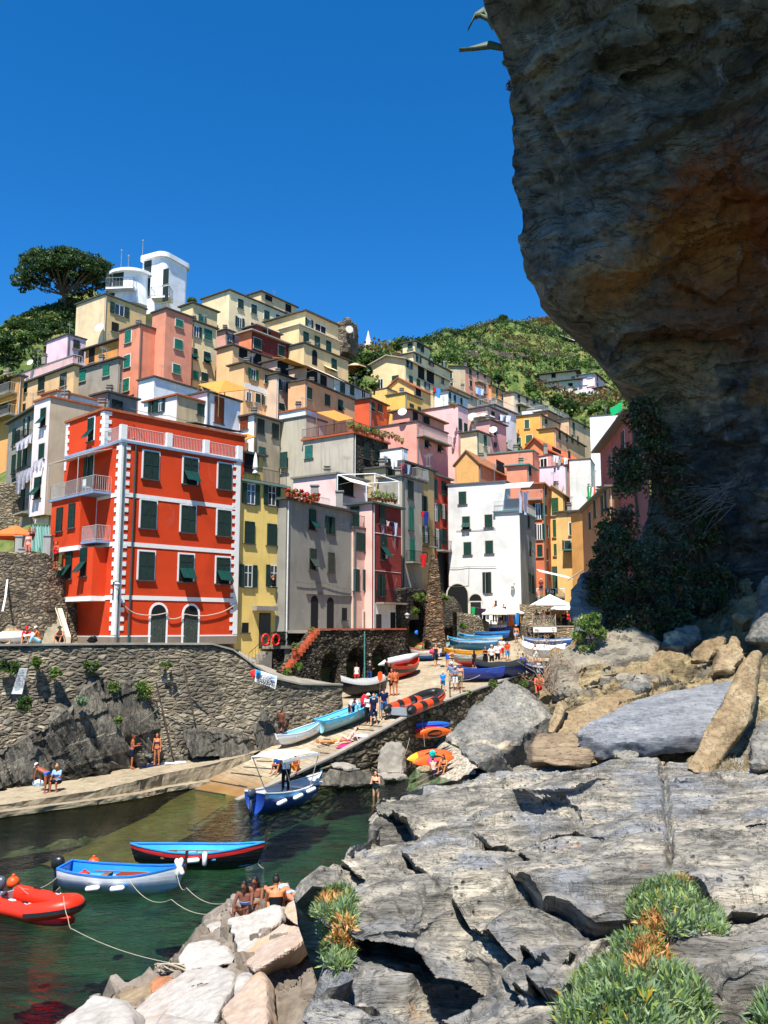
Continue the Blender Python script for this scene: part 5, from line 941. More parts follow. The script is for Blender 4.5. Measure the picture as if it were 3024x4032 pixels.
# ================================================ overhanging cliff and near rocks
m,nt,b_=newmat('overhang_rock');N=NT(nt);v=N.coord(world=True);vs=N.coord((.5,.5,1.6),(R(20),R(-12),0),True)
lay=N.noise(vs,1.5,9,.68,.5);big=N.noise(v,.28,5,.6,.6);fine=N.noise(v,3.2,8,.7)
c_=N.ramp(N.math('ADD',N.math('MULTIPLY',lay,.5),N.math('MULTIPLY',big,.5)),[(.32,lin('#232425')),(.44,lin('#4f504f')),(.56,lin('#7b776e')),(.68,lin('#a59d8d'))])  # lay, and fine below, paint relief shading into the rock colour besides its tones
def blob(center,rad,nscale,hard=.6):
 d_=N.n('VectorMath',operation='DISTANCE');g=N.n('NewGeometry');N.l(g.outputs['Position'],d_.inputs[0]);d_.inputs[1].default_value=center
 return N.ramp(N.math('ADD',N.math('DIVIDE',d_.outputs['Value'],rad),N.math('MULTIPLY',N.math('SUBTRACT',N.noise(v,nscale,6,.68,1.2),.5),1.9)),[(.5,(1,1,1,1)),(.5+hard,(0,0,0,1))])
for cc,rad,hexc,amt in((at('s',2880,880,24),2.9,'#8a4a22',.9),(at('s',2620,1000,24),1.5,'#a0703c',.7),(at('s',2760,880,24),1.5,'#8f5a30',.6),(at('s',2850,1150,25),1.9,'#7c4420',.7),(at('s',2950,1600,27),1.1,'#9a6a30',.7),(at('s',2240,300,22.5),.55,'#6e3c26',.8),(at('s',2640,1470,29),2.3,'#b3a183',.6),(at('s',2420,1090,24.9),1.6,'#9a6a34',.75),(at('s',2760,1010,25),1.8,'#a5703a',.75),(at('s',2700,1230,26.2),2.2,'#6e4a30',.7),(at('s',3000,1250,26),2.0,'#70482c',.7)):
 c_=N.mix(N.math('MULTIPLY',blob(tuple(cc),rad,.9),amt),c_,lin(hexc))
sal=N.math('MULTIPLY',N.ramp(N.noise(N.coord((1,1,.35),(0,R(20),0),True),.75,8,.72,1.2),[(.6,(0,0,0,1)),(.68,(1,1,1,1))]),.5);c_=N.mix(sal,c_,lin('#b7bcc0'))
c_=N.mix(.6,c_,N.ramp(fine,[(.3,(.18,.18,.18,1)),(.62,(1.3,1.3,1.3,1))]),'MULTIPLY');ck_=N.math('ABSOLUTE',N.math('SUBTRACT',N.noise(vs,1.1,7,.62,.8),.5));c_=N.mix(N.ramp(ck_,[(0,(.8,.8,.8,1)),(.02,(0,0,0,1))]),c_,(.012,.011,.01,1));N.l(c_,b_.inputs['Base Color']);b_.inputs['Roughness'].default_value=.85;b_.inputs['Specular IOR Level'].default_value=.2
N.l(N.bump(N.math('ADD',lay,N.math('MULTIPLY',fine,.5)),.9,.22),b_.inputs['Normal']);M_CLIFF=m
CR=[(-330,1850,3300),(-111,1886,3300),(30,1911,3300),(111,1948,3300),(170,1973,3300),(243,1999,3300),(347,2021,3300),(413,2003,3300),(516,2014,3300),(612,2021,3300),(716,2021,3300),(812,2054,3300),(893,2054,3300),(944,2043,3300),(1092,2073,3300),(1151,2117,3300),(1217,2184,3300),(1254,2243,3300),(1269,2318,3300),(1330,2338,3300),(1394,2356,3300),(1445,2390,3300),(1495,2432,3300),(1515,2520,3300),(1600,2560,3300),(1734,2600,3300),(2000,2560,3300),(2300,2480,3300),(2500,2420,3300),(2600,2400,3300)]
CC=[(1850,-330,19.6),(2400,-330,18.4),(3300,-330,16.8),(1911,0,21.3),(2500,0,19.9),(3300,0,18.2),(2010,350,23.2),(2250,350,22.1),(2700,330,21.6),(3300,400,20.0),(2040,800,24.8),(2200,800,24.3),(2550,700,23.2),(2480,1000,24.7),(2750,780,23.6),(3000,700,22.6),(3300,800,21.8),(2080,1090,26.2),(2250,1100,24.9),(2420,1060,24.8),(2640,1000,25.2),(2800,1000,25.0),(3024,950,24.4),(2330,1265,27.4),(2420,1200,26.4),(2600,1200,26.4),(2900,1200,26.2),(3200,1200,25.2),(2360,1390,28.6),(2500,1400,27.8),(2700,1400,27.8),(3000,1450,26.6),(2440,1495,29.0),(2560,1600,30.2),(2750,1650,30.0),(3000,1700,27.8),(3300,1700,26.6),(2620,1900,31.0),(2800,1950,30.8),(2950,2000,28.4),(3300,2100,27.0),(2600,2300,31.8),(2850,2300,31.2),(3100,2300,28.2),(2420,2560,31.4),(2800,2560,31.2),(3300,2560,27.4)]
def cliffdisp(V_,N_):
 ed=np.clip(PSU[0]/.12,.12,1);lw=fbm(V_*.3,3);s1=V_@np.array([.15,.3,.95])+.5*lw
 o=.55*fbm(V_*.28+3,3)+plates(V_,(3.6,3,2.4),.36,.9,5,.12,.1)+plates(V_,(1.6,1.5,.8),.17,.9,9,.1,.1)
 fine=plates(V_,(.6,.5,.28),.045,.8,2,.08)+.04*fbm(V_*1.6,4)+.035*fbm(V_*np.array([3,3,6]),4,True)+.07*(((s1*1.7+.25*pn(V_*.9))%1.0)-.5)*np.clip(.5+1.5*pn(V_*.5+4),0,1)
 zc=V_[:,1]*CP+V_[:,2]*SP;pxx=1512+F*V_[:,0]/zc;pyy=2016-F*(V_[:,2]*CP-V_[:,1]*SP)/zc;fw=0;rg=16*fbm(V_*.9,3)
 for pts,W_,b_ in(([(2080,1190),(2330,1085),(2600,1045),(2760,950),(3200,800)],220,.75),([(2330,1335),(2560,1300),(2800,1290),(3200,1230)],160,.5),([(2450,1510),(2560,1420),(2760,1400),(3200,1360)],120,.35),([(2060,520),(2150,640),(2230,860),(2290,1060)],160,.3),([(2280,640),(2520,560),(2700,480),(3200,300)],120,.3)):
  q=np.array(pts,float);m_=np.clip((pxx-q[0,0])/60,0,1)*np.clip((q[-1,0]-pxx)/60,0,1);dy=pyy+rg-np.interp(pxx,q[:,0],q[:,1]);fw=fw+m_*b_*np.where(dy<0,.5*np.exp(np.minimum(dy,0)/90),np.maximum(.5-dy/12,-.6*np.clip(1-dy/W_,0,1)))
 return V_+N_*(o*ed+fine)[:,None]+np.array([[0,-1,.1]])*fw[:,None]
CL=pixsurf('overhanging_cliff',CR,CC,300,380,M_CLIFF,cliffdisp,left=[(.35,.8,0),(.9,2.2,.2),(2.6,5.5,.6),(6,14,1)],top=[(.6,2,2),(3,8,8),(8,18,19)])
tag(CL,'huge dark overhanging cliff leaning in over the right side, rust stained underneath','cliff')
def ledges(bdir,lay,rough,warp,push=(0,-1,-.1)):
 bd_=np.array(bdir,float);bd_/=np.linalg.norm(bd_);pu=np.array(push,float);pu/=np.linalg.norm(pu)
 def f(V_,N_):
  s=V_@bd_+warp*fbm(V_*np.array([.5,.6,.6]),4)+.3*facets(V_*np.array([.7,1,1]),1.5,1,4)*.5+.04*fbm(V_*np.array([1.2,2.6,2.6]),3);up=0;fw=0
  for j,(fr,a,b_)in enumerate(lay):
   ph=(s*fr+.31*j+.35*pn(V_*(.5+.4*j)+3*j))%1.0;w_=.9;h=np.where(ph<w_,1-ph/w_,(ph-w_)/(1-w_));m_=np.clip(.35+2.0*pn(V_*np.array([.5,.5,.5])*(1+.8*j)+11*j),.0,1.2)
   up=up+a*m_*(h**1.3-.35);fw=fw+b_*m_*h**4
  pit=np.clip(pn(V_*5.5)-.30,0,1)*np.clip(.2+2.4*pn(V_*.7+40),0,1);crk=np.exp(-np.abs(pn(V_*np.array([.8,.45,.5])+60))*38)*np.clip(.3+1.6*pn(V_*.5+70),0,1)
  up=up+rough*(1.0*fbm(V_*2.6,4)+.55*fbm(V_*np.array([5,9,12]),4,True))+facets(V_*np.array([.6,1,1]),.3,.012,7)-.28*pit-.10*crk+.16*fbm(V_*.7+9,3)
  return V_+N_*up[:,None]+pu[None,:]*fw[:,None]
 return f
M_SAND=rockmat('sandstone',[(.3,'#6f6048'),(.46,'#94825f'),(.6,'#ad9c78'),(.75,'#c4b592')],strata=(.5,.8,2.2),rot=(R(25),R(-25),0),scale=1.0,bd=.16,stain=[('#6d6a62',.5,.52,.62,.8)])
SS=pixsurf('sandstone_slope',[(2268,2985,3250),(2330,2900,3250),(2360,2857,3250),(2407,2769,3250),(2465,2690,3250),(2478,2420,3250),(2503,2405,3250),(2535,2306,3250),(2567,2190,3250),(2640,2180,3250),(2711,2150,3250),(2790,2140,3250),(2900,2000,3250),(3040,1900,3250)],[(2985,2268,30),(3250,2250,28.5),(2690,2470,29),(2420,2482,28),(2306,2535,27.8),(2190,2570,27.4),(2200,2700,26.4),(2350,2640,26.0),(2150,2760,26.2),(2480,2620,26.4),(2650,2620,26),(3000,2500,26),(3000,2750,22.6),(2500,2760,24.2),(2000,2900,24.8),(2500,2900,22.8),(3000,2900,20.6),(2000,3040,23.2),(3000,3040,18.8)],240,170,M_SAND,lambda V_,N_:ledges((-.45,.35,.82),[(.75,.2,.16),(2.0,.12,.1),(5,.05,.05)],.04,.6)(V_,N_)+N_*(plates(V_,(1.5,.9,.6),.2,.7,3,.1)+plates(V_,(.5,.35,.25),.07,.7,8,.05))[:,None],left=[(.3,1.2,-.3),(.6,3,-2)],top=[(0,1.0,-.2),(0,4,-1)])
tag(SS,'sunlit tan sandstone slope rising to the right under the overhanging cliff','rock')
M_NEAR=rockmat('near_slate',[(.28,'#1f1e1c'),(.4,'#55524b'),(.5,'#8a857a'),(.6,'#bdb29c'),(.72,'#dacfb8')],strata=(.3,1.1,4.2),rot=(R(14),R(-5),R(6)),scale=1.5,bd=.1,pits=True,stain=[('#8e949b',.35,.5,.62,.55),('#b9895a',.9,.66,.72,.5)])  # wide dark stops paint crevice shade into the layers, over real mottling
NR=[(2988,2010,3260),(3002,1870,3260),(3040,1790,3260),(3085,1640,3260),(3140,1478,3260),(3205,1482,3260),(3262,1500,3260),(3300,1400,3260),(3335,1345,3260),(3430,1350,3260),(3475,1238,3260),(3583,1232,3260),(3640,1330,3260),(3700,1385,3260),(3770,1300,3260),(3830,1232,3260),(3943,1222,3260),(4032,1240,3260),(4200,1240,3300)]
NC=[(2010,2988,24),(1870,3002,24),(2300,3000,21.5),(2700,3015,19.5),(3150,3005,18),(1640,3090,21.5),(1480,3150,19.5),(2000,3120,17.6),(2500,3120,15.6),(3100,3120,14.8),(1490,3260,16.6),(1350,3340,15.2),(1700,3260,14.8),(2000,3330,12.4),(2450,3330,11.2),(3100,3330,10.6),(1350,3430,13.6),(1240,3480,12.6),(1600,3430,11.6),(1235,3590,11.2),(1500,3560,10.2),(2000,3560,9.3),(2450,3600,8.2),(3100,3600,7.4),(1390,3700,9.9),(1600,3720,9.6),(1750,3900,8.5),(2000,3800,7.6),(2500,3800,6.4),(3100,3800,5.8),(1240,3840,8.6),(1420,3860,8.2),(1240,4040,7.0),(1600,4050,6.9),(2000,4050,6.0),(2600,4050,5.0),(3100,4050,4.6),(1240,4200,6.2),(2000,4200,5.2),(3200,4200,4.0)]
_led=ledges((-.14,.5,.86),[(.9,.11,.07),(2.2,.055,.04),(4.6,.03,.02)],.024,.5)
SHELF=[([(2000,3500),(2150,3540),(2300,3560),(2500,3552)],90,.35,.26),([(1380,3600),(1500,3630),(1620,3665),(1720,3740),(1830,3830)],260,.8,.62),([(1560,3345),(1695,3385),(1816,3455),(1950,3490)],90,.35,.34),([(2110,3275),(2245,3236),(2410,3264),(2560,3285)],55,.2,.3),([(2690,3455),(2849,3500),(3060,3515)],80,.3,.26),([(2770,3570),(3060,3604)],70,.25,.22),([(1800,3600),(2035,3700),(2290,3815)],90,.35,.28),([(1930,3800),(2090,3850),(2280,3890)],120,.4,.3),([(1460,3205),(1560,3215),(1650,3240)],70,.4,.5),([(1330,3412),(1400,3440),(1470,3475)],70,.35,.35),([(2000,3160),(2200,3150),(2420,3175)],40,.15,.26),([(2700,3330),(2900,3350),(3060,3345)],50,.18,.22),([(1850,3250),(2000,3290),(2120,3330)],50,.2,.26),([(1260,3870),(1400,3890),(1520,3960)],120,.35,.22),([(1560,3900),(1750,3950),(1900,4040)],110,.35,.22)]
def neard(V_,N_):
 Q=V_@ROT;p1=plates(Q,(3.4,1.35,1.6),.19,.6,3,.15,.14);p2=plates(Q,(1.5,.5,.6),.065,.8,8,.06,.2);fd=np.clip(1.4-V_[:,1]/16,.15,1);p3=plates(Q,(.5,.17,.3),.022,.8,12,.03,.25)*fd
 s=V_@np.array([-.10,.8,.6])+.45*fbm(V_*.4,2);ph=(s*.34+.25)%1.0;big=np.where(ph<.9,1-ph/.9,(ph-.9)/.1)*np.clip(.5+1.7*pn(V_*np.array([.22,.35,.4])+2),.1,1.25)
 zc=V_[:,1]*CP+V_[:,2]*SP;pxx=1512+F*V_[:,0]/zc;pyy=2016-F*(V_[:,2]*CP-V_[:,1]*SP)/zc;rg=22*fbm(V_*np.array([1.3,1.3,1.3]),3);up=0;fw=0
 for pts,W_,a_,b_ in SHELF:
  q=np.array(pts,float);m_=np.clip((pxx-q[0,0])/50,0,1)*np.clip((q[-1,0]-pxx)/50,0,1);dy=pyy+rg-np.interp(pxx,q[:,0],q[:,1]);lip=np.where(dy<0,np.exp(np.minimum(dy,0)/45),0);rec=np.where(dy>=0,np.clip(1-dy/W_,0,1)**1.2,0);tr=np.clip((dy+6)/12,0,1);lip=np.where(dy<0,lip,np.clip(1-dy/8,0,1))
  up=up+m_*a_*(lip*.35-rec*.5);fw=fw+m_*b_*(lip-.75*rec)
 gr=np.exp(-((pxx+.6*rg-np.interp(pyy,[3050,3250,3450],[2612,2640,2630]))/14)**2)*np.clip((3460-pyy)/60,0,1)
 V_=V_+N_*(up-.16*gr)[:,None]+np.array([[0,-1,-.1]])*np.asarray(fw)[:,None]
 V2=_led(V_,N_);return V2+N_*(p1+p2+p3+.42*(big-.4))[:,None]+np.array([[0,-1,-.12]])*(.62*big**3)[:,None]
_a=R(-9);ROT=np.array([[math.cos(_a),-math.sin(_a),0],[math.sin(_a),math.cos(_a),0],[0,0,1]])
NRo=pixsurf('slate_platform',NR,NC,560,760,M_NEAR,neard,left=[(.02,.25,-.5),(.05,.7,-2.2),(.1,1.4,-6.5)],top=[(0,.5,-.5),(0,1.6,-3),(.5,3,-6)],bottom=[(0,-1.2,.2),(0,-3.5,-.2)])
tag(NRo,'broad layered grey slate platform in the foreground, pitted and sunlit','rock')
def slab(name,label,c,pts,vec,mat,vox=.09,amp=.07,freq=1.3,cat='rock',group=None,sm=1,strata=None,pl=1.0):
 P_=[at(c,x,y,d)for x,y,d in pts];b=MB();b.extr(P_,vec);o0=Vector((sum(p.x for p in P_)/len(P_),sum(p.y for p in P_)/len(P_),min(p.z for p in P_)+min(0,vec[2])))
 me=remesh(b.mesh(name,mat,o0),vox,sm);v=mverts(me);me.update();n_=mnormals(me);w_=v+np.array(o0)
 dsp=amp*(fbm(w_*freq,4)*1.0+.3*fbm(w_*freq*4,3,True))+plates(w_,(1.1,1.0,.7),amp*.7*pl,1.0,3,.08,.2)+plates(w_,(.4,.35,.25),amp*.3*pl,1.0,5,.04,.3)
 if strata:s=w_@np.array(strata[:3])+.2*fbm(w_*1.2,2);dsp=dsp+strata[4]*(((s*strata[3])%1)**1.5-.4)
 v+=n_*dsp[:,None];me.vertices.foreach_set('co',v.astype(np.float32).ravel());me.materials.clear();me.materials.append(mat);me.polygons.foreach_set('use_smooth',[True]*len(me.polygons));crisp(me,32)
 o=link(name,me);o.location=o0;tag(o,label,cat,group);return o
M_SLABG=rockmat('grey_slab',[(.3,'#4a4a47'),(.48,'#75736c'),(.62,'#989285'),(.78,'#b8ac95')],strata=(1.2,.5,2.2),rot=(R(10),R(35),0),scale=1.0,bd=.09,stain=[('#d8c2a0',.55,.6,.68,.8),('#ece0d4',.9,.66,.72,.7)])
M_SLABB=rockmat('blue_slab',[(.3,'#5e6062'),(.5,'#85878a'),(.66,'#a19f99'),(.82,'#b5ac9b')],strata=(.4,1.2,2.6),rot=(R(15),R(15),0),scale=1.1,bd=.05)
M_SLABT=rockmat('tan_slab',[(.3,'#6d5a41'),(.5,'#947f60'),(.66,'#ad9b7b'),(.82,'#c2b395')],strata=(1.2,.5,1.6),rot=(R(10),R(50),0),scale=1.0,bd=.07)
BL='boulders fallen below the cliff'
slab('boulder','biggest tilted grey boulder with tan streaks, left of the fallen slabs','M',[(68,880,23.6),(210,735,24.6),(360,582,25.8),(420,625,25.2),(578,772,23.8),(400,905,22.4),(212,1020,21.4),(130,945,22.2)],(1.1,1.3,-.75),M_SLABG,.075,.07,1.0,group=BL,strata=(.3,.5,.8,1.6,.07))
slab('boulder','thin upright brown slab wedged right of the biggest boulder','M',[(568,862,22.2),(578,795,22.5),(618,702,23.2),(656,745,23),(600,868,22.1)],(.3,.8,0),M_SLABT,.05,.04,group=BL)
slab('boulder','tan slab with a dark broken end, behind the blue-grey slab','M',[(600,862,22.6),(655,752,24),(860,680,24.6),(985,638,25),(1008,690,24.2),(760,832,22.4),(720,868,22)],(.15,.5,-.55),M_SLABT,.06,.06,group=BL,strata=(0,.4,.9,2.4,.05))
slab('boulder','pale tan block topmost behind the fallen slabs','M',[(718,690,25),(790,630,25.4),(870,592,25.8),(935,652,25.2),(800,690,25)],(.1,.7,-.4),M_SLABT,.06,.06,group=BL)
slab('boulder','largest flat blue-grey slab lying across the fallen rocks','M',[(720,852,20.6),(760,810,21.0),(1010,690,22.9),(1250,640,23.2),(1510,592,23.6),(1440,690,22.0),(1352,868,20.4),(1180,880,20.4),(1000,905,20.6),(830,915,20.8)],(0,.12,-.38),M_SLABB,.06,.045,.9,group=BL)
slab('boulder','tall tan slab standing on edge at the right of the blue-grey slab','M',[(1250,1040,18.6),(1300,1062,18.4),(1362,1070,18.4),(1470,930,19.2),(1560,800,19.8),(1590,630,20.6),(1612,470,21.2),(1592,450,21.3),(1500,570,21),(1420,740,20.2),(1345,860,19.4)],(.28,.45,.0),M_SLABT,.055,.05,1.1,group=BL)
slab('boulder','brown square block under the tan slab in the middle','M',[(502,1000,20.4),(525,872,21.2),(600,868,21.4),(705,872,21.4),(802,972,20.6),(768,1012,20.2),(640,1020,20)],(.05,.8,-.2),rockmat('brown_rock',[(.3,'#5b4d3d'),(.5,'#8b7860'),(.7,'#ab977a')],scale=1.0,bd=.1),.06,.09,group=BL)
slab('boulder','small flat tan stone in the shade below the blue-grey slab','M',[(955,1042,19.4),(990,1005,19.8),(1150,1002,19.8),(1118,1050,19.2)],(0,.3,-.25),M_SLABT,.05,.04,group=BL)
slab('boulder','grey boulder with a white vein at the right edge behind dry grass','M',[(1582,1032,18.2),(1590,900,18.8),(1640,820,19.4),(1740,800,19),(1740,1040,18)],(.2,.8,-.1),M_SLABG,.07,.09,group=BL)
slab('boulder','jagged grey rock at the right edge on top of the sandstone slope','M',[(1622,240,25.4),(1632,110,26),(1740,60,25.5),(1740,420,24),(1560,400,24.6),(1590,320,25)],(.2,.9,-.1),M_SLABG,.1,.16,group=BL)
slab('boulder','massive rounded grey and tan outcrop in front of the dry twigs','M',[(600,670,25.6),(596,480,26.6),(760,420,27),(880,352,27.4),(1010,335,27.4),(1110,385,27),(1085,530,26.2),(1030,615,25.4),(870,600,25.2),(700,690,25)],(.5,1.6,-.2),rockmat('outcrop_rock',[(.3,'#5d5950'),(.48,'#8b8373'),(.64,'#ab9d82'),(.8,'#c2b494')],strata=(.6,.8,1.6),scale=1.1,bd=.16,crack=False),.11,.22,1.0,group=BL)
slab('boulder','angular tan slab on the bank above the blue-grey slab','M',[(1010,560,25.6),(1060,480,26.2),(1180,450,26.2),(1230,520,25.6),(1130,580,25.2)],(.3,.7,-.5),M_SLABT,.07,.1,1.2,group=BL,strata=(.2,.5,.8,1.9,.06))
slab('boulder','tilted grey slab at the foot of the dark bushes','M',[(1120,420,27),(1180,350,27.4),(1310,330,27.2),(1330,390,26.8),(1220,440,26.6)],(.2,.6,-.5),M_SLABG,.07,.1,1.2,group=BL,strata=(.2,.5,.8,1.9,.06))
slab('boulder','sharp brown wedge beside the top of the standing slab','M',[(1380,560,24),(1420,440,24.8),(1500,380,25),(1540,450,24.6),(1480,560,24)],(.2,.7,-.3),M_SLABT,.07,.1,1.2,group=BL,strata=(.2,.5,.8,1.9,.06))
slab('boulder','flat pale slab halfway up the sandstone slope','M',[(1270,500,25.6),(1310,430,26.2),(1450,370,26),(1440,420,25.6),(1360,500,25.2)],(.1,.4,-.35),M_SLABT,.07,.1,1.2,group=BL,strata=(.2,.5,.8,1.9,.06))
slab('boulder','broken grey block between the outcrop and the pale tan block','M',[(940,640,25),(960,560,25.6),(1050,560,25.4),(1080,620,24.8),(1010,660,24.6)],(.1,.7,-.4),M_SLABG,.07,.1,1.2,group=BL,strata=(.2,.5,.8,1.9,.06))
slab('boulder',"small dark stone under the tan slab's broken end",'M',[(880,960,20.6),(920,900,21),(1010,910,21),(1030,980,20.4),(950,1000,20.2)],(.1,.6,-.2),M_SLABG,.07,.1,1.2,group=BL,strata=(.2,.5,.8,1.9,.06))
slab('boulder','jagged tan rock highest on the slope at the right','M',[(1480,280,26.6),(1540,190,27),(1620,170,26.8),(1610,270,26.2),(1540,320,26)],(.2,.8,-.4),M_SLABT,.07,.1,1.2,group=BL,strata=(.2,.5,.8,1.9,.06))
M_WHT=rockmat('white_boulder',[(.28,'#8a847b'),(.45,'#a9a39a'),(.62,'#bbb5ac'),(.8,'#c6c0b8')],strata=(.8,.8,.9),scale=1.0,bd=.035,crack=False,stain=[('#a8917e',.5,.55,.68,.7),('#6c6762',1.1,.62,.72,.6)])
M_PNK=rockmat('pinkish_boulder',[(.28,'#93806e'),(.45,'#b09b88'),(.62,'#bfab9a'),(.8,'#c9b9aa')],strata=(.8,.8,.9),scale=1.1,bd=.035,crack=False,stain=[('#c79a68',.6,.55,.66,.8)])
M_BRN=rockmat('brown_boulder',[(.28,'#5a4a38'),(.5,'#8d7a60'),(.7,'#b09b7c')],strata=(.8,.8,.9),scale=1.1,bd=.05,crack=False)
WB='pale boulders of the breakwater'
for lab,c,pts,vec,mt in(('upright white boulder in front of the seated women','c',[(690,122,20),(820,86,20.2),(1040,10,20.4),(1076,30,20.4),(1080,140,19.8),(1000,190,19.4),(900,310,18.8),(770,405,18.4),(735,262,19.2)],(.1,.9,-.2),M_WHT),('squat white boulder at the water, leftmost of the upper row','c',[(525,152,21),(600,128,21.2),(702,132,21),(712,225,20.4),(620,285,20.2),(530,235,20.6)],(.05,.8,-.2),M_WHT),('wide rounded white boulder left of centre in the pile','c',[(330,402,19.4),(400,292,20),(570,276,20),(700,320,19.4),(765,420,18.6),(600,455,18.4),(380,490,18.8)],(.05,.9,-.35),M_WHT),('pinkish boulder beside the sunbather in the blue bikini','c',[(1098,70,19.8),(1120,10,20.2),(1220,-60,20.6),(1310,-70,20.4),(1330,60,19.6),(1310,150,19),(1250,178,18.8),(1150,130,19.2)],(.05,.9,-.3),M_PNK),('long pale pink boulder sloping down from the grey rock','c',[(775,410,18.2),(870,320,18.6),(960,240,19),(1085,132,19.2),(1260,180,18.4),(1310,210,17.6),(1150,330,16.6),(900,480,16.6)],(.05,.8,-.5),M_PNK),('longest white boulder across the bottom of the pile','c',[(-10,800,17),(60,715,17.6),(400,490,18),(600,436,17.8),(735,500,17),(725,620,16.2),(610,790,15.2),(580,890,14.8),(300,900,15.2),(0,900,16)],(.05,.9,-.5),M_WHT),('ochre and white boulder next to the pitted grey rock','c',[(642,780,15),(760,640,15.6),(930,498,16),(968,590,15.2),(975,780,14.2),(990,900,13.6),(680,900,14)],(.05,.8,-.4),M_PNK),('flat brown boulder half in the water with a rope on it','c',[(-120,640,19),(0,580,19.2),(240,440,19.6),(345,490,19),(200,620,18),(60,730,17.4),(-60,800,17)],(.05,.7,-.5),M_BRN),('small reddish stone on the brown boulder','c',[(110,610,18),(140,530,18.3),(290,536,18.2),(250,600,17.8),(130,655,17.6)],(.05,.5,-.2),rockmat('red_stone',[(.3,'#8a5236'),(.6,'#b9805c')],scale=1.2,bd=.05,crack=False)),('pale boulder at the very bottom left corner of the pile','J',[(250,1010,15.6),(330,930,16),(430,848,16.6),(540,868,16.2),(605,940,15.6),(620,1010,15)],(.05,.8,-.4),M_WHT),('pale boulder cut by the bottom edge, centre of the pile','c',[(135,880,15),(200,796,15.4),(420,830,15),(620,870,14.4),(720,960,13.6),(100,960,14.4)],(.05,.7,-.4),M_WHT),('small speckled boulder filling the gap in the middle of the pile','c',[(715,640,16.4),(760,520,17),(850,500,17),(860,560,16.6),(740,670,16)],(.05,.7,-.3),M_WHT),('pointed white stone standing by itself behind the sunbather','J',[(1398,375,20.4),(1428,305,20.8),(1462,335,20.6),(1462,390,20.2)],(.05,.5,-.1),M_WHT)):
 slab('pale_boulder',lab,c,pts,vec,mt,.06,.08,1.1,group=WB,sm=5,pl=.35)
SH=pixsurf('shore_rubble',[(3560,900,1500),(3640,800,1500),(3720,720,1500),(3800,640,1500),(3880,480,1500),(3960,330,1500),(4100,150,1500)],[(900,3560,22.4),(1450,3560,20.4),(640,3800,19.9),(1000,3800,18.2),(1450,3800,17),(330,3960,18.4),(900,4000,16),(150,4100,17),(1450,4100,14)],150,110,rockmat('rubble_shore',[(.3,'#4a4238'),(.5,'#7d7264'),(.7,'#a0958a')],strata=(.8,.8,.9),scale=1.1,bd=.06,crack=False),lambda V_,N_:V_+N_*(facets(V_,1.1,.3,2)+facets(V_,.45,.12,4)+.1*fbm(V_*2,3))[:,None],left=[(-.8,.6,-1.5)],top=[(0,1,-1.5)])
tag(SH,kind='structure')
for lab,c,pts,vec in(('flat-topped boulder at the foot of the slip wall','I',[(560,1190,44.2),(580,1110,44.8),(640,1060,45.2),(720,1080,45),(690,1180,44.2)],(.6,.8,-.3)),('pale block on the rocks beside the canopy boat','I',[(640,1050,45.6),(655,1015,46),(780,1020,46.4),(812,1055,46),(780,1075,45.6)],(.4,.7,-.2)),('dark low boulders along the waterline under the slip wall','I',[(690,1200,44.6),(700,1090,45.4),(860,1080,46.4),(1000,1110,46.6),(980,1170,45.4),(830,1180,45)],(.5,.9,-.4)),('long low concrete step at the water by the slip wall','I',[(960,1120,46.6),(975,1098,47),(1140,1090,48),(1175,1105,47.6),(1120,1140,46.6)],(.3,.6,-.3)),('big cut stone block with a mooring ring against the slip wall','I',[(985,1095,47.4),(990,930,47.8),(1050,880,48.4),(1130,885,48.8),(1170,935,48.8),(1172,1100,48)],(.3,.9,0)),('round tan boulder beside the two bathers on the beach','Z',[(440,1360,45.8),(470,1270,46.4),(560,1230,46.6),(640,1250,46.4),(660,1330,45.8)],(.1,.7,-.2))):
 slab('shore_boulder',lab,c,pts,vec,M_STRATA if 'dark' in lab else M_SLABT if 'tan' in lab else M_CONC if 'concrete' in lab or 'cut' in lab or 'pale' in lab else M_STRATA,.11,.08,.9)
 # ================================================ vegetation
from mathutils.bvhtree import BVHTree
rng=np.random.RandomState(11)
def leafcloud(C_,Rr,n,size,asp=1.6,flat=.0,droop=0.0):
 """n leaf quads in each ellipsoid (centres C_, radii Rr); more towards the skin"""
 C_=np.asarray(C_,float);Rr=np.asarray(Rr,float);k=len(C_);dr=rng.normal(size=(k*n,3));dr/=np.linalg.norm(dr,axis=1)[:,None]
 rad=rng.uniform(.25,1,k*n)**.45;P_=np.repeat(C_,n,0)+dr*rad[:,None]*np.repeat(Rr,n,0)
 a=rng.normal(size=(k*n,3))+dr*.6;a[:,2]-=droop;a/=np.linalg.norm(a,axis=1)[:,None];b=np.cross(a,rng.normal(size=(k*n,3)));b/=np.linalg.norm(b,axis=1)[:,None]
 s=size*rng.uniform(.6,1.35,k*n);A_=a*(s*asp/2)[:,None];B_2=b*(s/2)[:,None]
 return np.stack([P_-A_,P_+B_2*.9,P_+A_,P_-B_2*.9],1).reshape(-1,3)
def leafobj(name,V_,mats,mi=None,parent=None,org=(0,0,0)):
 n=len(V_)//4;Fq=np.arange(n*4).reshape(n,4);return link(name,npmesh(name,V_-np.array(org),Fq,mats,False,mi),parent)
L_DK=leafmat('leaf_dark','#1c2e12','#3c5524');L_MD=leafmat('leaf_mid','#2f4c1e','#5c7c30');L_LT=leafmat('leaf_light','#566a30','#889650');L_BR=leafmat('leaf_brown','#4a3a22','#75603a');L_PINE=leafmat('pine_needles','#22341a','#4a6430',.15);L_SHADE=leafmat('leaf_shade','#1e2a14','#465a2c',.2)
M_BARK=plain('bark','#5a4a3a',.9,.3,sc_=6);M_TWIG=plain('dry_twig','#7a6c66',.9,.2)
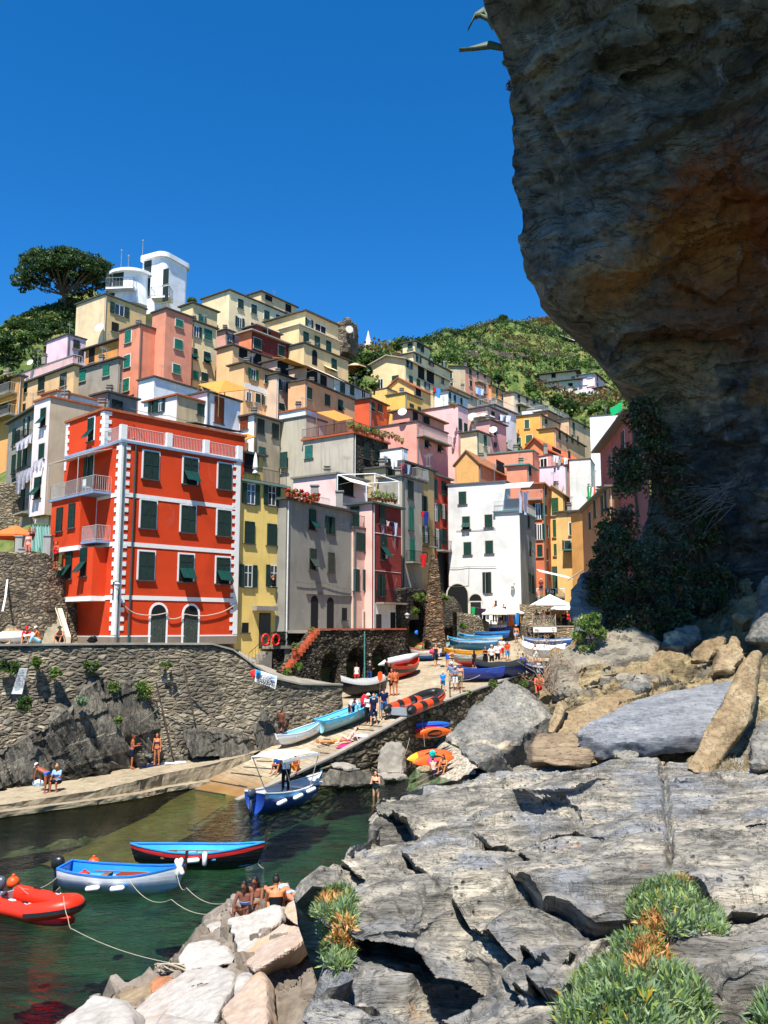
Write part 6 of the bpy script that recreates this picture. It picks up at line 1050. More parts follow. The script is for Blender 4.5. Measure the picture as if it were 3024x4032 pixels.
def tree(name,label,base,top,crown,n,size,mats,group=None,lim=4,tr=.25,droop=0):
 """tapered trunk with limbs under a crown of leaf clumps; crown: list of (centre, radii)"""
 root=empty(name,base,label,'tree' if 'shrub' not in name and 'bush' not in name else 'bush',group);b=MB();base=Vector(base);top=Vector(top);md=base.lerp(top,.5)+Vector((tr*.6,0,0))
 b.tube([base-Vector((0,0,.4)),md,top],[tr,tr*.75,tr*.5],8)
 idx=rng.permutation(len(crown))[:lim]
 for i in idx:
  c=Vector(crown[i][0]);b.tube([md.lerp(top,.4+.6*rng.rand()),top.lerp(c,.5)+Vector((0,0,-.1*(c-top).length)),c],[tr*.4,tr*.26,tr*.1],6)
 b.build('trunk',M_BARK,root)
 V_=leafcloud([c for c,r in crown],[r for c,r in crown],n,size,1.7,droop=droop);mi=np.repeat(rng.randint(0,len(mats),len(crown)),n);leafobj('crown',V_,mats,mi,root,base);return root
def clumps(c,rx,ry,rz,k,cr,seed=None):
 out=[]
 for _ in range(k):
  d=rng.normal(size=3);d/=np.linalg.norm(d);r=rng.uniform(.45,1)**.6;s=cr*rng.uniform(.6,1.3);out.append(((c[0]+d[0]*rx*r,c[1]+d[1]*ry*r,c[2]+d[2]*rz*r),(s,s,s*.75)))
 return out
pb_=at('A',436,540,130);tp=at('A',405,320,129);cc=at('A',415,215,129.5);cr=[]
for _ in range(520):
 u=rng.uniform(-1,1);w_=rng.uniform(-1,1)
 if u*u+w_*w_>1:continue
 rr_=math.sqrt(u*u+w_*w_);zt_=3.6*math.sqrt(max(0,1-rr_**2))+.4*math.sin(u*9);zb_=-.9-1.8*rr_**3;z_=zb_+(zt_-zb_)*rng.rand()**.45;s=rng.uniform(.45,.95)
 cr.append(((cc.x+u*7.6+.3*math.sin(9*w_),cc.y+w_*5.5,cc.z+z_-1.0*(u<-.75)),(s*1.25,s*1.2,s*.62)))
tree('umbrella_pine','big spreading umbrella pine on the hilltop left of the white villa',pb_,tp,cr,60,.26,[L_PINE,L_DK,L_PINE],lim=26,tr=.42)
def scrub(n,xr,yr,keep,cs,nl,ls):
 X=rng.uniform(xr[0],xr[1],n);Y=rng.uniform(yr[0],yr[1],n);Zz=hillz(X[:,None],Y[:,None])[:,0];k=keep(X,Y,Zz);X,Y,Zz=X[k],Y[k],Zz[k]
 s=cs*rng.uniform(.5,1.5,len(X))**1.3;C_=np.stack([X,Y,Zz+s*.35],1);Rr=np.stack([s,s,s*.7],1);V_=leafcloud(C_,Rr,nl,ls,1.3);pa=pn(np.stack([X*.03,Y*.03,0*X],1))+.35*pn(np.stack([X*.12,Y*.12,0*X+5],1));hi=np.clip((Zz-105)/30,0,1)
 q=pa+rng.normal(size=len(X))*.22;mi=np.where(q>.30-.28*hi,3,np.where(q>.0,2,np.where(q>-.22,1,0)));return V_,np.repeat(mi,nl)
def vis(X,Y,Zz):
 zc=Y*CP+Zz*SP;x=1512+F*X/zc;y=2016-F*(-Y*SP+Zz*CP)/zc;return(x>1330)&(x<2560)&(y>1200)&(y<1800)
V1,m1=scrub(15000,(-10,190),(150,480),vis,1.7,34,.62)
V2,m2=scrub(3500,(-6,70),(100,170),vis,1.0,30,.4)
o=leafobj('hill_scrub',np.concatenate([V1,V2]),[L_DK,L_MD,L_LT,L_BR],np.concatenate([m1,m2]));tag(o,kind='stuff')
def vis2(X,Y,Zz):
 zc=Y*CP+Zz*SP;x=1512+F*X/zc;return(x>-120)&(x<330)
V1,m1=scrub(2600,(-75,-35),(100,150),vis2,.6,34,.36);o=leafobj('hillside_scrub',V1,[L_DK,L_MD,L_LT,L_DK],m1);tag(o,kind='stuff')
GT='trees among the hillside houses'
def ptree(name,label,c,x,y,d,w_,h_,k=26,n=60,ls=.3,mats=None,grp=GT,trunk=.3,tr=.15):
 p=at(c,x,y,d);s=d/F/REG[c][0];rx=w_*s/2;rz=h_*s/2;base=(p.x,p.y,p.z-rz-trunk*rz*2)
 return tree(name,label,base,(p.x,p.y,p.z-rz*.3),clumps(p,rx*.8,rx*.7,rz*.8,k,min(rx,rz)*.42),n,ls,mats or[L_DK,L_MD],grp,tr=tr)
for lab,c,x,y,d,w_,h_,mt in(('dense green tree just right of the ruined tower','B',850,510,140,130,130,0),('dark tree under the church spire','B',925,530,139,110,140,0),('rounded tree left of the yellow gable house','B',1000,520,142,120,110,0),('tall pine rising above the yellow two-storey house','B',1105,425,160,90,80,1),('green tree low beside the peach parasol','B',900,600,128,90,90,0),('bushy green tree by the yellow hut wall','B',950,690,113,70,60,1),('lone conifer on the skyline of the green hill','C',578,140,405,110,120,0),('pointed tree on the left shoulder of the green hill','C',150,300,318,110,90,0),('small tree where the hill meets the skyline, second from left','C',310,250,345,80,60,1),('dark conifer left of the modern grey block','C',690,670,215,120,130,0),('broad dark conifer in front of the modern grey block','C',800,690,212,130,120,0),('green tree under the grey block terrace','C',925,720,208,150,110,1),('dark conifer leftmost of the row below the pink apartments','C',1020,790,190,140,120,0),('dark conifer second in the row below the pink apartments','C',1150,840,186,160,150,0),('wide conifer in the middle of the row behind the blank white wall','C',1270,860,184,170,140,0),('dark conifer right end of the row by the green cloth','C',1400,840,180,180,130,1),('small round bush below the pink apartment block','C',1240,745,214,70,60,1),('dark tree among the houses below the salmon orange house','C',545,600,195,110,80,1),('dark bush left edge of the hilltop above the pink terrace','A',40,680,116,150,130,0),('grey-green bush on the slope under the umbrella pine','A',330,520,127,170,160,1),('dark bush above the small pink house','A',370,580,124,120,110,0),('dry bush right of the pine trunk','A',480,420,130,90,120,2),('low bush beside the cactus patch at the left','A',180,640,118,190,100,1),('green bush on the villa terrace edge','A',1250,385,122,90,40,1)):
 ptree('tree' if 'bush' not in lab else 'bush',lab,c,x,y,d,w_,h_,34 if w_>90 else 20,46,.3*d/140,[[L_DK,L_DK,L_MD],[L_MD,L_DK,L_LT],[L_BR,L_MD]][mt])
def wallpt(c,x,y,off=.3):
 r=ray(*px(c,x,y));best=None
 for a,q in zip(WALLP[:-1],WALLP[1:]):
  dx,dy=q[0]-a[0],q[1]-a[1];den=r.x*dy-r.y*dx
  if abs(den)<1e-9:continue
  t=(a[0]*dy-a[1]*dx)/den;s=((t*r.x-a[0])*dx+(t*r.y-a[1])*dy)/(dx*dx+dy*dy)
  if-.02<=s<=1.02 and(best is None or t<best):best=t
 return r*(best or 46)*(1-off/46)
def wplant(label,p,rx,rz,k,n,ls,mats,grp,name='wall_plant',droop=.3):
 root=empty(name,p,label,'plant',grp);b=MB()
 for _ in range(6):
  e=Vector(p)+Vector((rng.uniform(-1,1)*rx*.7,-rng.rand()*rx*.5,rng.uniform(-.8,.5)*rz));b.tube([Vector(p)+Vector((0,.25,0)),(Vector(p)+e)/2+Vector((0,-.05,.05)),e],[.02,.015,.006],4)
 b.build('stem',M_BARK,root);cl=clumps(p,rx*.75,rx*.5,rz*.75,k,min(rx,rz)*.4);leafobj('foliage',leafcloud([c for c,r in cl],[r for c,r in cl],n,ls,2.2,droop=droop),mats,np.repeat(rng.randint(0,len(mats),k),n),root,p)
for lab,x,y,w_,h_,mt in(('green plant at the left edge of the harbour wall',25,285,60,70,0),('bushy plant just left of the white notice board',95,295,90,90,0),('thin yellowish plant above the white notice board',240,262,70,80,1),('dry plant on the wall right of the notice board',365,330,80,70,1),('dense green plant high on the wall under the red house corner',600,290,90,110,0),('green tuft at the top of the dark slate outcrop',750,425,80,80,1),('large hanging yellow-green plant in the middle of the wall',930,450,130,140,1),('pale green succulent on the slate outcrop',525,515,100,60,2),('green plant directly below the white notice board',158,530,90,120,0),('little plant low on the outcrop above the bathers',770,640,50,50,1),('yellow-green ledge plants on the plastered wall patch',1090,278,110,30,1)):
 s=46/F/1.659;p=wallpt('H',x,y,.45 if y<500 else 1.6);wplant(lab,p,w_*s/2*1.1,h_*s/2*1.1,14,40,.085,[[L_MD,L_DK],[L_LT,L_MD],[leafmat('leaf_grey','#5f7a58','#8ea07c')]][mt],'plants growing on the harbour wall')
for lab,c,x,y,d,w_,h_ in(('leafy climber hanging over the vault of the tall grey house','F',1380,1110,74,120,90),('climber between the grey house and the buttress','F',1350,1210,74,60,90),('green plants on top of the rock by the arched passage','F',1560,1110,80,110,60),('ferny plants left of the arched passage','G',90,1270,80,110,80),('low green bush above the stack of blue boats','G',255,1485,79,90,50),('green tuft on the slip wall by the railing','I',1545,590,57,50,50),('small fern on the slip wall above the kayaks','I',1362,682,53,30,30),('green shrub beside the railing at the slip edge','I',1640,525,58,70,90),('green leaves below the navy covered boat','T',380,1090,52,150,100),('leafy bush between the big boulder and the seated man','T',830,1090,50,120,120),('green vine at the foot of the brick stair coping','F',420,1650,57.4,80,60),('trailing plant on the stone arch terrace','F',505,1610,57.6,60,60)):
 s=d/F/REG[c][0];wplant(lab,at(c,x,y,d),w_*s/2,h_*s/2,14,40,.1,[L_MD,L_LT],'small plants around the slipway')
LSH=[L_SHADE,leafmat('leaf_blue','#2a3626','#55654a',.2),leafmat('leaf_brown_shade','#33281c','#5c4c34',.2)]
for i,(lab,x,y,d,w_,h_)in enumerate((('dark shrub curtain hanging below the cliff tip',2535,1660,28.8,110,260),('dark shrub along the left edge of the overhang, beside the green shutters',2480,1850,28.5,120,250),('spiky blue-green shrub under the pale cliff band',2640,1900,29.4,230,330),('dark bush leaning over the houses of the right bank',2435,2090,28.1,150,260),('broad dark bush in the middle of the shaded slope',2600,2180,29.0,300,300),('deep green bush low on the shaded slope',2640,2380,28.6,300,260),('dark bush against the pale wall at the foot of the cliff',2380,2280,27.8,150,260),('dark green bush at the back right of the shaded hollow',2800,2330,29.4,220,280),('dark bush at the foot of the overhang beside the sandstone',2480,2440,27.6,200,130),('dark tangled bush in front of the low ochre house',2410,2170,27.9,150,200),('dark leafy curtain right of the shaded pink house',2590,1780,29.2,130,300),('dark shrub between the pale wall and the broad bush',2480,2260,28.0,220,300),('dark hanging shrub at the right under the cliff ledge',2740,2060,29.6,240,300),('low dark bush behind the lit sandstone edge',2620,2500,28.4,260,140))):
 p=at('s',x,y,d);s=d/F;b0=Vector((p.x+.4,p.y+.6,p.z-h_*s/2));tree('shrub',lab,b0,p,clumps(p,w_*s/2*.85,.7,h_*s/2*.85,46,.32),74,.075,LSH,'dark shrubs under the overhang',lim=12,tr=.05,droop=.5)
 q=MB()
p=at('s',2320,2490,26.8);tree('shrub','sunlit yellow-green bush at the corner of the pale cliff wall',p+Vector((.2,.3,-.7)),p,clumps(p,.42,.35,.62,22,.2),70,.07,[L_LT,L_MD],None,lim=8,tr=.03)
b=MB()
for i in range(24):
 a=at('s',2880+rng.uniform(-30,20),1930+rng.uniform(-50,60),28.2);e=at('s',2700+rng.uniform(-60,110),2010+rng.uniform(-110,120),27.6+rng.uniform(-.3,.6));mid=(a+e)/2+Vector((rng.uniform(-.1,.1),-.1,rng.uniform(-.05,.18)));b.tube([a,mid,e],[.012,.009,.003],4,cap=False)
for i in range(120):
 a=at('s',rng.uniform(2380,2780),rng.uniform(1750,2480),27.9+rng.rand()*.5);e=a+Vector((rng.uniform(-.5,.3),rng.uniform(-.2,.1),rng.uniform(-.15,.25)));b.tube([a,(a+e)/2+Vector((0,0,rng.uniform(-.05,.08))),e],[.009,.007,.003],4,cap=False)
tag(b.solo('dead_branches',M_TWIG),kind='stuff')
slab('rock_corner','bluish grey rock corner at the foot of the overhang behind the dry twigs','s',[(2245,2330,27.6),(2290,2260,28),(2420,2200,28.6),(2460,2560,27.8),(2330,2570,27.4),(2270,2520,27.4)],(.8,2.2,0),rockmat('blue_grey_rock',[(.3,'#4d5459'),(.5,'#757b7e'),(.7,'#96989a')],scale=1,bd=.12),.1,.12)
root=empty('dry_shrub',at('s',2190,2720,24.4),'dry leafless shrub with thin reddish twigs in front of the boats','bush');b=MB();ends=[]
for i in range(26):
 a=at('s',2150+rng.uniform(-25,60),2700+rng.uniform(-30,40),24.6);e=at('s',rng.uniform(2030,2290),rng.uniform(2470,2680),24.6+rng.uniform(-.4,.4));md=(a+e)/2+Vector((rng.uniform(-.12,.12),0,.06));b.tube([a,md,e],[.012,.008,.003],4,cap=False)
 for k in range(5):
  t=rng.uniform(.4,1);s_=md.lerp(e,t);f_=s_+Vector((rng.uniform(-.22,.22),rng.uniform(-.1,.1),rng.uniform(-.02,.22)));b.tube([s_,f_],[.005,.002],3,cap=False);ends.append(tuple(f_))
b.build('twigs',plain('tan_twig','#a5876c',.9,.25),root);leafobj('dry_leaves',leafcloud(ends,[(.05,.05,.05)]*len(ends),4,.035),[leafmat('leaf_dry','#7a5a3c','#b08a5c')],None,root,ORG[root.name])
ag=empty('agave',at('s',1985,190,23.2),'agave with two curved spiky leaves sticking out of the cliff edge','plant')
for pts in([(1985,190),(1930,178),(1870,190),(1808,197)],[(1940,110),(1905,45),(1870,62),(1842,118)],[(1975,130),(1935,78),(1890,60),(1870,70)]):
 b=MB();P_=[at('s',x,y,22.9)for x,y in pts];ws=[.12,.15,.10,.005];vs=[]
 for p,w_ in zip(P_,ws):vs+=[p+Vector((0,-.1,-w_*.2)),p+Vector((0,0,w_)),p+Vector((0,.1,-w_*.2)),p+Vector((0,0,-w_*.9))]
 b.add(vs,[(4*i+k,4*i+(k+1)%4,4*i+4+(k+1)%4,4*i+4+k)for i in range(3)for k in range(4)]);b.build('leaf',leafmat('agave_leaf','#4c5a48','#6d7a60',.1),ag,True)
for lab,x,y in(('small pale green tuft on the cliff edge below the agave',1993,245),('tiny dry tuft on the cliff edge, the lower one',2010,340)):
 p=at('s',x,y,23.3);V_=leafcloud([p],[(.12,.12,.16)],90,.035,4);o=leafobj('cliff_tuft',V_,[L_LT if 'green' in lab else L_BR],None,None,p);o.location=p;tag(o,lab,'plant')
def bvh(o):
 V_=mverts(o.data)+np.array(o.location);return BVHTree.FromPolygons([tuple(v)for v in V_],[tuple(p.vertices)for p in o.data.polygons])
NB=bvh(NRo)
def hit(c,x,y):
 r=ray(*px(c,x,y)).normalized();h=NB.ray_cast(Vector((0,0,0)),r,60);return h[0]
FEN=[leafmat('fennel_green','#5a7350','#93a578',.2),leafmat('fennel_fresh','#62803a','#a0b25c',.25),leafmat('fennel_dry','#a56a3a','#d9a768',.15),leafmat('fennel_yellow','#c59a2e','#e2c158',.2)]
def fennel(label,poly,n,ln,dome,dry=(),dens=.1):
 """poly: pixel outline of the clump on the rock"""
 P_=np.array(poly,float);x0,y0=P_.min(0);x1,y1=P_.max(0);cx,cy=P_.mean(0);vs=[];mi=[]
 def inside(x,y):
  c=False;j=len(P_)-1
  for i in range(len(P_)):
   if(P_[i,1]>y)!=(P_[j,1]>y)and x<(P_[j,0]-P_[i,0])*(y-P_[i,1])/(P_[j,1]-P_[i,1])+P_[i,0]:c=not c
   j=i
  return c
 cen=hit('s',cx,cy)or at('s',cx,cy,7);stems=MB();cnt=0
 for _ in range(n*4):
  x,y=rng.uniform(x0,x1),rng.uniform(y0,y1)
  if not inside(x,y)or math.sin(x*.071)*math.sin(y*.083+x*.02)>.55:continue
  h=hit('s',x,y)
  if h is None or abs(h.y-cen.y)>2.0:continue
  rr_=min(1,math.hypot((x-cx)/(x1-x0)*2,(y-cy)/(y1-y0)*2));lift=dome*max(0,1-rr_**2)*rng.uniform(.35,1);p=h+Vector((0,-lift*.5,lift))
  out=Vector(((x-cx)/(x1-x0)*.9+.25*math.sin(x*.05),-.35+.25*math.sin(y*.06),.95))+Vector(rng.normal(size=3)*.6);out.normalize();L_=ln*rng.uniform(.6,1.25);w_=ln*.07*rng.uniform(.8,1.5)
  sd=out.cross(Vector(rng.normal(size=3))).normalized()*w_;q1=p+out*L_*.55;q2=p+out*L_-Vector((0,0,L_*.06));vs+=[p-sd*.5,q1-sd,q2,q1+sd]
  isd=any(math.hypot(x-dx,(y-dy))<dr for dx,dy,dr in dry);u=rng.rand();mi.append(2 if(isd and u<.75)else 3 if u>.985 else 1 if u>.72 else 0);cnt+=1
  if cnt>=n:break
 root=empty('sea_fennel',cen,label,'plant','sea fennel on the foreground rock');V_=np.array([tuple(v)for v in vs]);leafobj('leaves',V_,FEN,np.array(mi),root,cen)
 for _ in range(40):
  k=rng.randint(0,len(vs)//4);p=vs[4*k];stems.tube([cen.lerp(p,.55)+Vector((0,.05,-.05)),p],[.006,.003],4,cap=False)
 stems.build('stems',plain('fennel_stem','#8a6238',.9,.2),root)
fennel('upper right tuft of sea fennel with a dry brown patch beneath it',[(2590,3470),(2660,3455),(2740,3500),(2780,3560),(2840,3620),(2860,3690),(2800,3740),(2700,3720),(2620,3720),(2560,3700),(2480,3640),(2475,3560),(2500,3510)],4600,.1,.2,[(2560,3700,60),(2680,3480,30)])
fennel('small sea fennel tuft with brown stalks between the two big ones',[(2420,3700),(2480,3680),(2560,3720),(2620,3760),(2660,3860),(2560,3880),(2480,3850),(2420,3800)],1500,.09,.1,[(2560,3800,70),(2520,3860,60),(2600,3850,60)])
fennel('largest sea fennel cushion cut by the bottom edge of the picture',[(2290,3850),(2360,3800),(2440,3790),(2530,3860),(2660,3850),(2720,3880),(2780,3960),(2800,4060),(2780,4150),(2240,4150),(2200,4040),(2230,3930)],5600,.1,.18,[(2500,3870,50)])
fennel('sea fennel cushion with yellow tips on the left end of the platform',[(1262,3520),(1330,3495),(1385,3500),(1392,3600),(1385,3700),(1380,3800),(1330,3830),(1270,3810),(1240,3700),(1232,3600)],3800,.12,.16,[(1360,3700,60),(1300,3560,40)])
fennel('little sea fennel tuft in the bottom right corner',[(2990,3960),(3060,3930),(3060,4100),(2970,4100)],700,.1,.08)
for i,(x0,y0,x1,y1)in enumerate(((2790,3010,2960,3045),(2960,3000,3060,3040))):
 V_=[]
 for _ in range(160):
  h=hit('s',rng.uniform(x0,x1),rng.uniform(y0,y1))
  if h is None:continue
  d_=Vector((rng.normal()*.7,-.2,rng.uniform(.3,1))).normalized();L_=rng.uniform(.1,.3);sd=d_.cross(Vector((0,1,.2))).normalized()*.008;V_+=[h-sd,h+d_*L_*.5-sd*.8,h+d_*L_,h+d_*L_*.5+sd*.8]
 if V_:o=leafobj('dry_grass',np.array([tuple(v)for v in V_]),[leafmat('straw','#8d7440','#c9ad6c',.2)]);tag(o,kind='stuff')
def hillhit(c,x,y):
 r=ray(*px(c,x,y));r=r/r.y;T=np.arange(120,470,1.0);zz=hillz((r.x*T)[:,None],T[:,None])[:,0];k=np.argmax(zz>r.z*T);return r*T[k]if zz[k]>r.z*T[k]else None
def hillstrip(pts,n=40):
 out=[]
 for i in range(n):
  t=i/(n-1)*(len(pts)-1);k=min(int(t),len(pts)-2);f=t-k;p=hillhit('C',pts[k][0]*(1-f)+pts[k+1][0]*f,pts[k][1]*(1-f)+pts[k+1][1]*f)
  if p is not None:out.append(p)
 return out
P_=hillstrip([(1040,270),(1120,300),(1200,330),(1300,355),(1370,395)]);b=MB()
for a,c in zip(P_[:-1],P_[1:]):b.quad(a+Vector((0,-1.2,.9)),c+Vector((0,-1.2,.9)),c+Vector((0,2.2,2.6)),a+Vector((0,2.2,2.6)))
if P_:tag(b.build('hill_path',plain('pale_scree','#b5ab98',.9,.25)),kind='structure')
for lab,pts in(('low dry stone terrace wall high on the green hill',[(360,330),(520,335),(700,350)]),('dry stone terrace wall across the middle of the green hill',[(260,420),(450,405),(640,430),(800,440)]),('short terrace wall above the modern grey block',[(900,420),(1050,430),(1180,450)])):
 P_=hillstrip(pts);b=MB()
 for a,c in zip(P_[:-1],P_[1:]):
  if(a-c).length<14:b.extr([a+Vector((0,-.6,-1)),c+Vector((0,-.6,-1)),c+Vector((0,-.6,1.5)),a+Vector((0,-.6,1.5))],(0,.6,0))
 if b.v:tag(b.solo('terrace_wall',M_STONE),lab,'wall','terrace walls on the hill')
 # ================================================ boats
def interp(t,pts):return float(np.interp(t,[a for a,b in pts],[b for a,b in pts]))
def hull(L,B,Hh,stern,bow_up=.35):
 n=18;vv=[0,.16,.34,.52,.68,.82,.92,1];st=[]
 bm_=[(0,.70),(.15,.86),(.45,1),(.68,.88),(.86,.5),(.95,.22),(1,.015)]if stern=='t' else[(0,.015),(.05,.24),(.14,.52),(.32,.88),(.5,1),(.68,.88),(.86,.52),(.95,.24),(1,.015)]
 for i in range(n+1):
  t=i/n;b=B/2*interp(t,bm_);q=2*t-1;s=Hh*(1+(bow_up if q>0 else bow_up*.5)*abs(q)**2.2);k=Hh*(.04+(.38 if q>0 else(.10 if stern=='t' else .34))*abs(q)**3.5);x=-L/2+L*t
  rk=.06*L*max(0,q)**4-(.05*L*max(0,-q)**4 if stern!='t' else 0)
  st.append([(x+rk*v,b*(1-(1-v)**2.3),k+(s-k)*v**1.25)for v in vv])
 return st,vv
def boat(name,label,L,B,Hh,loc,head,pitch=0,roll=0,stern='d',cols=('#e8e8e6','#e8e8e6','#2f7fd0','#3f9fe8','#3f9fe8'),thw=3,group=None,post=None,cover=None,z=0):
 """cols: bottom, side, stripe, gunwale, inside"""
 root=empty(name,(0,0,0),label,'boat',group);st,vv=hull(L,B,Hh,stern);nv=len(vv);b=MB();mats=[paint(c)for c in cols[:3]]
 for sg in(1,-1):
  vs=[(x,y*sg,z_)for row in st for x,y,z_ in row];fs=[]
  for i in range(len(st)-1):
   for j in range(nv-1):
    f=(i*nv+j,(i+1)*nv+j,(i+1)*nv+j+1,i*nv+j+1);b.add([vs[k]for k in(f if sg<0 else f[::-1])],[(0,1,2,3)],0 if j<3 else 1 if j<5 else 2)
 r0=st[0]
 if stern=='t':b.add([(x,y,z_)for x,y,z_ in r0]+[(x,-y,z_)for x,y,z_ in r0[::-1]],[tuple(range(2*nv))],1)
 me=b.mesh('hull',mats,None,True);bm=bmesh.new();bm.from_mesh(me);bmesh.ops.remove_doubles(bm,verts=bm.verts,dist=.002);bm.to_mesh(me);bm.free();link('hull',me,root)
 inn=MB();fl=.3*Hh
 for sg in(1,-1):
  vs=[]
  for row in st:
   xt,yt,zt=row[-1];xb=row[2][0];yi=max(.004,yt-.05);zf=min(zt-.03,max(fl,row[0][2]+.05));vs+=[(xt,yi*sg,zt-.02),((xt+xb)/2*.985,yi*.84*sg,(zt+zf)/2),(xb*.96,yi*.52*sg,zf),(xb*.96,0,zf)]
  for i in range(len(st)-1):
   for j in range(3):f=(i*4+j,i*4+j+1,(i+1)*4+j+1,(i+1)*4+j);inn.add([vs[k]for k in(f if sg>0 else f[::-1])],[(0,1,2,3)],0)
 inn.build('interior',paint(cols[4]),root,False,(0,0,0))
 g=MB()
 for sg in(1,-1):
  P_=[row[-1]for row in st]
  for a,c in zip(P_[:-1],P_[1:]):
   w_=.07;o0=(a[0],max(0,a[1]-w_)*sg,a[2]);o1=(c[0],max(0,c[1]-w_)*sg,c[2]);e0=(a[0],(a[1]+.02)*sg,a[2]);e1=(c[0],(c[1]+.02)*sg,c[2]);up=.035
   g.quad(*[(p[0],p[1],p[2]+up)for p in((o0,e0,e1,o1)if sg<0 else(o0,o1,e1,e0))]);g.quad(e0,e1,(e1[0],e1[1],e1[2]+up),(e0[0],e0[1],e0[2]+up));g.quad(o0,o1,(o1[0],o1[1],o1[2]+up),(o0[0],o0[1],o0[2]+up))
 if stern=='t':a=st[0][-1];g.box(a[0]-.02,a[0]+.05,-a[1],a[1],a[2]-.02,a[2]+.04)
 g.build('gunwale',paint(cols[3]),root,False,(0,0,0))
 for k in range(thw):
  t=(k+1)/(thw+1.0)*.8+.08;i=int(t*18);x,y,z_=st[i][-1];q=MB();q.box(x-.12,x+.12,-y+.03,y-.03,z_-.16-.1*Hh,z_-.12-.1*Hh);q.build('thwart',paint(cols[4])if k else M_WOOD,root,False,(0,0,0))
 x,y,z_=st[-1][-1];q=MB();q.obox((x-.05,-.03,z_-.25),(.08,0,0),(0,.06,0),(.05,0,.25+(post or .1)));q.build('stem_post',paint(cols[2]if not post else '#3a1f18'),root,False,(0,0,0))
 if cover:
  cv=MB();m_=len(st)
  for i in range(1,m_-1):
   a,c=st[i][-1],st[i+1][-1];h0=.16+.03*math.sin(i*.8);h1=.16+.03*math.sin((i+1)*.8)
   pr=lambda p,h:[(p[0],-p[1]-.09,p[2]-.14),(p[0],-p[1]-.07,p[2]+.08),(p[0],-p[1]*.5,p[2]+h*.8+.05),(p[0],0,p[2]+h*1.2+.05),(p[0],p[1]*.5,p[2]+h*.8+.05),(p[0],p[1]+.07,p[2]+.08),(p[0],p[1]+.09,p[2]-.14)]
   A_,C_=pr(a,h0),pr(c,h1);cv.add(A_+C_,[(j,j+1,8+j,7+j)for j in range(6)])
  co=cv.build('cover',cover if not isinstance(cover,str)else cloth(cover),root,True,(0,0,0));bm=bmesh.new();bm.from_mesh(co.data);bmesh.ops.remove_doubles(bm,verts=bm.verts,dist=.001);bm.to_mesh(co.data);bm.free()
 root.location=(loc[0],loc[1],loc[2]+z);root.rotation_euler=(R(roll),-R(pitch),R(head));ORG[root.name]=Vector();return root
def rboat(label,c,bow,stern_,B=1.5,Hh=.62,L=None,z=.06,**k):
 p=onramp(c,*bow);q=onramp(c,*stern_);dv=p-q;l=math.hypot(dv.x,dv.y);m_=(p+q)/2
 return boat('rowing_boat',label,L or max(2.6,l*1.02),B,Hh,m_,math.degrees(math.atan2(dv.y,dv.x)),math.degrees(math.atan2(dv.z,l)),z=z,**k)
GB='boats pulled up around the slipway';WHITE_,BLUE_,SKY_='#e9e9e7','#1f5fb4','#3fa9dc'
rboat('white skiff with a pale blue inside, lowest on the slipway','I',(292,925),(592,812),1.35,.6,cols=(WHITE_,WHITE_,WHITE_,'#d9e4ea','#7cc4e4'),thw=3,group=GB)
LB=rboat('light blue open boat being cleaned, beside the harbour wall','I',(905,700),(668,795),1.7,.75,L=3.9,stern='t',cols=('#7fa9b8','#8fbecb','#49b4dc','#5cc3e8','#62c8ea'),thw=3,group=GB)
rboat('long black boat with a striped towel cover in front of the arches','V',(292,524),(735,476),1.9,.95,cols=('#1b1a20','#1d1c24','#3a1c1e','#d8d8d4','#4a4a4c'),thw=2,group=GB,cover=stripes('#2b3030','#c9cbc6',6),post=.15)
rboat('black and red boat with a white rolled sail cover, by the arches','V',(815,340),(1075,226),1.6,.85,cols=('#d8431f','#24282c','#d8431f','#d8431f','#c8452a'),thw=3,group=GB,post=.2)
q=onramp('V',930,290)+Vector((-.5,.5,.95));b=MB();b.tube([q+Vector((-1.5,-1.0,.0)),q+Vector((-.8,-.5,.2)),q+Vector((.8,1.0,.45)),q+Vector((1.7,2.0,.75))],[.06,.3,.34,.1],10);tag(b.solo('sail_cover',cloth('#c9cccd'),True),'pale grey rolled sail lashed on the black and red boat','sail cover')
rboat('white and blue boat with an orange rim and a pink cloth in its bow','S',(470,1125),(860,1112),1.5,.85,cols=(BLUE_,WHITE_,WHITE_,'#e0622e','#c93a4e'),group=GB,post=.15)
rboat('blue boat in the heap below the vault, white rim','S',(600,905),(270,870),1.4,.8,z=.5,L=3.6,cols=(BLUE_,'#2a5c9e',WHITE_,'#5fb0e4','#7fb7d8'),group=GB)
rboat('pinkish white boat in the heap, bow up towards the square','S',(735,890),(560,830),1.3,.85,z=.55,L=3.4,cols=('#e8c4b4','#ecd4c8','#e8806a','#e0562e','#d8a898'),group=GB)
rboat('small white and orange boat at the left of the heap','S',(460,990),(170,960),1.2,.7,z=.15,L=3.2,cols=(WHITE_,'#ece4da','#e0622e','#e0622e','#e8c8b0'),group=GB)
rboat('white boat under a long black tarpaulin at the back of the heap','S',(950,830),(240,800),1.8,.95,z=.35,cols=('#26292c',WHITE_,'#e0522a','#e0522a','#333333'),group=GB,cover='#23282b')
rboat('small turquoise and white boat behind the man with the pink towel','S',(960,930),(640,945),1.1,.55,z=.1,L=2.8,cols=(WHITE_,WHITE_,'#8fd0e0','#8fd0e0','#a8dce8'),group=GB)
rboat('sky blue boat with a pale stripe, front of the right-hand row','G',(158,1712),(520,1728),1.7,.8,z=.45,cols=('#2a7fb4','#2f86bc','#cfe4ea','#36b4ea','#8fb8c8'),thw=3,group=GB)
rboat('pale turquoise boat second in the right-hand row','G',(240,1676),(560,1686),1.6,.75,z=.5,cols=('#2f8fd0','#d8e4e6','#49b4ea','#49b4ea','#9cc4d0'),group=GB)
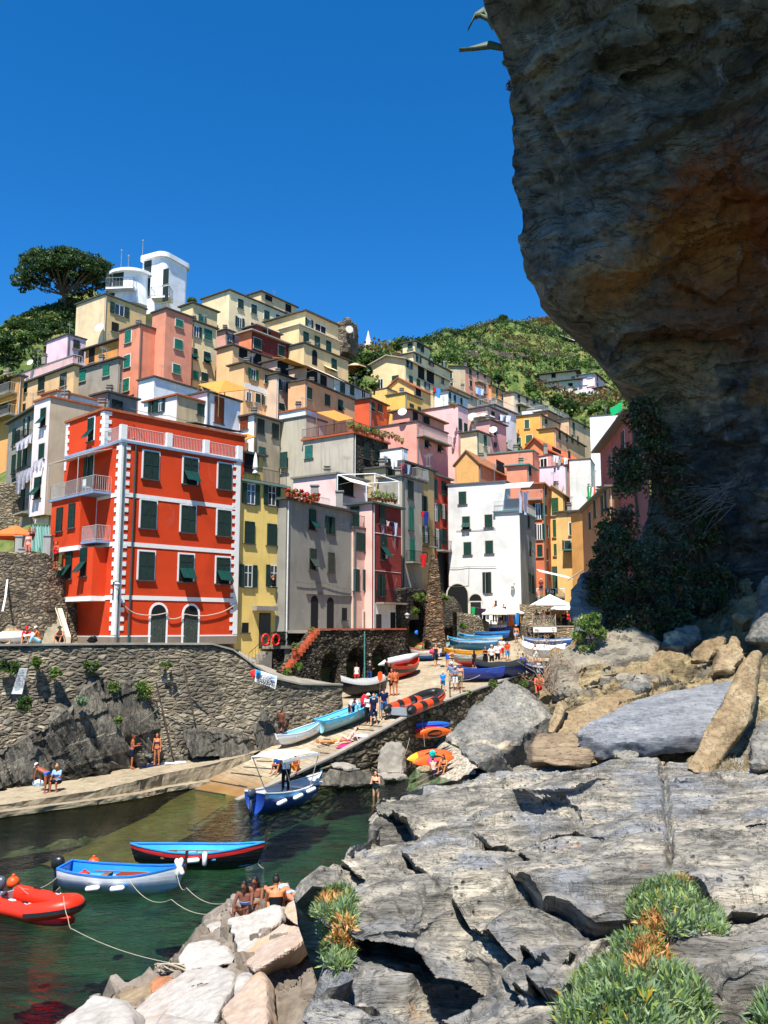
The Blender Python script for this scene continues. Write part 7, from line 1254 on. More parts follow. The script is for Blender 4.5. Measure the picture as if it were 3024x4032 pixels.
rboat('deep blue boat third in the right-hand row','G',(300,1634),(622,1640),1.6,.75,z=.45,cols=('#1f4f9e','#235aa8','#3a8fd8','#3f8fd8','#2a5f9a'),group=GB)
rboat('navy boat with a white cover, fourth in the right-hand row','G',(330,1592),(632,1598),1.6,.8,z=.5,cols=('#1c2f7a','#20358a','#22388c',WHITE_,'#c8c8c8'),group=GB,cover='#e4e4e2')
rboat('white boat with a red inside at the top of the right-hand row','G',(345,1552),(632,1556),1.6,.75,z=.6,cols=(WHITE_,WHITE_,WHITE_,WHITE_,'#d85a4a'),group=GB,cover='#ecece8')
rboat('grey and red boat with a plank across it, behind the three friends','G',(440,1820),(190,1812),1.5,.75,z=.1,cols=('#c8302a','#8d9490','#b9c2ba','#c9d4c8','#b4582e'),group=GB)
rboat('yellow boat with a blue cloth under the sky blue boat','G',(130,1752),(420,1762),1.3,.6,z=.1,cols=('#e8a51e','#efb02a','#e8a51e','#efb42e','#d8742a'),group=GB)
rboat('navy blue boat with yellow ropes beside the rope rail','T',(20,1072),(300,1070),1.5,.85,z=.05,L=3.8,cols=('#20358a','#24409a','#24409a','#3f6fc8','#2a3f7a'),group=GB)
rboat('navy striped boat under a black tarpaulin above the big boulder','T',(190,1060),(860,1010),1.9,.95,z=.05,cols=('#1a2a5c','#20305f','#20305f','#2a2e33','#222222'),group=GB,cover='#262b2e')
rboat('blue and white boat bow-on to the lane, right of the street','G',(775,1688),(1130,1690),1.6,.7,z=.3,cols=('#2462b0','#2a6ab8',WHITE_,'#3f8fd8','#c8c8c8'),group=GB)
rboat('white covered boat below the blue and white one, right of the street','G',(770,1790),(1110,1800),1.7,.8,z=.45,cols=(WHITE_,WHITE_,WHITE_,WHITE_,WHITE_),group=GB,cover='#f0efea')
rboat('dark blue boat half hidden by the grey rock, right of the street','G',(850,1900),(1060,1905),1.4,.75,z=.1,L=3.4,cols=('#14264e','#182e60',WHITE_,'#2a4f8a','#222222'),group=GB)
def afloat(label,c,x,y,L,B,Hh,head,draft,**k):p=atz(c,x,y,WZ);return boat('moored_boat',label,L,B,Hh,p,head,z=-draft,**k)
WBt=afloat('white motor boat with a bright blue rim beside the red dinghy','Y',1090,520,3.75,1.5,.74,-7,.16,stern='t',cols=('#d9dcdc','#e4e6e6','#e4e6e6','#1f7fe0','#1f86e8'),thw=2,group='boats afloat',post=.42)
BBt=afloat('black boat with a sky blue inside and a red line, furthest of those moored','J',915,250,4.3,1.45,.74,-4,.16,cols=('#121214','#141518','#d02a2a','#2f9fe4','#3fb0f0'),thw=3,group='boats afloat',post=.4)
CBt=afloat('blue and white motor boat with a white canopy','X',885,1050,4.6,1.75,.95,57,.2,stern='t',cols=('#173a86','#1c3f92','#5fa8d8',WHITE_,'#dfe3e4'),thw=2,group='boats afloat')
def child(root,b,name,mat,smooth=False):return b.build(name,mat,root,smooth,(0,0,0))
def outboard(root,x,z,hexc='#1b1e22'):
 b=MB();b.lathe([(.02,.5),(.13,.48),(.17,.36),(.16,.2),(.1,.12),(.02,.1)],(x-.16,0,z),12,0,1.35,.85);b.box(x-.26,x-.12,-.05,.05,z-.75,z+.14);b.box(x-.42,x-.1,-.015,.015,z-.85,z-.68);b.box(x-.2,x+.1,-.09,.09,z-.05,z+.1);child(root,b,'outboard_motor',plain('motor_cowl',hexc,.35,.1),True)
outboard(WBt,-1.95,.62);outboard(CBt,-2.35,.8,'#3a4654')
def fender(root,p,ax,hexc='#eceae4',L_=.42,r=.085):
 b=MB();p=Vector(p);ax=Vector(ax).normalized()*L_/2;b.tube([p-ax*1.1,p-ax*.85,p+ax*.85,p+ax*1.1],[r*.4,r,r,r*.4],10);child(root,b,'fender',plain('fender_vinyl',hexc,.4,.05),True)
for s_ in((-.55,-.78,.42),(.25,-.8,.45)):fender(WBt,s_,(1,0,.15))
for ax in((.2,.1,1),(-.5,.2,.8)):fender(WBt,(1.95,-.1,.95),ax,L_=.5)
for s_ in((.1,-.78,.55),(.5,-.74,.6)):fender(BBt,s_,(1,0,.1)if s_[0]<.2 else(0,0,1))
for s_ in((-1.4,-.82,.62),(-.4,-.95,.72),(.6,-.92,.85)):fender(CBt,s_,(1,0,.12),L_=.6,r=.1)
b=MB();b.box(-.2,.9,-.55,.55,.52,.56);child(WBt,b,'deck',paint('#2a8ae8'));b=MB();b.lathe([(.05,0),(.55,.02),(.5,.06),(.05,.1)],(.5,.1,.58),14,0,1.3,.6);child(WBt,b,'tarpaulin',cloth('#7a3424'))
b=MB();b.box(.4,2.0,-.55,.55,.92,1.0);child(CBt,b,'foredeck',M_WHITE)
b=MB();n_=9
for i in range(n_):
 x0=-1.5+2.7*i/n_;x1=-1.5+2.7*(i+1)/n_;z0_=2.55+.12*math.sin(math.pi*i/n_);z1_=2.55+.12*math.sin(math.pi*(i+1)/n_);b.add([(x0,-.95,z0_-.08),(x0,0,z0_),(x0,.95,z0_-.08),(x1,-.95,z1_-.08),(x1,0,z1_),(x1,.95,z1_-.08)],[(0,1,4,3),(1,2,5,4)])
b.box(-1.5,1.2,-.96,-.94,2.36,2.49);b.box(-1.5,1.2,.94,.96,2.36,2.49);child(CBt,b,'canopy',cloth('#f1f0ec'))
for x0,x1,y in((-1.45,-.7,-.93),(1.15,.6,-.93),(-1.45,-.7,.93),(1.15,.6,.93)):b=MB();b.tube([(x0,y,2.45),(x1,y*.9,1.0)],.022,6);child(CBt,b,'canopy_pole',M_GREY)
def oars(root,L_,y,z):
 for s_ in(-1,1):b=MB();b.tube([(-L_*.3,y*s_,z),(L_*.3,y*s_*.7,z+.04)],.022,6);b.box(L_*.3,L_*.3+.45,y*s_*.7-.06,y*s_*.7+.06,z+.03,z+.05);child(root,b,'oar',M_WOOD)
oars(WBt,3.4,.35,.62);oars(BBt,3.8,.3,.6);oars(LB,3.2,.4,.6)
for r_,x,hexc in((WBt,-1.3,'#d8361c'),(LB,-1.2,'#e8e6e0'),(CBt,-1.5,'#2f8fe0')):b=MB();b.lathe([(.14,.3),(.17,.32),(.17,.55),(.05,.6),(.05,.64)],(x,.2,.05),10);child(r_,b,'fuel_tank',plain('plastic_tank',hexc,.4,.08))
def rib(name,label,L,B,r,loc,head,pitch,c1,c2,cfloor,group,motor=False,z=0,c3=None):
 root=empty(name,(0,0,0),label,'dinghy',group);hb=B/2-r;path=[(-L/2,-hb,0),(-L/4,-hb,0),(L*.12,-hb,.02)]
 for i in range(1,12):a=math.pi*i/12;path.append((L*.12+(L*.36)*math.sin(a),-hb*math.cos(a),.02+.22*math.sin(a)))
 path+=[(L*.12,hb,.02),(-L/4,hb,0),(-L/2,hb,0)];path=[Vector(p)+Vector((0,0,r+.12))for p in path];k=len(path)
 b=MB();b.tube([path[0]+Vector((-.32,0,0))]+path+[path[-1]+Vector((-.32,0,0))],[.06]+[r]*k+[.06],14);child(root,b,'tube',plain('inflatable_skin',c1,.4,.08),True)
 for sg in(0,-1):
  cb=MB();p=path[sg];cb.tube([p+Vector((.02,0,0)),p+Vector((-.03,0,0)),p+Vector((-.36,0,0))],[r*1.03,r*1.03,.05],14);child(root,cb,'tube_cone',plain('inflatable_skin',c3 or c2,.45,.1),True)
 s=MB()
 for i in range(2,k-2):
  a,c=path[i],path[i+1]if i+1<k else path[i];o=(Vector((a.x*.2,a.y,0)).normalized())*(r+.015);o2=(Vector((c.x*.2,c.y,0)).normalized())*(r+.015);h_=.15 if c3 else .04;g_=.6 if c3 else 1;a2,c2_=o*g_,o2*g_;s.quad(a+o+Vector((0,0,-.08)),c+o2+Vector((0,0,-.08)),c+o2+Vector((0,0,.03)),a+o+Vector((0,0,.03)));s.quad(a+o+Vector((0,0,.03)),c+o2+Vector((0,0,.03)),c+c2_+Vector((0,0,.03+(.2 if c3 else .005))),a+a2+Vector((0,0,.03+(.2 if c3 else .005))))
 child(root,s,'rubbing_strake',plain('strake',c2,.5,.1))
 f=MB();pts=[(-L/2+.05,-hb,0)]+[(p.x,p.y,0)for p in path[2:-2]]+[(-L/2+.05,hb,0)];f.prism([(p[0]*.98,p[1])for p in pts],.1,.16);child(root,f,'floor',plain('dinghy_floor',cfloor,.6,.06));t=MB();t.box(-L/2+.02,-L/2+.08,-hb,hb,.05,.5);child(root,t,'transom',plain('transom_board','#9aa0a2',.5,.1))
 kk=MB();kk.add([(-L/2,-hb*.8,.1),(-L/2,0,-.08),(-L/2,hb*.8,.1),(L*.3,-hb*.5,.12),(L*.3,0,-.04),(L*.3,hb*.5,.12),(L*.46,0,.2)],[(0,1,4,3),(1,2,5,4),(3,4,6),(4,5,6)]);child(root,kk,'keel',plain('keel_skin',c1,.5,.1))
 for x in(-L*.22,L*.05):
  for y in(-hb,hb):h_=MB();h_.tube([(x-.14,y,2*r+.125),(x,y,2*r+.17),(x+.14,y,2*r+.125)],.03,6);child(root,h_,'handle',plain('strake',c2,.5,.1))
 if motor:outboard(root,-L/2,.45,'#4a525c')
 root.location=(loc[0],loc[1],loc[2]+z);root.rotation_euler=(0,-R(pitch),R(head));ORG[root.name]=Vector();return root
p=onramp('V',920,715);q=onramp('V',1255,590);dv=q-p;RB_=rib('inflatable_boat','orange and black inflatable boat lying on the slipway',5.0,2.1,.27,(p+q)/2,math.degrees(math.atan2(dv.y,dv.x)),math.degrees(math.atan2(dv.z,math.hypot(dv.x,dv.y))),'#1f2122','#d9481c','#dedede',None,z=.12,c3='#1b1d1e')
for x0,x1,y in((-2.3,-1.5,-.78),(-.9,-.1,-.78),(-2.3,-1.5,.78),(-.9,-.1,.78),(.6,1.2,-.72),(.6,1.2,.72)):b=MB();b.tube([(x0,y,.39),(x1,y,.39)],.283,14,cap=False);child(RB_,b,'patch',plain('inflatable_skin','#d9481c',.4,.08),True)
RD=rib('inflatable_dinghy','bright red dinghy with an outboard motor at the left edge',3.1,1.55,.24,atz('Y',330,735,WZ),-30,0,'#df2f14','#1b1d1e','#b03018','boats afloat',True,z=-.14)
for x,y in((.3,-.53),(-.4,-.53),(1.1,-.3),(.3,.53)):b=MB();b.lathe([(.02,.012),(.12,.01),(.12,0)],(x,y,.48+.12+.002),10,0,1.3,.6);child(RD,b,'patch',plain('grey_patch','#c2c4c2',.6,.05))
def kayak(label,c1,c2,L,W_,loc,head,roll,pitch=0,seat=True):
 root=empty('kayak',(0,0,0),label,'kayak','rental kayaks by the cove');b=MB();n=16;vs=[];m_=12
 for i in range(n+1):
  t=i/n;q=2*t-1;w_=W_/2*max(.02,(1-abs(q)**2.2))**.85;h_=.15*max(.1,1-abs(q)**4);zc=.1*q*q
  for j in range(m_):a=2*math.pi*j/m_;vs.append((q*L/2,w_*math.cos(a),zc+h_*math.sin(a)*(1 if math.sin(a)<0 else .75)))
 fs=[(i*m_+j,i*m_+(j+1)%m_,(i+1)*m_+(j+1)%m_,(i+1)*m_+j)for i in range(n)for j in range(m_)]
 b.add(vs,fs);b.add(vs[:m_],[tuple(range(m_))]);b.add(vs[-m_:],[tuple(range(m_))]);b.m=[1 if np.mean([b.v[k][0]for k in f])<-L*.22 else 0 for f in b.f];child(root,b,'hull',[plain('kayak_shell',c1,.4,.1),plain('kayak_shell',c2,.4,.1)],True)
 k=MB();k.tube([(-L*.4,0,-.12),(0,0,-.17),(L*.4,0,-.12)],[.02,.035,.02],6);k.tube([(-L*.3,.14,-.1),(0,.17,-.14),(L*.3,.14,-.1)],[.015,.025,.015],6);k.tube([(-L*.3,-.14,-.1),(0,-.17,-.14),(L*.3,-.14,-.1)],[.015,.025,.015],6);child(root,k,'hull_ribs',plain('kayak_shell',c1,.4,.1))
 if seat:s=MB();s.lathe([(.02,.1),(.24,.115),(.27,.13),(.3,.125),(.3,.1)],(.1,0,0),14,0,1.5,.8);child(root,s,'cockpit',M_BLACK)
 root.location=loc;root.rotation_euler=(R(roll),-R(pitch),R(head));ORG[root.name]=Vector();return root
kayak('blue kayak hung highest on the slip wall','#1f5fd0','#1f5fd0',2.75,.62,at('Z',640,480,51.9),14,-62,2)
kayak('red kayak hung just under the blue one','#c9201c','#c9201c',2.7,.6,at('Z',620,580,51.7),12,118,2)
kayak('bright orange kayak hung lowest on the wall, hull outwards','#f0621a','#f0621a',2.3,.7,at('Z',700,610,51.3),12,112,5)
kayak('orange and yellow kayak leaning furthest back on the beach','#d9531c','#efa51e',2.75,.85,at('Z',640,1070,49.4),16,62,5)
kayak('orange kayak leaning in front with a turquoise bag on it','#ee5a1a','#ee5a1a',2.5,.75,at('Z',710,1140,48.7),18,66,5)
# ================================================ props
def pole(b,a,c,r=.03):b.tube([a,c],r,6)
def parasol(label,top,hh,rad,c1,open_=True,n=8,group='parasols',square=False,tilt=0):
 root=empty('parasol',top-Vector((0,0,hh)),label,'parasol',group);b=MB();b.tube([top-Vector((0,0,hh)),top+Vector((0,0,.06))],.03,6);b.build('pole',M_WOOD,root);b=MB();mt=c1 if not isinstance(c1,str)else cloth(c1)
 if open_:
  ring=[(top+Vector((rad*math.cos(2*math.pi*(i+.5)/n),rad*math.sin(2*math.pi*(i+.5)/n),-rad*.42)))for i in range(n)];drop=[p-Vector((0,0,.14))for p in ring]
  for i in range(n):b.add([top,ring[i],ring[(i+1)%n]],[(0,1,2)]);b.quad(ring[i],drop[i],drop[(i+1)%n],ring[(i+1)%n])
  rb=MB()
  for i in range(n):rb.tube([top-Vector((0,0,.05)),ring[i]-Vector((0,0,.04))],.012,4,cap=False)
  rb.build('ribs',M_WOOD,root)
 else:b.lathe([(.02,0),(.06,-.1),(.14,-.5),(.2,-1.2),(.13,-1.35),(.22,-1.55),(.05,-1.5)],top,10)
 b.build('canopy',mt,root);return root
parasol('large square cream parasol over the restaurant terrace',at('R',700,495,80),2.9,2.25,'#efe6d2',n=4)
parasol('white parasol right behind the large cream one',at('R',1150,730,84),2.5,1.7,'#f2f0ea',n=4)
parasol('cream parasol at the foot of the white house, left one',at('G',540,1318,83),2.3,1.75,'#eadfca',n=8)
parasol('white parasol at the foot of the white house, right one',at('G',640,1325,85),2.3,1.4,'#f2f2f0',n=8)
parasol('orange-red parasol with a pale top on the garden terrace at the left',at('U',245,268,60),2.2,1.9,'#e8703c',n=8)
parasol('closed white parasol on the terrace of the yellow house',at('F',197,58,61.5),2.2,1,'#e6e6e0',False)
parasol('peach parasol among the hill trees',at('B',825,545,127),2.4,1.9,'#e3b48c',n=8);parasol('small white parasol on a pink roof terrace',at('C',425,885,118),2,1.6,'#eceae6',n=8)
def laundry(label,pts,items,mat_line=None,cat='laundry'):
 """cloths pegged on a line; items: (position 0-1, width, height, colour)"""
 a,c=Vector(pts[0]),Vector(pts[1]);root=empty('laundry',a,label,cat,'washing lines');b=MB();b.tube([a,(a+c)/2-Vector((0,0,.04)),c],.008,4);b.build('line',M_ROPE,root);dv=(c-a).normalized();nv=Vector((dv.y,-dv.x,0)).normalized()
 for t,w_,h_,hexc in items:
  p=a.lerp(c,t)-Vector((0,0,.03));k=5;g=MB();vs=[]
  for j in range(5):
   for i in range(k):vs.append(p+dv*(i/(k-1)-.5)*w_*(1-.05*j)+nv*(.03*math.sin(i*2.1+j*.9)*(j+.5)/2)-Vector((0,0,h_*j/4)))
  g.add(vs,[(j*k+i,j*k+i+1,(j+1)*k+i+1,(j+1)*k+i)for j in range(4)for i in range(k-1)]);g.build('cloth',hexc if not isinstance(hexc,str)else cloth(hexc),root,True)
laundry('white sheets and shirts hung between the grey and beige houses, upper line',[at('E',95,330,66.5),at('E',235,240,68)],[(.15,.5,.7,'#e9e9ea'),(.35,.5,.8,'#dfe4ec'),(.55,.6,.9,'#ececec'),(.75,.5,.7,'#e4e8f0'),(.92,.4,1.0,'#2a3448')])
laundry('big white sheets hanging lowest on the grey house at the left',[at('E',115,515,66),at('E',215,475,67.4)],[(.12,.7,1.7,'#ebebec'),(.38,.7,1.5,'#e4e8f2'),(.64,.6,1.1,'#ececee'),(.88,.5,.9,'#dde6f4')])
laundry('white shirts on the line beside the beige house',[at('E',215,450,65.6),at('E',300,405,66.4)],[(.2,.5,.8,'#e9e9ea'),(.5,.6,1.0,'#efefef'),(.8,.5,.8,'#e4e8f0')])
laundry('blue, orange and white towels drying on the dark red house',[at('F',1100,538,71.6),at('F',1232,572,73.6)],[(.14,.55,2.1,stripes('#2f9fd8','#e8703c',2,'Z')),(.42,.5,.45,'#e4c8cc'),(.66,.3,.8,'#1c2444'),(.86,.45,1.1,'#c8d8ee')])
laundry('small black and white pieces on the lower line of the dark red house',[at('F',1095,792,71.6),at('F',1200,800,73)],[(.3,.3,.25,'#222222'),(.5,.4,.35,'#d8d8dc'),(.7,.3,.25,'#3a4a6a')])
laundry('white sheets on the upper terrace of the white house',[at('G',702,372,83.6),at('G',790,395,85.5)],[(.25,.9,2.2,'#dfe4f4'),(.7,.8,2.3,'#e6eaf8')])
laundry('red and dark clothes outside the slate roofed hut',[at('F',1232,128,78.5),at('F',1320,150,79.5)],[(.15,.4,.9,'#b8203a'),(.38,.4,.9,'#8a2444'),(.62,.4,.8,'#2a3444'),(.85,.4,.9,'#9cb0d4')])
laundry('dark clothes hung against the white terrace hut',[at('F',1150,95,78.6),at('F',1230,120,78.6)],[(.2,.3,.5,'#1c1f24'),(.5,.3,.9,'#d8dce4'),(.8,.3,.8,'#e4e6ec')])
laundry('long row of white washing on the roof of the pink house',[at('C',992,1226,104),at('C',1112,1250,106)],[(.08,.5,.8,'#ecebe8'),(.25,.6,.9,'#e8e0d8'),(.42,.6,1.0,'#f0efec'),(.6,.6,.8,'#e8905c'),(.78,.6,.9,'#eceae6'),(.93,.4,.8,'#e4e6ea')])
laundry('dark cloths and white strip above the lavender-shaded wall',[at('C',985,1330,101),at('C',1080,1312,102)],[(.2,.4,.6,'#4a4a5c'),(.5,.5,.4,'#5a5a6c'),(.8,.6,.3,'#e8e8ea')])
laundry('red and blue towels on the narrow ochre house',[at('F',1395,482,79),at('F',1450,488,79.6)],[(.25,.5,.5,'#d0262a'),(.7,.6,1.3,'#203a8a')]);laundry('bright red towel on the small balcony of the tall grey house',[at('F',1392,792,76),at('F',1436,796,76.4)],[(.5,.7,1.1,'#d0262a')])
laundry('pale blue washing on the hill house under the pines',[at('C',355,668,162),at('C',425,690,164)],[(.2,1.2,1.3,'#cfdcf0'),(.5,1.2,1.4,'#8fb4e4'),(.8,1.2,1.3,'#dfe8f4')]);laundry('blue cloth and red cloth on the big yellow gable house',[at('B',1335,700,126.5),at('B',1385,715,127)],[(.2,.6,.7,'#c02a24'),(.7,.8,1.5,'#4a8fd8')])
laundry('white washing on the roof of the pale houses, centre right',[at('C',560,895,123),at('C',640,905,124)],[(.15,.8,.9,'#dfe6f2'),(.4,.8,1.1,'#3a4060'),(.65,.9,1.0,'#ecebe8'),(.88,.8,.9,'#d8dcea')]);laundry('green white and orange flag-like cloth on the right bank',[at('G',1275,345,92),at('G',1330,345,92)],[(.2,.5,1.6,'#1f8a4a'),(.5,.5,1.6,'#ecebe8'),(.8,.5,1.6,'#d8603a')])
laundry('green cloth blowing beside the cliff at the right',[at('C',1475,835,88),at('C',1535,800,88)],[(.5,1.6,.9,'#1fae6a')])
root=empty('entrance_stair',at('F',260,1640,60.6),'grey entrance stair with iron rails in front of the yellow house','stair');lp=facept(F1,'R','F',240,1462,.02);b=MB();q=facept(F1,'R','F',378,1462,.02);wL=(q-lp).dot(F1.D);b.obox(lp+Vector((0,0,-.2)),F1.D*wL,F1.nR*1.1,(0,0,.2));b.obox(lp+Vector((0,0,-2.6))+F1.D*wL*.75,F1.D*wL*.25,F1.nR*1.0,(0,0,2.4))
for k in range(7):b.obox(lp-F1.D*(.3*(k+1))+Vector((0,0,-3.2)),F1.D*.3,F1.nR*1.1,(0,0,3.0-.19*k-.19))
b.build('steps',M_CONC,root);r_=MB();z1=Vector((0,0,.002));railing(r_,[lp+F1.nR*1.05+z1,lp+F1.nR*1.05+F1.D*wL+z1],.95,.14);pa=lp+F1.nR*1.05;pb2=pa-F1.D*2.1+Vector((0,0,-1.35));r_.tube([pa+Vector((0,0,.95)),pb2+Vector((0,0,.9))],.02,5)
for k in range(8):e=pa.lerp(pb2,k/7);r_.tube([e,e+Vector((0,0,.93))],.01,4)
r_.build('railing',M_IRON,root)
for lab,x in(('red life ring on the stair rail of the yellow house, left one',268),('red life ring on the stair rail of the yellow house, right one',343)):
 c_=facept(F1,'R','F',x,1418,1.16);b=MB();n_=22;ring=[c_+F1.D*(.33*math.cos(2*math.pi*i/n_))+Vector((0,0,.38*math.sin(2*math.pi*i/n_)))for i in range(n_+1)];b.tube(ring,.075,8,cap=False);tag(b.solo('life_ring',plain('life_ring_red','#d8301c',.45,.06),True),lab,'life ring','life rings')
def lamp(label,p,n,out=.7):
 root=empty('wall_lamp',p,label,'street lamp','wall lanterns');n=Vector(n).normalized();b=MB();b.tube([p,p+n*out*.6+Vector((0,0,.18)),p+n*out],.025,6);b.build('bracket',M_IRON,root);g=MB();g.lathe([(.02,.16),(.05,.12),(.24,.02),(.24,0),(.15,-.02),(.14,-.26),(.02,-.34)],p+n*out-Vector((0,0,.12)),12);g.build('lantern',plain('lamp_glass','#b8bdb8',.3),root)
lamp('grey lantern on the corner of the white ground floor beside the boat heap',at('S',95,80,71.5),(1,-.15,0),.55);lamp('small dark lantern on the front of the white house',facept(G1,'L','G',690,1150,.02),G1.nL+G1.L*.6,.5)
def text(parent,body,p,u,v,hgt,mat,bold=0,name='lettering',out=None,width=None):
 cu=bpy.data.curves.new(name,'FONT');cu.body=body;cu.size=1;cu.offset=bold;cu.extrude=.002;cu.align_x='CENTER';cu.align_y='CENTER';t=bpy.data.objects.new('t',cu);col.objects.link(t);dg=bpy.context.evaluated_depsgraph_get();me=bpy.data.meshes.new_from_object(t.evaluated_get(dg));bpy.data.objects.remove(t);v_=mverts(me);s=hgt/.72;sx=s if width is None else width/max(.01,np.ptp(v_[:,0]))
 U=np.array(u.normalized());W_=np.array(v.normalized());Nn=np.cross(U,W_);og=np.array(ORG[parent.name]);q=np.array(p)[None]-og+v_[:,:1]*sx*U+v_[:,1:2]*s*W_+(v_[:,2:3]+.012)*Nn;me.vertices.foreach_set('co',q.astype(np.float32).ravel());me.update();me.name=name;me.materials.clear();me.materials.append(mat);return link(name,me,parent)
M_INK=plain('black_lettering','#1d1f22',.7,.05);M_GINK=plain('grey_lettering','#8d9298',.7,.05)
P0=at('P',150,200,48.7);P1=at('P',620,340,49.4);P2=at('P',580,625,49.2);P3=at('P',130,455,48.5);BN=empty('banner',P3,'white rental banner with a blue wave emblem tied to the harbour wall','banner');b=MB();vs=[]
for j in range(7):
 for i in range(11):s_,t_=i/10,j/6;p=(P0*(1-s_)+P1*s_)*(1-t_)+(P3*(1-s_)+P2*s_)*t_;vs.append(p+Vector((0,.05*math.sin(s_*7+t_*3)-.03,0)))
b.add(vs,[(j*11+i,(j+1)*11+i,(j+1)*11+i+1,j*11+i+1)for j in range(6)for i in range(10)]);b.build('sheet',cloth('#eceef2'),BN,True)
u_=P1-P0;v_=P0-P3;up_=(v_-u_*(v_.dot(u_)/u_.dot(u_)));cen=lambda s_,t_:(P0*(1-s_)+P1*s_)*(1-t_)+(P3*(1-s_)+P2*s_)*t_+Vector((.02,-.13,0))
text(BN,'Diving',cen(.5,.2),u_,up_,.17,M_GINK,.01,width=.75);text(BN,'RENT KAYAK AND',cen(.5,.55),u_,up_,.17,M_INK,.02,width=1.15);text(BN,'PADDLE BOARD',cen(.5,.8),u_,up_,.19,M_INK,.03,width=1.2)
b=MB();e=cen(.12,.25);un,vn_=u_.normalized(),up_.normalized();b.extr([e+(un*math.cos(a)+vn_*math.sin(a))*(.2 if-.6<a<4.2 else .09)for a in[2*math.pi*i/20 for i in range(20)]],(0,.004,0));b.build('emblem',plain('blue_emblem','#2f9be0',.6,.05),BN)
b=MB();b.extr([e+(un*math.cos(a)+vn_*math.sin(a))*.11+un*.03-vn_*.05+Vector((0,-.008,0))for a in[2*math.pi*i/14 for i in range(14)]],(0,.004,0));b.build('emblem',plain('navy_emblem','#123a5c',.6,.05),BN)
b=MB();b.quad(cen(.86,.17),cen(.64,.32),cen(.7,.36),cen(.93,.24));b.build('emblem',plain('blue_emblem','#2f9be0',.6,.05),BN)
b=MB();b.quad(P0+Vector((-.35,0,-.1)),P0,P3+(P0-P3)*.45,P0+Vector((-.2,0,-.45)));b.build('flag_corner',cloth('#d8302a'),BN)
p_=[at('Q',560,488,41.4),at('Q',775,490,41.6),at('Q',620,1192,41.5),at('Q',330,1185,41.3)];NBd=empty('notice_board',p_[3],'white notice board in capital letters leaning on the harbour wall','sign');b=MB();b.extr([p+Vector((0,-.1,0))for p in p_],(0,.05,0));b.build('board',M_WHITE,NBd)
for t_,tx,h_ in((.08,'COMUNE',.09),(.27,'BATTELLI',.2),(.47,'RISERVATI',.2),(.68,'RESIDENTI',.2)):cpt=(p_[0]+p_[1])/2*(1-t_)+(p_[3]+p_[2])/2*t_+Vector((0,-.125,0));text(NBd,tx,cpt,p_[1]-p_[0],Vector((0,0,1)),h_*1.1,plain('sign_lettering','#70767e',.7,.05),.004,width=.42)
p=at('R',165,1740,78.5);q=at('R',920,1735,78.5);dz=1.85;RS=empty('stall',p-Vector((0,0,1.6)),'dark harbour stall under a white name board with handwritten letters','stall');b=MB();b.obox(p+Vector((0,-.04,0)),q-p,(0,.06,0),(0,0,.19*10*.24));b.build('sign_board',M_WHITE,RS)
hb_=.19*10*.24;text(RS,'dau',p+(q-p)*.16+Vector((0,-.05,hb_*.5)),q-p,Vector((0,0,1)),.26,M_INK,.0,width=.42);text(RS,'Ci',p+(q-p)*.87+Vector((0,-.05,hb_*.5)),q-p,Vector((0,0,1)),.26,M_INK,.0,width=.3)
b=MB();b.obox(p+Vector((.1,.4,-1.9)),(q-p)-Vector((.2,0,0)),(0,1.6,0),(0,0,1.88));b.build('back_box',M_DARK,RS);b=MB()
for t_ in(.03,.5,.97):pole(b,p+(q-p)*t_+Vector((0,.1,-1.9)),p+(q-p)*t_+Vector((0,.1,.0)),.05)
b.build('posts',M_WOOD,RS)
tz=(p.z+hb_);TR=empty('restaurant_terrace',p+Vector((0,.3,-1.6)),'stone restaurant terrace with a netting fence above the dark stall','terrace');b=MB();b.obox(p+Vector((-.3,.15,hb_+.02)),(q-p)+Vector((3.2,0,0)),(0,5.5,0),(0,0,.12));b.build('floor',M_CONC,TR)
b=MB();b.obox(p+Vector((-.3,2.2,-2)),(.2,0,0),(0,3.4,0),(0,0,2+hb_));b.obox(q+Vector((.05,.2,-2.4)),(3,0,0),(0,5,0),(0,0,2.4+hb_));b.build('base_wall',M_STONEB,TR)
b=MB();b.obox(p+Vector((-.2,6.0,-.5)),(q-p)+Vector((4,0,0)),(0,.5,0),(0,0,3.2));b.build('back_wall',M_STONEB,TR)
b=MB();z0=Vector((0,.25,hb_+.14))
for t_ in(0,.5,1):pole(b,p+(q-p)*t_+z0,p+(q-p)*t_+z0+Vector((0,0,1.05)),.035)
for i in range(13):
 a=p+(q-p)*(i/12)+z0;c=p+(q-p)*min(1,(i+3)/12)+z0+Vector((0,0,.95));b.tube([a,c],.014,4);a=p+(q-p)*(1-i/12)+z0;c=p+(q-p)*max(0,1-(i+3)/12)+z0+Vector((0,0,.95));b.tube([a,c],.014,4)
b.build('net_fence',M_ROPE,TR)
p=at('R',275,600,90);q=at('R',1195,600,90);RT2=empty('upper_terrace',p,'railed upper terrace with a black bistro banner behind the cream parasol','terrace');b=MB();b.obox(p+Vector((0,0,-.3)),q-p,(0,3.5,0),(0,0,.3));b.build('slab',M_CONC,RT2);b=MB();b.obox(p+Vector((0,.5,-3.5)),q-p,(0,2.8,0),(0,0,3.2));b.build('base_wall',M_STONEB,RT2)
b=MB();railing(b,[p+Vector((0,.05,.01)),q+Vector((0,.05,.01))],.9,.13,.022);b.build('railing',M_WHITE,RT2)
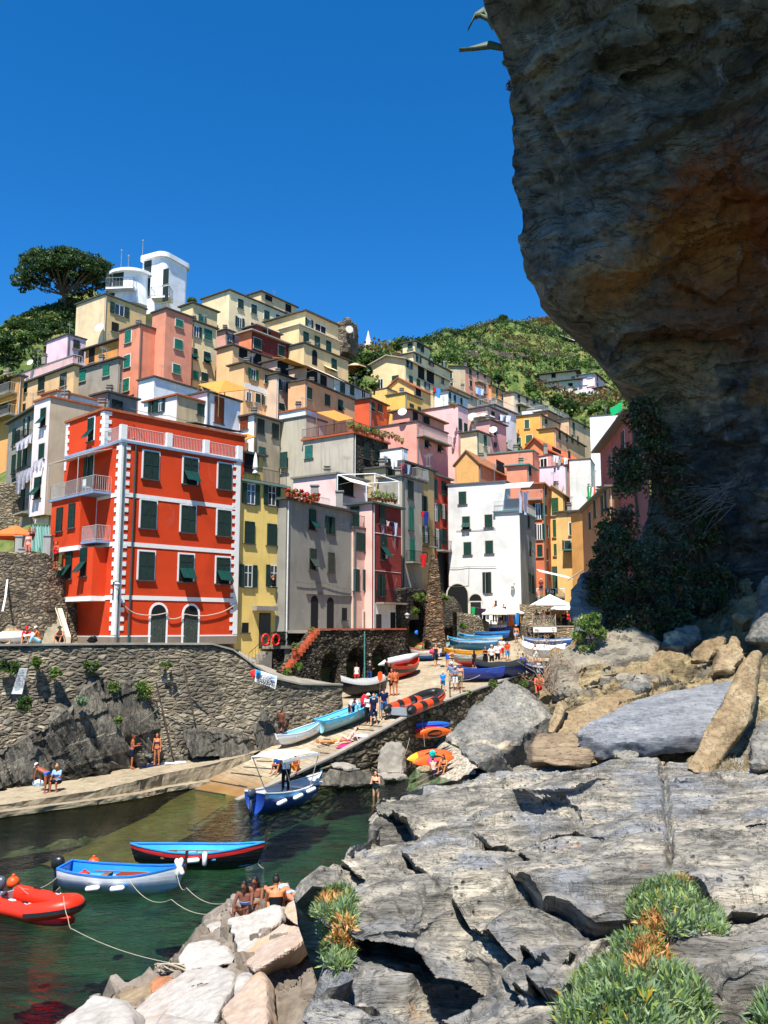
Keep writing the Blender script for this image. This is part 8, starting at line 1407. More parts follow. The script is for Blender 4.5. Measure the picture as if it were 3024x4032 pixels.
a=at('R',555,560,89.8);c=at('R',865,318,89.8);RBn=empty('bistro_banner',Vector(((a.x+c.x)/2,89.7,a.z)),'black banner with white brush lettering on the upper terrace rail','banner');b=MB();b.box(a.x,c.x,89.7,89.74,a.z,c.z);b.build('sheet',cloth('#141517'),RBn);text(RBn,'Rio',Vector(((a.x+c.x)/2,89.66,a.z+(c.z-a.z)*.66)),Vector((1,0,0)),Vector((0,0,1)),.4,M_WHITE,.03,width=.75);text(RBn,'BISTROT',Vector(((a.x+c.x)/2,89.66,a.z+(c.z-a.z)*.24)),Vector((1,0,0)),Vector((0,0,1)),.16,M_WHITE,.01,width=.75)
b=MB();q1=at('G',855,1020,90);q2=at('G',1110,1080,89);b.extr([q1,q2,q2+Vector((.2,-1.6,-.35)),q1+Vector((0,-1.6,-.35))],(0,0,.04));b.solo('shade_sail',cloth('#ece6da'));tag(bpy.data.objects['shade_sail'],'long white rolled awning on the orange house above the terrace','awning')
b=MB();q1=at('G',1110,1105,82);q2=at('G',1290,985,83);b.extr([q1,q2,q2+Vector((.3,1.8,-.1)),q1+Vector((.3,1.8,-.1))],(0,0,.03));tag(b.solo('shade_sail',cloth('#f0eee8')),'white canvas shade leaning against the bushes right of the terrace','awning')
for i,(x,y)in enumerate(((620,1440),(540,1440),(690,1390))):
 p=at('G',x,y,83.5+i*.3);b=MB();w_=(1.6,1.4,1.0)[i];b.box(p.x-w_/2,p.x+w_/2,p.y,p.y+.8,p.z,p.z+.05)
 for sx in(-.45,.45):
  for sy in(.08,.72):b.box(p.x+w_*sx-.03,p.x+w_*sx+.03,p.y+sy-.03,p.y+sy+.03,p.z-.8,p.z)
 b.lathe([(.02,.06),(.2,.06),(.16,.34),(.02,.34)],p+Vector((.3,.4,0)),8);tag(b.solo('market_table',plain('stall_cloth',('#a86a3a','#8a5a3a','#c88a4a')[i],.8,.4,sc_=12)),('wooden stall table with goods under the parasols','second stall table with goods, nearer the white house door','small display table at the street corner')[i],'table','street stall tables')
laundry('orange and blue beach goods hanging at the street stall',[at('G',610,1372,83),at('G',705,1372,83)],[(.12,.5,.9,'#2f7fc8'),(.42,.7,1.2,'#e8702a'),(.66,.5,1.1,'#4a9fd8'),(.88,.5,1.2,'#2a6fb0')]);laundry('dark and white clothes hanging by the white house door',[at('G',330,1325,82.6),at('G',470,1345,83)],[(.05,.4,1.1,'#1fa05a'),(.5,.4,1.0,'#2a2230'),(.7,.4,1.1,'#3a2a4a'),(.9,.4,1.0,'#d8d8dc')])
b=MB();tops=[]
for x,y in((945,1990),(1125,1980),(1345,1890)):p=onramp('S',x,y)+Vector((.15,.1,0));tops.append(p+Vector((0,0,1.05)));r_=MB();r_.tube([p-Vector((0,0,.3)),p+Vector((0,0,1.1))],.035,6);r_.ell(p+Vector((0,0,1.1)),.05,.05,.05,8,4);tag(r_.solo('rail_post',M_IRON),'thin rusty post of the rope rail at the slip edge','post','rope rail posts')
q0=onramp('S',610,2200);cable('rail_rope','pale rope strung along the slipway rail posts',[q0+Vector((.2,0,.3))]+tops+[tops[-1]+Vector((1.6,2.4,.2))],.12,.02,cat='rope',group='ropes')
for lab,pts,sag in(('rope hanging from the hoist above the kayaks',[at('Z',490,260,51.5),at('Z',550,880,50.8)],.0),('mooring rope looped from the cut stone block',[at('I',1005,1095,46.9),at('I',1010,915,46.9),at('I',1150,1015,47.6),at('I',1222,840,49.4)],.25),('thick rope running down from the banner to the wall foot',[at('P',130,440,48.4),at('H',1500,640,47.2)],.05),('long rope from the wall plant down to the slate outcrop',[at('H',1210,285,46.4),at('H',1275,350,46.4),at('H',920,650,44.6)],.1),('mooring rope from the ledge along the submerged slip',[at('H',1375,920,47.3),at('H',1250,1010,46),at('H',1040,1050,44.9),at('H',1010,1020,44.6),at('H',915,1115,43)],.12),('stern line from the white boat towards the dinghy buoy',[at('Y',560,360,27.4),at('Y',165,485,26.6)],.25),('second line sagging under the white boat stern',[at('Y',545,490,26.8),at('Y',190,495,26.6)],.3),('bow line of the white boat running to the women on the rocks',[at('Y',1165,415,26.7),at('J',800,405,24.5),at('J',1105,430,22.4)],.3),('second line from the white bow to the rocks',[at('Y',1600,340,27.2),at('J',870,350,25.4),at('J',1100,405,22.6)],.25),('bow line of the black boat dropping into the water',[at('J',1172,165,31.0),at('J',1232,260,30.6)],.15),('painter of the red dinghy going down to the brown boulder',[at('Y',575,570,25.0),at('Y',615,760,24.6),at('Y',655,870,23.6),at('J',790,700,19.9)],.1)):cable('rope',lab,pts,sag,.009,cat='rope',group='ropes')
b=MB();P_=[at('c',250+90*math.cos(a*1.9)+3*a,460+28*math.sin(a*2.3),19.0-.01*a)for a in np.linspace(0,22,90)];b.tube(P_,.018,5);tag(b.solo('rope_coil',M_ROPE),'heap of pale rope coiled on the flat brown boulder','rope')
for lab,c,x,y in(('orange mooring buoy behind the white boat','Y',850,300),('orange mooring buoy by the dinghy motor','Y',118,478)):p=atz(c,x,y,WZ);b=MB();b.ell(p+Vector((0,0,.1)),.2,.2,.2,14,9);b.lathe([(.05,.27),(.05,.36),(.02,.36)],p,8);tag(b.solo('buoy',plain('buoy_orange','#e8521a',.4,.06),True),lab,'buoy','mooring buoys')
for i,(x0,y0,x1,y1)in enumerate(((1020,395,1130,875),(1200,285,1270,640))):
 a=wallpt('H',x0,y0,.7);c=wallpt('H',x1,y1,1.0);b=MB();b.tube([a,c],.045,6);b.tube([a,a+Vector((.9,-.2,.05))],.035,6);tag(b.solo('boat_davit',plain('rusty_iron','#4a3d34',.8,.3)),('old iron boom leaning on the wall above the bikini woman','second rusty boom on the wall, the shorter one')[i],'boom','old boat booms')
def bundle(name,label,cat,p,sx,sy,sz,hexc,grp=None):
 b=MB();b.ell(Vector(p)+Vector((0,0,sz*.8)),sx,sy,sz,12,8);v=np.array(b.v);v=v+np.stack([fbm(v*6+k,2)for k in(0,4,8)],1)*min(sx,sz)*.6;b.v=[tuple(x)for x in v];tag(b.solo(name,cloth(hexc),True),label,cat,grp)
GG='bathers belongings'
for lab,nm,ct,c,x,y,z_,s,hexc in(('blue rucksack against the wall between the two bathers','backpack','bag','a',1110,330,-7.0,(.2,.16,.28),'#1f5fd8'),('white and orange bag on the pale towel','beach_bag','bag','a',1400,350,-7.3,(.25,.2,.25),'#e8dccb'),('pale blue plastic bags beside the bending man','plastic_bag','bag','a',70,610,-7.7,(.28,.2,.2),'#bcd8ea'),('yellow cloth by the feet of the man in navy trunks','cloth','towel','a',925,415,-7.36,(.2,.15,.06),'#d8b04a'),('pink and white bag next to the navy towel','beach_bag','bag','a',1158,370,-7.3,(.16,.14,.12),'#e8a8bc'),('turquoise dry bag lying on the orange kayak','dry_bag','bag','Z',690,1070,None,(.17,.15,.2),'#1fc0b4'),('pink and grey beach bag behind the beach bathers','beach_bag','bag','Z',690,1230,None,(.28,.2,.2),'#d84a7a'),('black shoes left on the slipway behind the man in black','shoes','shoes','S',1010,1250,'r',(.2,.12,.08),'#1c1d1f'),('white towel heap above the pink towel','towel_heap','towel','I',885,838,'r',(.65,.4,.1),'#e6e8ec'),('blue jerrycan in the dark doorway by the boat heap','bucket','bucket','S',440,560,76.0,(.18,.16,.24),'#2a6fc0'),('black speaker on the terrace by the red house plinth','loudspeaker','speaker','E',605,1625,51.5,(.3,.2,.2),'#1b1c1e')):
 p=atz(c,x,y,z_)if isinstance(z_,float)and z_<0 else onramp(c,x,y)if z_=='r' else at(c,x,y,z_ if z_ else 47.2 if y>1150 else 48.3);bundle(nm,lab,ct,p,*s,hexc,GG)
for lab,c,pts,z_,hexc in(('navy towel spread on the bathers ledge','a',[(1040,430),(1080,398),(1290,372),(1280,395)],-7.33,'#1c2550'),('long white towel on the ledge under the white bag','a',[(1290,392),(1290,372),(1500,355),(1490,375)],-7.28,'#e8e8ea'),('bright pink towel under the reclining sunbather','I',[(685,915),(730,880),(865,868),(820,905)],'r','#d8346a')):
 P_=[atz(c,x,y,z_)if z_!='r' else onramp(c,x,y,.05)for x,y in pts];b=MB();b.extr(P_,(0,0,.03));tag(b.solo('towel',cloth(hexc)),lab,'towel',GG)
for lab,c,x,y,d,hexc in(('terracotta flower pot on top of the brick stair','F',600,1410,60.5,'#b8562a'),('terracotta pot on the lower brick stair','F',480,1530,58.6,'#b8562a'),('long planter with red flowers on the garden terrace','U',490,500,56,'#7a3424')):
 p=at(c,x,y,d);root=empty('flower_pot',p,lab,'flower pot','flower pots');b=MB();b.lathe([(.12,0),(.2,.38),(.23,.38),(.23,.44),(.18,.44)],p,12);b.build('pot',plain('terracotta',hexc,.8,.15),root);leafobj('leaves',leafcloud([p+Vector((0,0,.62))],[(.28,.28,.25)],120,.06,2),[L_LT,L_MD]if 'red' not in lab else[leafmat('red_bloom','#8a1c1c','#c83a2e')],rng.randint(0,2,120)if 'red' not in lab else None,root,p)
for lab,pts in(('bamboo pergola mat over the white curved-roof house',[('A',1295,938,80),('A',1470,910,82),('A',1630,970,84),('A',1430,992,79)]),('brown reed pergola above the grey stained house',[('B',575,872,84),('B',690,858,90),('B',818,912,93),('B',720,930,86)]),('orange reed awning beside the brown shuttered house',[('B',75,1020,77),('B',120,1010,79),('B',175,1030,80),('B',110,1052,77)])):
 P_=[at(*q)for q in pts];root=empty('pergola',P_[0]-Vector((0,0,2.3)),lab,'pergola','reed pergolas');b=MB();b.extr(P_,(0,0,.06));b.build('mat',plain('reed_mat','#c8873c',.9,.35,sc_=10),root);b=MB()
 for p in P_:pole(b,p,p-Vector((0,0,2.3)),.05)
 b.build('posts',M_WOOD,root)
P_=[at('F',*q)for q in((790,222,72.5),(1062,212,72.5),(1236,270,73.5),(1000,285,72))];root=empty('pergola',P_[0]-Vector((0,0,2)),'white pipe pergola frame on the roof terrace','pergola');b=MB()
for i in range(4):b.tube([P_[i],P_[(i+1)%4]],.05,6);pole(b,P_[i],P_[i]-Vector((0,0,2.0)),.05)
b.build('frame',M_WHITE,root)
for k,(lab,c,x,y,d,n_,w_)in enumerate((('potted plants along the railing of the grey stained house','B',900,985,78.6,14,5.5),('flowers and plants on the roof terrace of the grey house','F',540,365,63.5,12,3.6),('reeds and pots on the terrace above the dark red house','F',1130,385,72.5,8,3.4),('plants on the balcony terrace of the salmon house','B',1080,1030,97,6,3.5),('spiky yucca on the corner of the large pink house','B',1460,815,112,3,1.2))):
 p=at(c,x,y,d);dv=Vector((math.sin(R(34)),math.cos(R(34)),0));cl=[tuple(p+dv*(w_*(i/max(1,n_-1)-.5))+Vector((0,0,rng.uniform(-.1,.25))))for i in range(n_)];g_=.17 if k==1 else .26;rd=[(g_,g_,g_*1.2*rng.uniform(.7,1.4))]*n_;root=empty('terrace_plants',p,lab,'plants','roof terrace plants');b=MB()
 for q in cl:b=MB();b.lathe([(.1,-.5),(.17,-.22),(.12,-.2)],q,8);b.build('pot',plain('terracotta','#b8562a',.8,.15),root)
 leafobj('leaves',leafcloud(cl,rd,60,.11,2),[L_MD,L_LT,leafmat('red_bloom','#8a1c1c','#c83a2e')if k==1 else L_LT],np.repeat(rng.randint(0,3,n_),60),root,p)
g0=wallstrip('garden_wall','tall rough grey stone wall beside the steps at the left',[(-29.5,49.5,-1.2,4.0),(-24.0,52.0,-1.2,4.6),(-21.6,54.4,-1.2,4.7),(-20.4,57.2,-1.2,3.0),(-19.4,60,-1.0,2.2)],1.2,M_STONE,.2,.16,extra=lambda q:np.clip((4-q[:,2])*.28,0,1.6)*.55)
b=MB();b.add([(-30,50.5,4.25),(-24.4,53,4.5),(-22.1,55.2,4.55),(-20.6,58,3.6),(-19,62,3.4),(-30,70,4.2),(-40,60,4.2)],[tuple(range(7))]);tag(b.build('garden_terrace',M_CONC),kind='structure')
st=empty('stone_stair',at('U',800,2110,52),'worn stone steps climbing from the quay to the garden terrace','stair');b=MB();a=at('U',648,2108,52.4);c=at('U',1010,2108,52.2);dv=Vector((-.12,.5,0)).normalized()
for k in range(10):b.obox(a+dv*(.42*k)+Vector((0,0,-.6)),(c-a)*(1-.035*k),dv*.44,(0,0,.6+.2*(k+1)))
b.build('steps',plain('worn_stone','#a59a82',.9,.3,sc_=2,bump=.02),st);b=MB();a=at('U',895,1560,54.8);c=at('U',1030,2000,52.1);b.extr([a,c,c-Vector((0,0,.7)),a-Vector((0,0,3))],(.25,.1,0));b.tube([a+Vector((-.1,-.1,.02)),c+Vector((-.1,-.1,.1))],.03,5);b.build('cheek_wall',plaster('#cdb796',.3),st)
CT=empty('striped_curtain',at('U',620,640,56),'green and white striped curtain hanging under the balcony','curtain');a=at('U',482,262,57.5);c=at('U',778,272,56.2);b=MB();n_=24;vs=[]
for i in range(n_+1):p=a.lerp(c,i/n_)+Vector((0,.06*math.sin(i*1.9),0));vs+=[p,p-Vector((0,0,2.0 if i>16 else 1.8))]
b.add(vs,[(2*i,2*i+1,2*i+3,2*i+2)for i in range(n_)]);b.build('cloth',stripes('#1f5f54','#a9d4c4',3.4),CT);b=MB();b.tube([a,c],.03,6);b.build('rod',M_IRON,CT)
for lab,c,x,y0,y1,d in(('grey plastered gate pillar right of the striped curtain','U',712,435,850,55.6),('stone pillar in front of the orange-red parasol','U',280,445,690,57.2),('short white pillar at the top of the garden wall','U',330,635,800,56)):
 p=at(c,x,y1,d);q=at(c,x,y0,d);b=MB();b.box(p.x-.24,p.x+.24,p.y,p.y+.48,p.z-.3,q.z);b.box(p.x-.3,p.x+.3,p.y-.06,p.y+.54,q.z,q.z+.08);tag(b.solo('pillar',plaster('#9d9a92',.5)),lab,'pillar','garden pillars')
b=MB();a=at('U',-20,760,54.5);c=at('U',190,700,55.5);b.extr([a,c,c-Vector((0,0,2.4)),a-Vector((0,0,3.4))],(.2,2.5,0));tag(b.solo('low_building',plaster('#8e8a80',.5)),'low grey building corner with a white pipe at the left edge','building');b=MB();b.tube([at('U',160,735,54.2),at('U',85,1390,51.6),at('U',40,1610,50.8)],.06,8);tag(b.solo('white_pipe',M_WHITE),'long white drain pipe running down the garden wall','pipe')
bundle('tarpaulin','white tarpaulin heap behind the people sitting on the quay','tarpaulin',at('U',230,2080,49.5),1.5,.5,.35,'#e4ddd2')
slab('leaning_rock','pale rock ramp behind the white tarpaulin','U',[(-40,2010,50),(100,1830,51),(300,1960,50.5),(250,2100,49.5),(-40,2120,49.5)],(0,1.2,0),M_SAND,.14,.12)
for lab,pts in(('long overhead wires crossing in front of the red house to the hill',[at('E',850,95,56),at('E',1110,145,57),at('E',1295,185,58.5)]),('cable looping across the front of the grey house',[facept(F2,'R','F',490,995,.08),facept(F2,'R','F',690,1000,.08),facept(F2,'R','F',895,1050,.08)]),('dark cables draped across the white house front',[facept(G1,'L','G',130,1005,.1),facept(G1,'L','G',290,995,.1),facept(G1,'L','G',690,985,.1)]),('thin wire across the middle of the white house',[facept(G1,'L','G',200,705,.06),facept(G1,'L','G',690,668,.06)]),('white conduit looping low on the white house',[facept(G1,'L','G',140,1160,.05),facept(G1,'L','G',300,1150,.05),facept(G1,'L','G',305,1000,.05)])):cable('cable',lab,pts,.1,.02,mat=plain('old_cable','#6b675f',.9),group='cables')
# ================================================ people
def V3(*a):return Vector(a)
POSE=dict(bust=dict(bust=1,ua=((.45,.75,-.35),),fa=((-.5,.35,.8),),th=((.08,.03,-1),),sh=((.02,-.05,-1),)),stand=dict(ua=((.16,.02,-1),),fa=((.06,.14,-1),),th=((.07,.02,-1),),sh=((.02,-.05,-1),)),walk=dict(ua=((.15,-.25,-1),(.15,.3,-1)),fa=((.02,.1,-1),(.02,.55,-1)),th=((.05,.36,-1),(.05,-.2,-1)),sh=((.02,-.02,-1),(.02,-.42,-1))),cross=dict(ua=((.22,.18,-1),),fa=((-.9,.5,.12),(-.9,.55,.28)),th=((.09,.02,-1),),sh=((.02,-.05,-1),)),hip=dict(ua=((.5,-.2,-.85),(.16,.05,-1)),fa=((-.5,.4,-.55),(.02,.3,-1)),th=((.1,.03,-1),(.06,.08,-1)),sh=((.02,-.05,-1),)),photo=dict(ua=((.45,.75,-.35),),fa=((-.5,.35,.8),),th=((.08,.03,-1),),sh=((.02,-.05,-1),)),hold=dict(ua=((.18,.22,-1),),fa=((-.35,.85,.12),(-.2,.9,.3)),th=((.08,.03,-1),),sh=((.02,-.05,-1),)),chin=dict(ua=((.2,.35,-.9),(.18,.05,-1)),fa=((-.4,.35,.95),(.05,.1,-1)),th=((.08,.03,-1),),sh=((.02,-.05,-1),)),bend=dict(lean=68,ua=((.1,.25,-1),),fa=((.0,.1,-1),),th=((.1,-.12,-1),),sh=((.02,.02,-1),),look=-10),sit=dict(hip=.46,lean=12,ua=((.12,.45,-.9),),fa=((-.35,.8,-.15),),th=((.14,1,-.04),),sh=((.03,-.06,-1),),look=-15),sitg=dict(hip=.13,lean=14,ua=((.15,.5,-.8),),fa=((-.4,.8,.0),),th=((.2,.8,.6),),sh=((-.02,.42,-.9),),look=-12),sitback=dict(hip=.12,lean=-38,ua=((.25,-.55,-.8),),fa=((.1,-.3,-.95),),th=((.14,.85,.5),),sh=((.02,.5,-.85),),look=20),lie=dict(hip=.12,lean=-84,ua=((.35,-.9,.05),),fa=((-.2,-.8,.5),),th=((.07,1,.02),),sh=((.03,1,.0),),look=60),prone=dict(hip=.14,lean=80,ua=((.5,.7,-.25),),fa=((-.5,.8,-.1),),th=((.08,-1,.0),),sh=((.03,-1,.02),),look=-35))
def skel(pose):
 p=POSE[pose];g=lambda k,i:Vector(p[k][i if i<len(p[k])else 0]);hz_=p.get('hip',.9);le=R(p.get('lean',2));t=V3(0,math.sin(le),math.cos(le));f=V3(0,math.cos(le),-math.sin(le));hip=V3(0,0,hz_);J=dict(t=t,f=f,hip=hip);J['waist']=hip+t*.17;J['chest']=hip+t*.36;J['neck']=hip+t*.53
 hl=R(p.get('lean',2)*.55-p.get('look',0));h=V3(0,math.sin(hl),math.cos(hl));J['h']=h;J['hf']=V3(0,math.cos(hl),-math.sin(hl));J['head']=J['neck']+h*.17
 for i,s in enumerate((1,-1)):
  sh=hip+t*.49+V3(s*.185,0,0);mir=lambda v:V3(v.x*s,v.y,v.z).normalized();el=sh+mir(g('ua',i))*.29;wr=el+mir(g('fa',i))*.25;J['sh',s],J['el',s],J['wr',s],J['hd',s]=sh,el,wr,mir(g('fa',i))
  hj=hip+V3(s*.09,0,-.03*t.z);kn=hj+mir(g('th',i))*.43;an=kn+mir(g('sh',i))*.41;J['hj',s],J['kn',s],J['an',s]=hj,kn,an;J['sd',s]=mir(g('sh',i))
 return J
def cap(b,a,c,r0,r1,n=10):
 a,c=Vector(a),Vector(c);d=(c-a);d=d.normalized()if d.length>1e-6 else V3(0,0,1);b.tube([a-d*r0*.95,a-d*r0*.6,a,a.lerp(c,.5),c,c+d*r1*.6,c+d*r1*.95],[r0*.3,r0*.8,r0,(r0+r1)/2,r1,r1*.8,r1*.3],n)
def torso(b,J,gr=0,fem=False,lo=-.06,hi=.5):
 """elliptical torso rings"""
 prof=[(-.09,.12,.10),(-.03,.165,.12),(.05,.165,.115),(.15,.13 if fem else .145,.095),(.26,.15 if fem else .165,.105),(.36,.17 if fem else .185,.115),(.44,.17 if fem else .19,.10),(.49,.13,.08),(.53,.06,.055)]
 pr=[q for q in prof if lo<=q[0]<=hi];n=16;vs=[]
 for z,rx,ry in pr:
  c=J['hip']+J['t']*z
  for k in range(n):a=2*math.pi*k/n;e=.035 if(fem and .3<z<.4 and math.sin(a)>.3)else 0;vs.append(c+V3(1,0,0)*(rx+gr)*math.cos(a)+J['f']*(ry+gr+e)*math.sin(a))
 m_=len(pr);b.add(vs,[(i*n+k,i*n+(k+1)%n,(i+1)*n+(k+1)%n,(i+1)*n+k)for i in range(m_-1)for k in range(n)]+[tuple(range(n))[::-1],tuple(range((m_-1)*n,m_*n))])
BODY={}
def body(pose,fem,fine):
 key=(pose,fem,fine)
 if key in BODY:return BODY[key]
 J=skel(pose);b=MB();torso(b,J,0,fem,-.1,.6);cap(b,J['neck']-J['t']*.06,J['head']-J['h']*.04,.058,.052);k=.9 if fem else 1
 hd=J['head'];hf=J['hf'];h=J['h'];vs=[]
 b2=MB();b2.ell((0,0,0),.076,.092,.115,14,10);M_=Matrix((V3(1,0,0),hf,h)).transposed();b.add([hd+M_@Vector(v)for v in b2.v],b2.f)
 for q,r in(((0,.085,-.07),.035),((0,.1,-.012),.017),((0,.088,.03),.03),((.078,-.005,0),.02),((-.078,-.005,0),.02),((0,.09,-.05),.016)):e=MB();e.ell((0,0,0),r*.8,r,r*1.15,8,6);b.add([hd+M_@(Vector(q)+Vector(v))for v in e.v],e.f)
 for s in(1,-1):
  cap(b,J['hip']+J['t']*.44+V3(s*.1,0,0),J['sh',s],.07*k,.06*k);cap(b,J['sh',s],J['el',s],.056*k,.042*k);cap(b,J['el',s],J['wr',s],.043*k,.028*k)
  d=J['hd',s];wr=J['wr',s];sd=V3(s,0,0)-d*d.x*s;sd=sd.normalized()if sd.length>.2 else V3(0,1,0);up=d.cross(sd).normalized();pm=wr+d*.05;cap(b,wr+d*.02,pm+d*.02,.027,.034)
  for i,(o,L_)in enumerate(((-.027,.062),(-.009,.075),(.009,.07),(.027,.055))):a=pm+d*.035+sd*o;m1=a+d*L_*.55+up*.006;cap(b,a,m1,.0105,.0098,6);cap(b,m1,m1+d*L_*.42+up*.018,.0098,.0085,6)
  a=wr+d*.035-sd*.028;cap(b,a,a+d*.035-sd*.03+up*.012,.012,.0105,6);cap(b,a+d*.035-sd*.03+up*.012,a+d*.07-sd*.032+up*.02,.0105,.009,6)
  if pose=='bust':continue
  cap(b,J['hj',s],J['kn',s],.092 if fem else .088,.056);cap(b,J['kn',s],J['an',s],.054,.034);e=MB();cp=J['kn',s].lerp(J['an',s],.3)-J['f']*.012;cap(b,cp+V3(0,0,.04),cp-V3(0,0,.06),.052,.04)
  an=J['an',s];fd=J['f']if pose not in('lie','prone','bend')else(V3(0,0,1)if pose=='lie' else V3(0,0,-1)if pose=='prone' else V3(0,1,0))
  if pose in('sitg','sitback','sit','walk'):fd=V3(0,1,0)
  cap(b,an+V3(0,0,-.0)-fd*.03,an+fd*.15+J['sd',s]*.045,.042,.03);cap(b,an-fd*.04+J['sd',s]*.03,an+fd*.1+J['sd',s]*.05,.034,.034)
 me=remesh(b.mesh('body',M_WHITE),.0085 if fine else .014,2);me.name='body';me.polygons.foreach_set('use_smooth',[True]*len(me.polygons));lo=mverts(me)[:,2].min();BODY[key]=(me,J,lo);return BODY[key]
CLO={}
def clothmesh(pose,fem,kind):
 key=(pose,fem,kind)
 if key in CLO:return CLO[key]
 J=skel(pose);b=MB();k=.9 if fem else 1;v=.02
 def leg(s,t0,gr):cap(b,J['hj',s],J['hj',s].lerp(J['kn',s],min(1,t0)),.098+gr,.062+gr+.03*(1-min(1,t0)));(t0>1)and cap(b,J['kn',s],J['kn',s].lerp(J['an',s],t0-1),.062+gr,.045+gr)
 if kind in('tee','tank','polo','dress'):
  torso(b,J,.016,fem,-.1,.5)
  for s in(1,-1):
   if kind!='tank' and kind!='dress':cap(b,J['hip']+J['t']*.44+V3(s*.1,0,0),J['sh',s],.082*k,.074*k);cap(b,J['sh',s],J['sh',s].lerp(J['el',s],.62),.072*k,.064*k)
   else:cap(b,J['hip']+J['t']*.45+V3(s*.09,0,0),J['hip']+J['t']*.52+V3(s*.1,0,0),.05,.03)
   if kind=='dress':leg(s,.75,.03)
 elif kind=='bra':torso(b,J,.012,fem,.26,.4)
 elif kind=='swim':
  torso(b,J,.011,fem,-.1,.42)
  for s in(1,-1):cap(b,J['hip']+J['t']*.4+V3(s*.09,0,0),J['hip']+J['t']*.52+V3(s*.085,0,0),.03,.025)
 elif kind=='brief':
  torso(b,J,.012,fem,-.1,.0)
  for s in(1,-1):cap(b,J['hj',s],J['hj',s].lerp(J['kn',s],.06),.098,.094)
 elif kind in('shorts','trunks','pants','jeanshorts'):
  torso(b,J,.018,fem,-.1,.08)
  for s in(1,-1):leg(s,dict(shorts=.85,trunks=.55,pants=1.9,jeanshorts=.4)[kind],.018)
 me=remesh(b.mesh(kind,M_WHITE),.016,2);me.name=kind;me.polygons.foreach_set('use_smooth',[True]*len(me.polygons));CLO[key]=me;return me
def slot(o,m):o.material_slots[0].link='OBJECT';o.material_slots[0].material=m
KN=dict(tee='shirt',tank='tank_top',polo='polo_shirt',dress='dress',bra='bikini_top',swim='swimsuit',brief='swim_briefs',shorts='shorts',trunks='swim_trunks',pants='trousers',jeanshorts='jean_shorts')
TAN,FAIR,BRN_,DKN='#b9754c','#d9a07c','#8a5236','#5c3826'
def person(label,loc,face=180,pose='stand',fem=False,skin=TAN,top=None,bot=None,hair=('#2a1c14','short'),hat=None,h=1.72,sink=0,group='people around the harbour',fine=False,tilt=0):
 me,J,lo=body(pose,fem,fine);root=empty('person',(0,0,0),label,'person',group);o=link('body',me,root);slot(o,skinm(skin))
 for c in(top,bot):
  if c:q=link(KN[c[0]],clothmesh(pose,fem,c[0]),root);slot(q,cloth(c[1])if isinstance(c[1],str)else c[1])
 M_=Matrix((V3(1,0,0),J['hf'],J['h'])).transposed();hd=J['head']
 if hair:
  b=MB();e=MB();e.ell((0,-.022,.028),.088,.092,.108,14,10)
  if hair[1]=='long':e.ell((0,-.075,-.13),.085,.05,.19,12,8);e.ell((.06,-.03,-.1),.035,.05,.14,8,6);e.ell((-.06,-.03,-.1),.035,.05,.14,8,6)
  if hair[1]=='bun':e.ell((0,-.06,.13),.05,.05,.045,10,7)
  b.add([hd+M_@Vector(v)for v in e.v],e.f);w_=np.array(b.v);w_+=np.stack([pn(w_*22+k)for k in(0,5,9)],1)*.006;b.v=[tuple(x)for x in w_];b.build('hair',plain('hair',hair[0],.6,.25,sc_=20),root,True,(0,0,0))
 if fine:
  b=MB()
  for s in(1,-1):
   e=MB();e.ell((s*.03,.084,.012),.011,.008,.007,8,5);b.add([hd+M_@Vector(v)for v in e.v],e.f)
  e=MB();e.ell((0,.097,-.052),.022,.008,.006,8,5);b.add([hd+M_@Vector(v)for v in e.v],e.f);b.build('face_features',plain('eyes_lips','#3a1f1a',.5,.1),root,True,(0,0,0))
 if hat:
  b=MB();e=MB()
  if hat[1]=='cap':e.lathe([(.1,.03),(.098,.09),(.07,.13),(.02,.142)],(0,-.012,0),12);e.box(-.07,.07,.06,.17,.03,.045)
  else:e.lathe([(.21 if hat[1]=='wide' else .15,.045),(.1,.06),(.098,.1),(.075,.145),(.02,.155)],(0,-.01,0),14)
  b.add([hd+M_@Vector(v)for v in e.v],e.f);b.build('hat',cloth(hat[0]),root,True,(0,0,0))
 s=h/1.72;root.scale=(s,s,s);root.rotation_euler=(R(tilt),0,R(face));root.location=(loc[0],loc[1],loc[2]-lo*s-sink);ORG[root.name]=Vector();return root
def rp(c,x,y,dz=0):return onramp(c,x,y,dz)
BK,NV,WH='#1b1c20','#1a2240','#e6e6e6'
LZ=-7.36
person('tanned man in navy trunks talking with raised hands on the ledge',atz('a',972,432,LZ),-75,'hold',False,'#a85f3c',None,('trunks','#16203a'),('#4a2c1c','short'))
person('woman in a purple bikini standing on the ledge facing the camera',atz('a',1212,402,LZ),165,'stand',True,'#b9714a',('bra','#5c3a5a'),('brief','#4a3050'),('#3a2418','short'),h=1.66)
person('man in bright blue briefs and a white cap bending down at the ledge',atz('a',150,672,-7.7),70,'bend',False,'#8f4f32',None,('brief','#1f66d8'),('#2a1c14','short'),('#ece9e4','cap'))
person('blond woman in a pale blue shirt sitting on the ledge',atz('a',260,655,-7.7),170,'sit',True,'#a8643f',('tee','#8fb0de'),('shorts','#1d2026'),('#a88a5c','bun'),h=1.66)
person('brown skinned man standing in the hollow under the wall',at('I',290,852,49.2),160,'chin',False,'#6a3c26',None,('trunks','#3a2a24'),('#17110e','short'))
person('woman in a white sun hat and black clothes with a red towel on the slipway',rp('I',922,735),150,'hold',True,TAN,('tee',WH),('pants',BK),None,('#efece6','wide'),h=1.66)
tw=rp('I',912,705)+Vector((-.12,-.22,.95));bundle('red_towel','red towel carried over the arm of the woman in the sun hat','towel',tw-Vector((0,0,.35)),.26,.16,.5,'#d02a34')
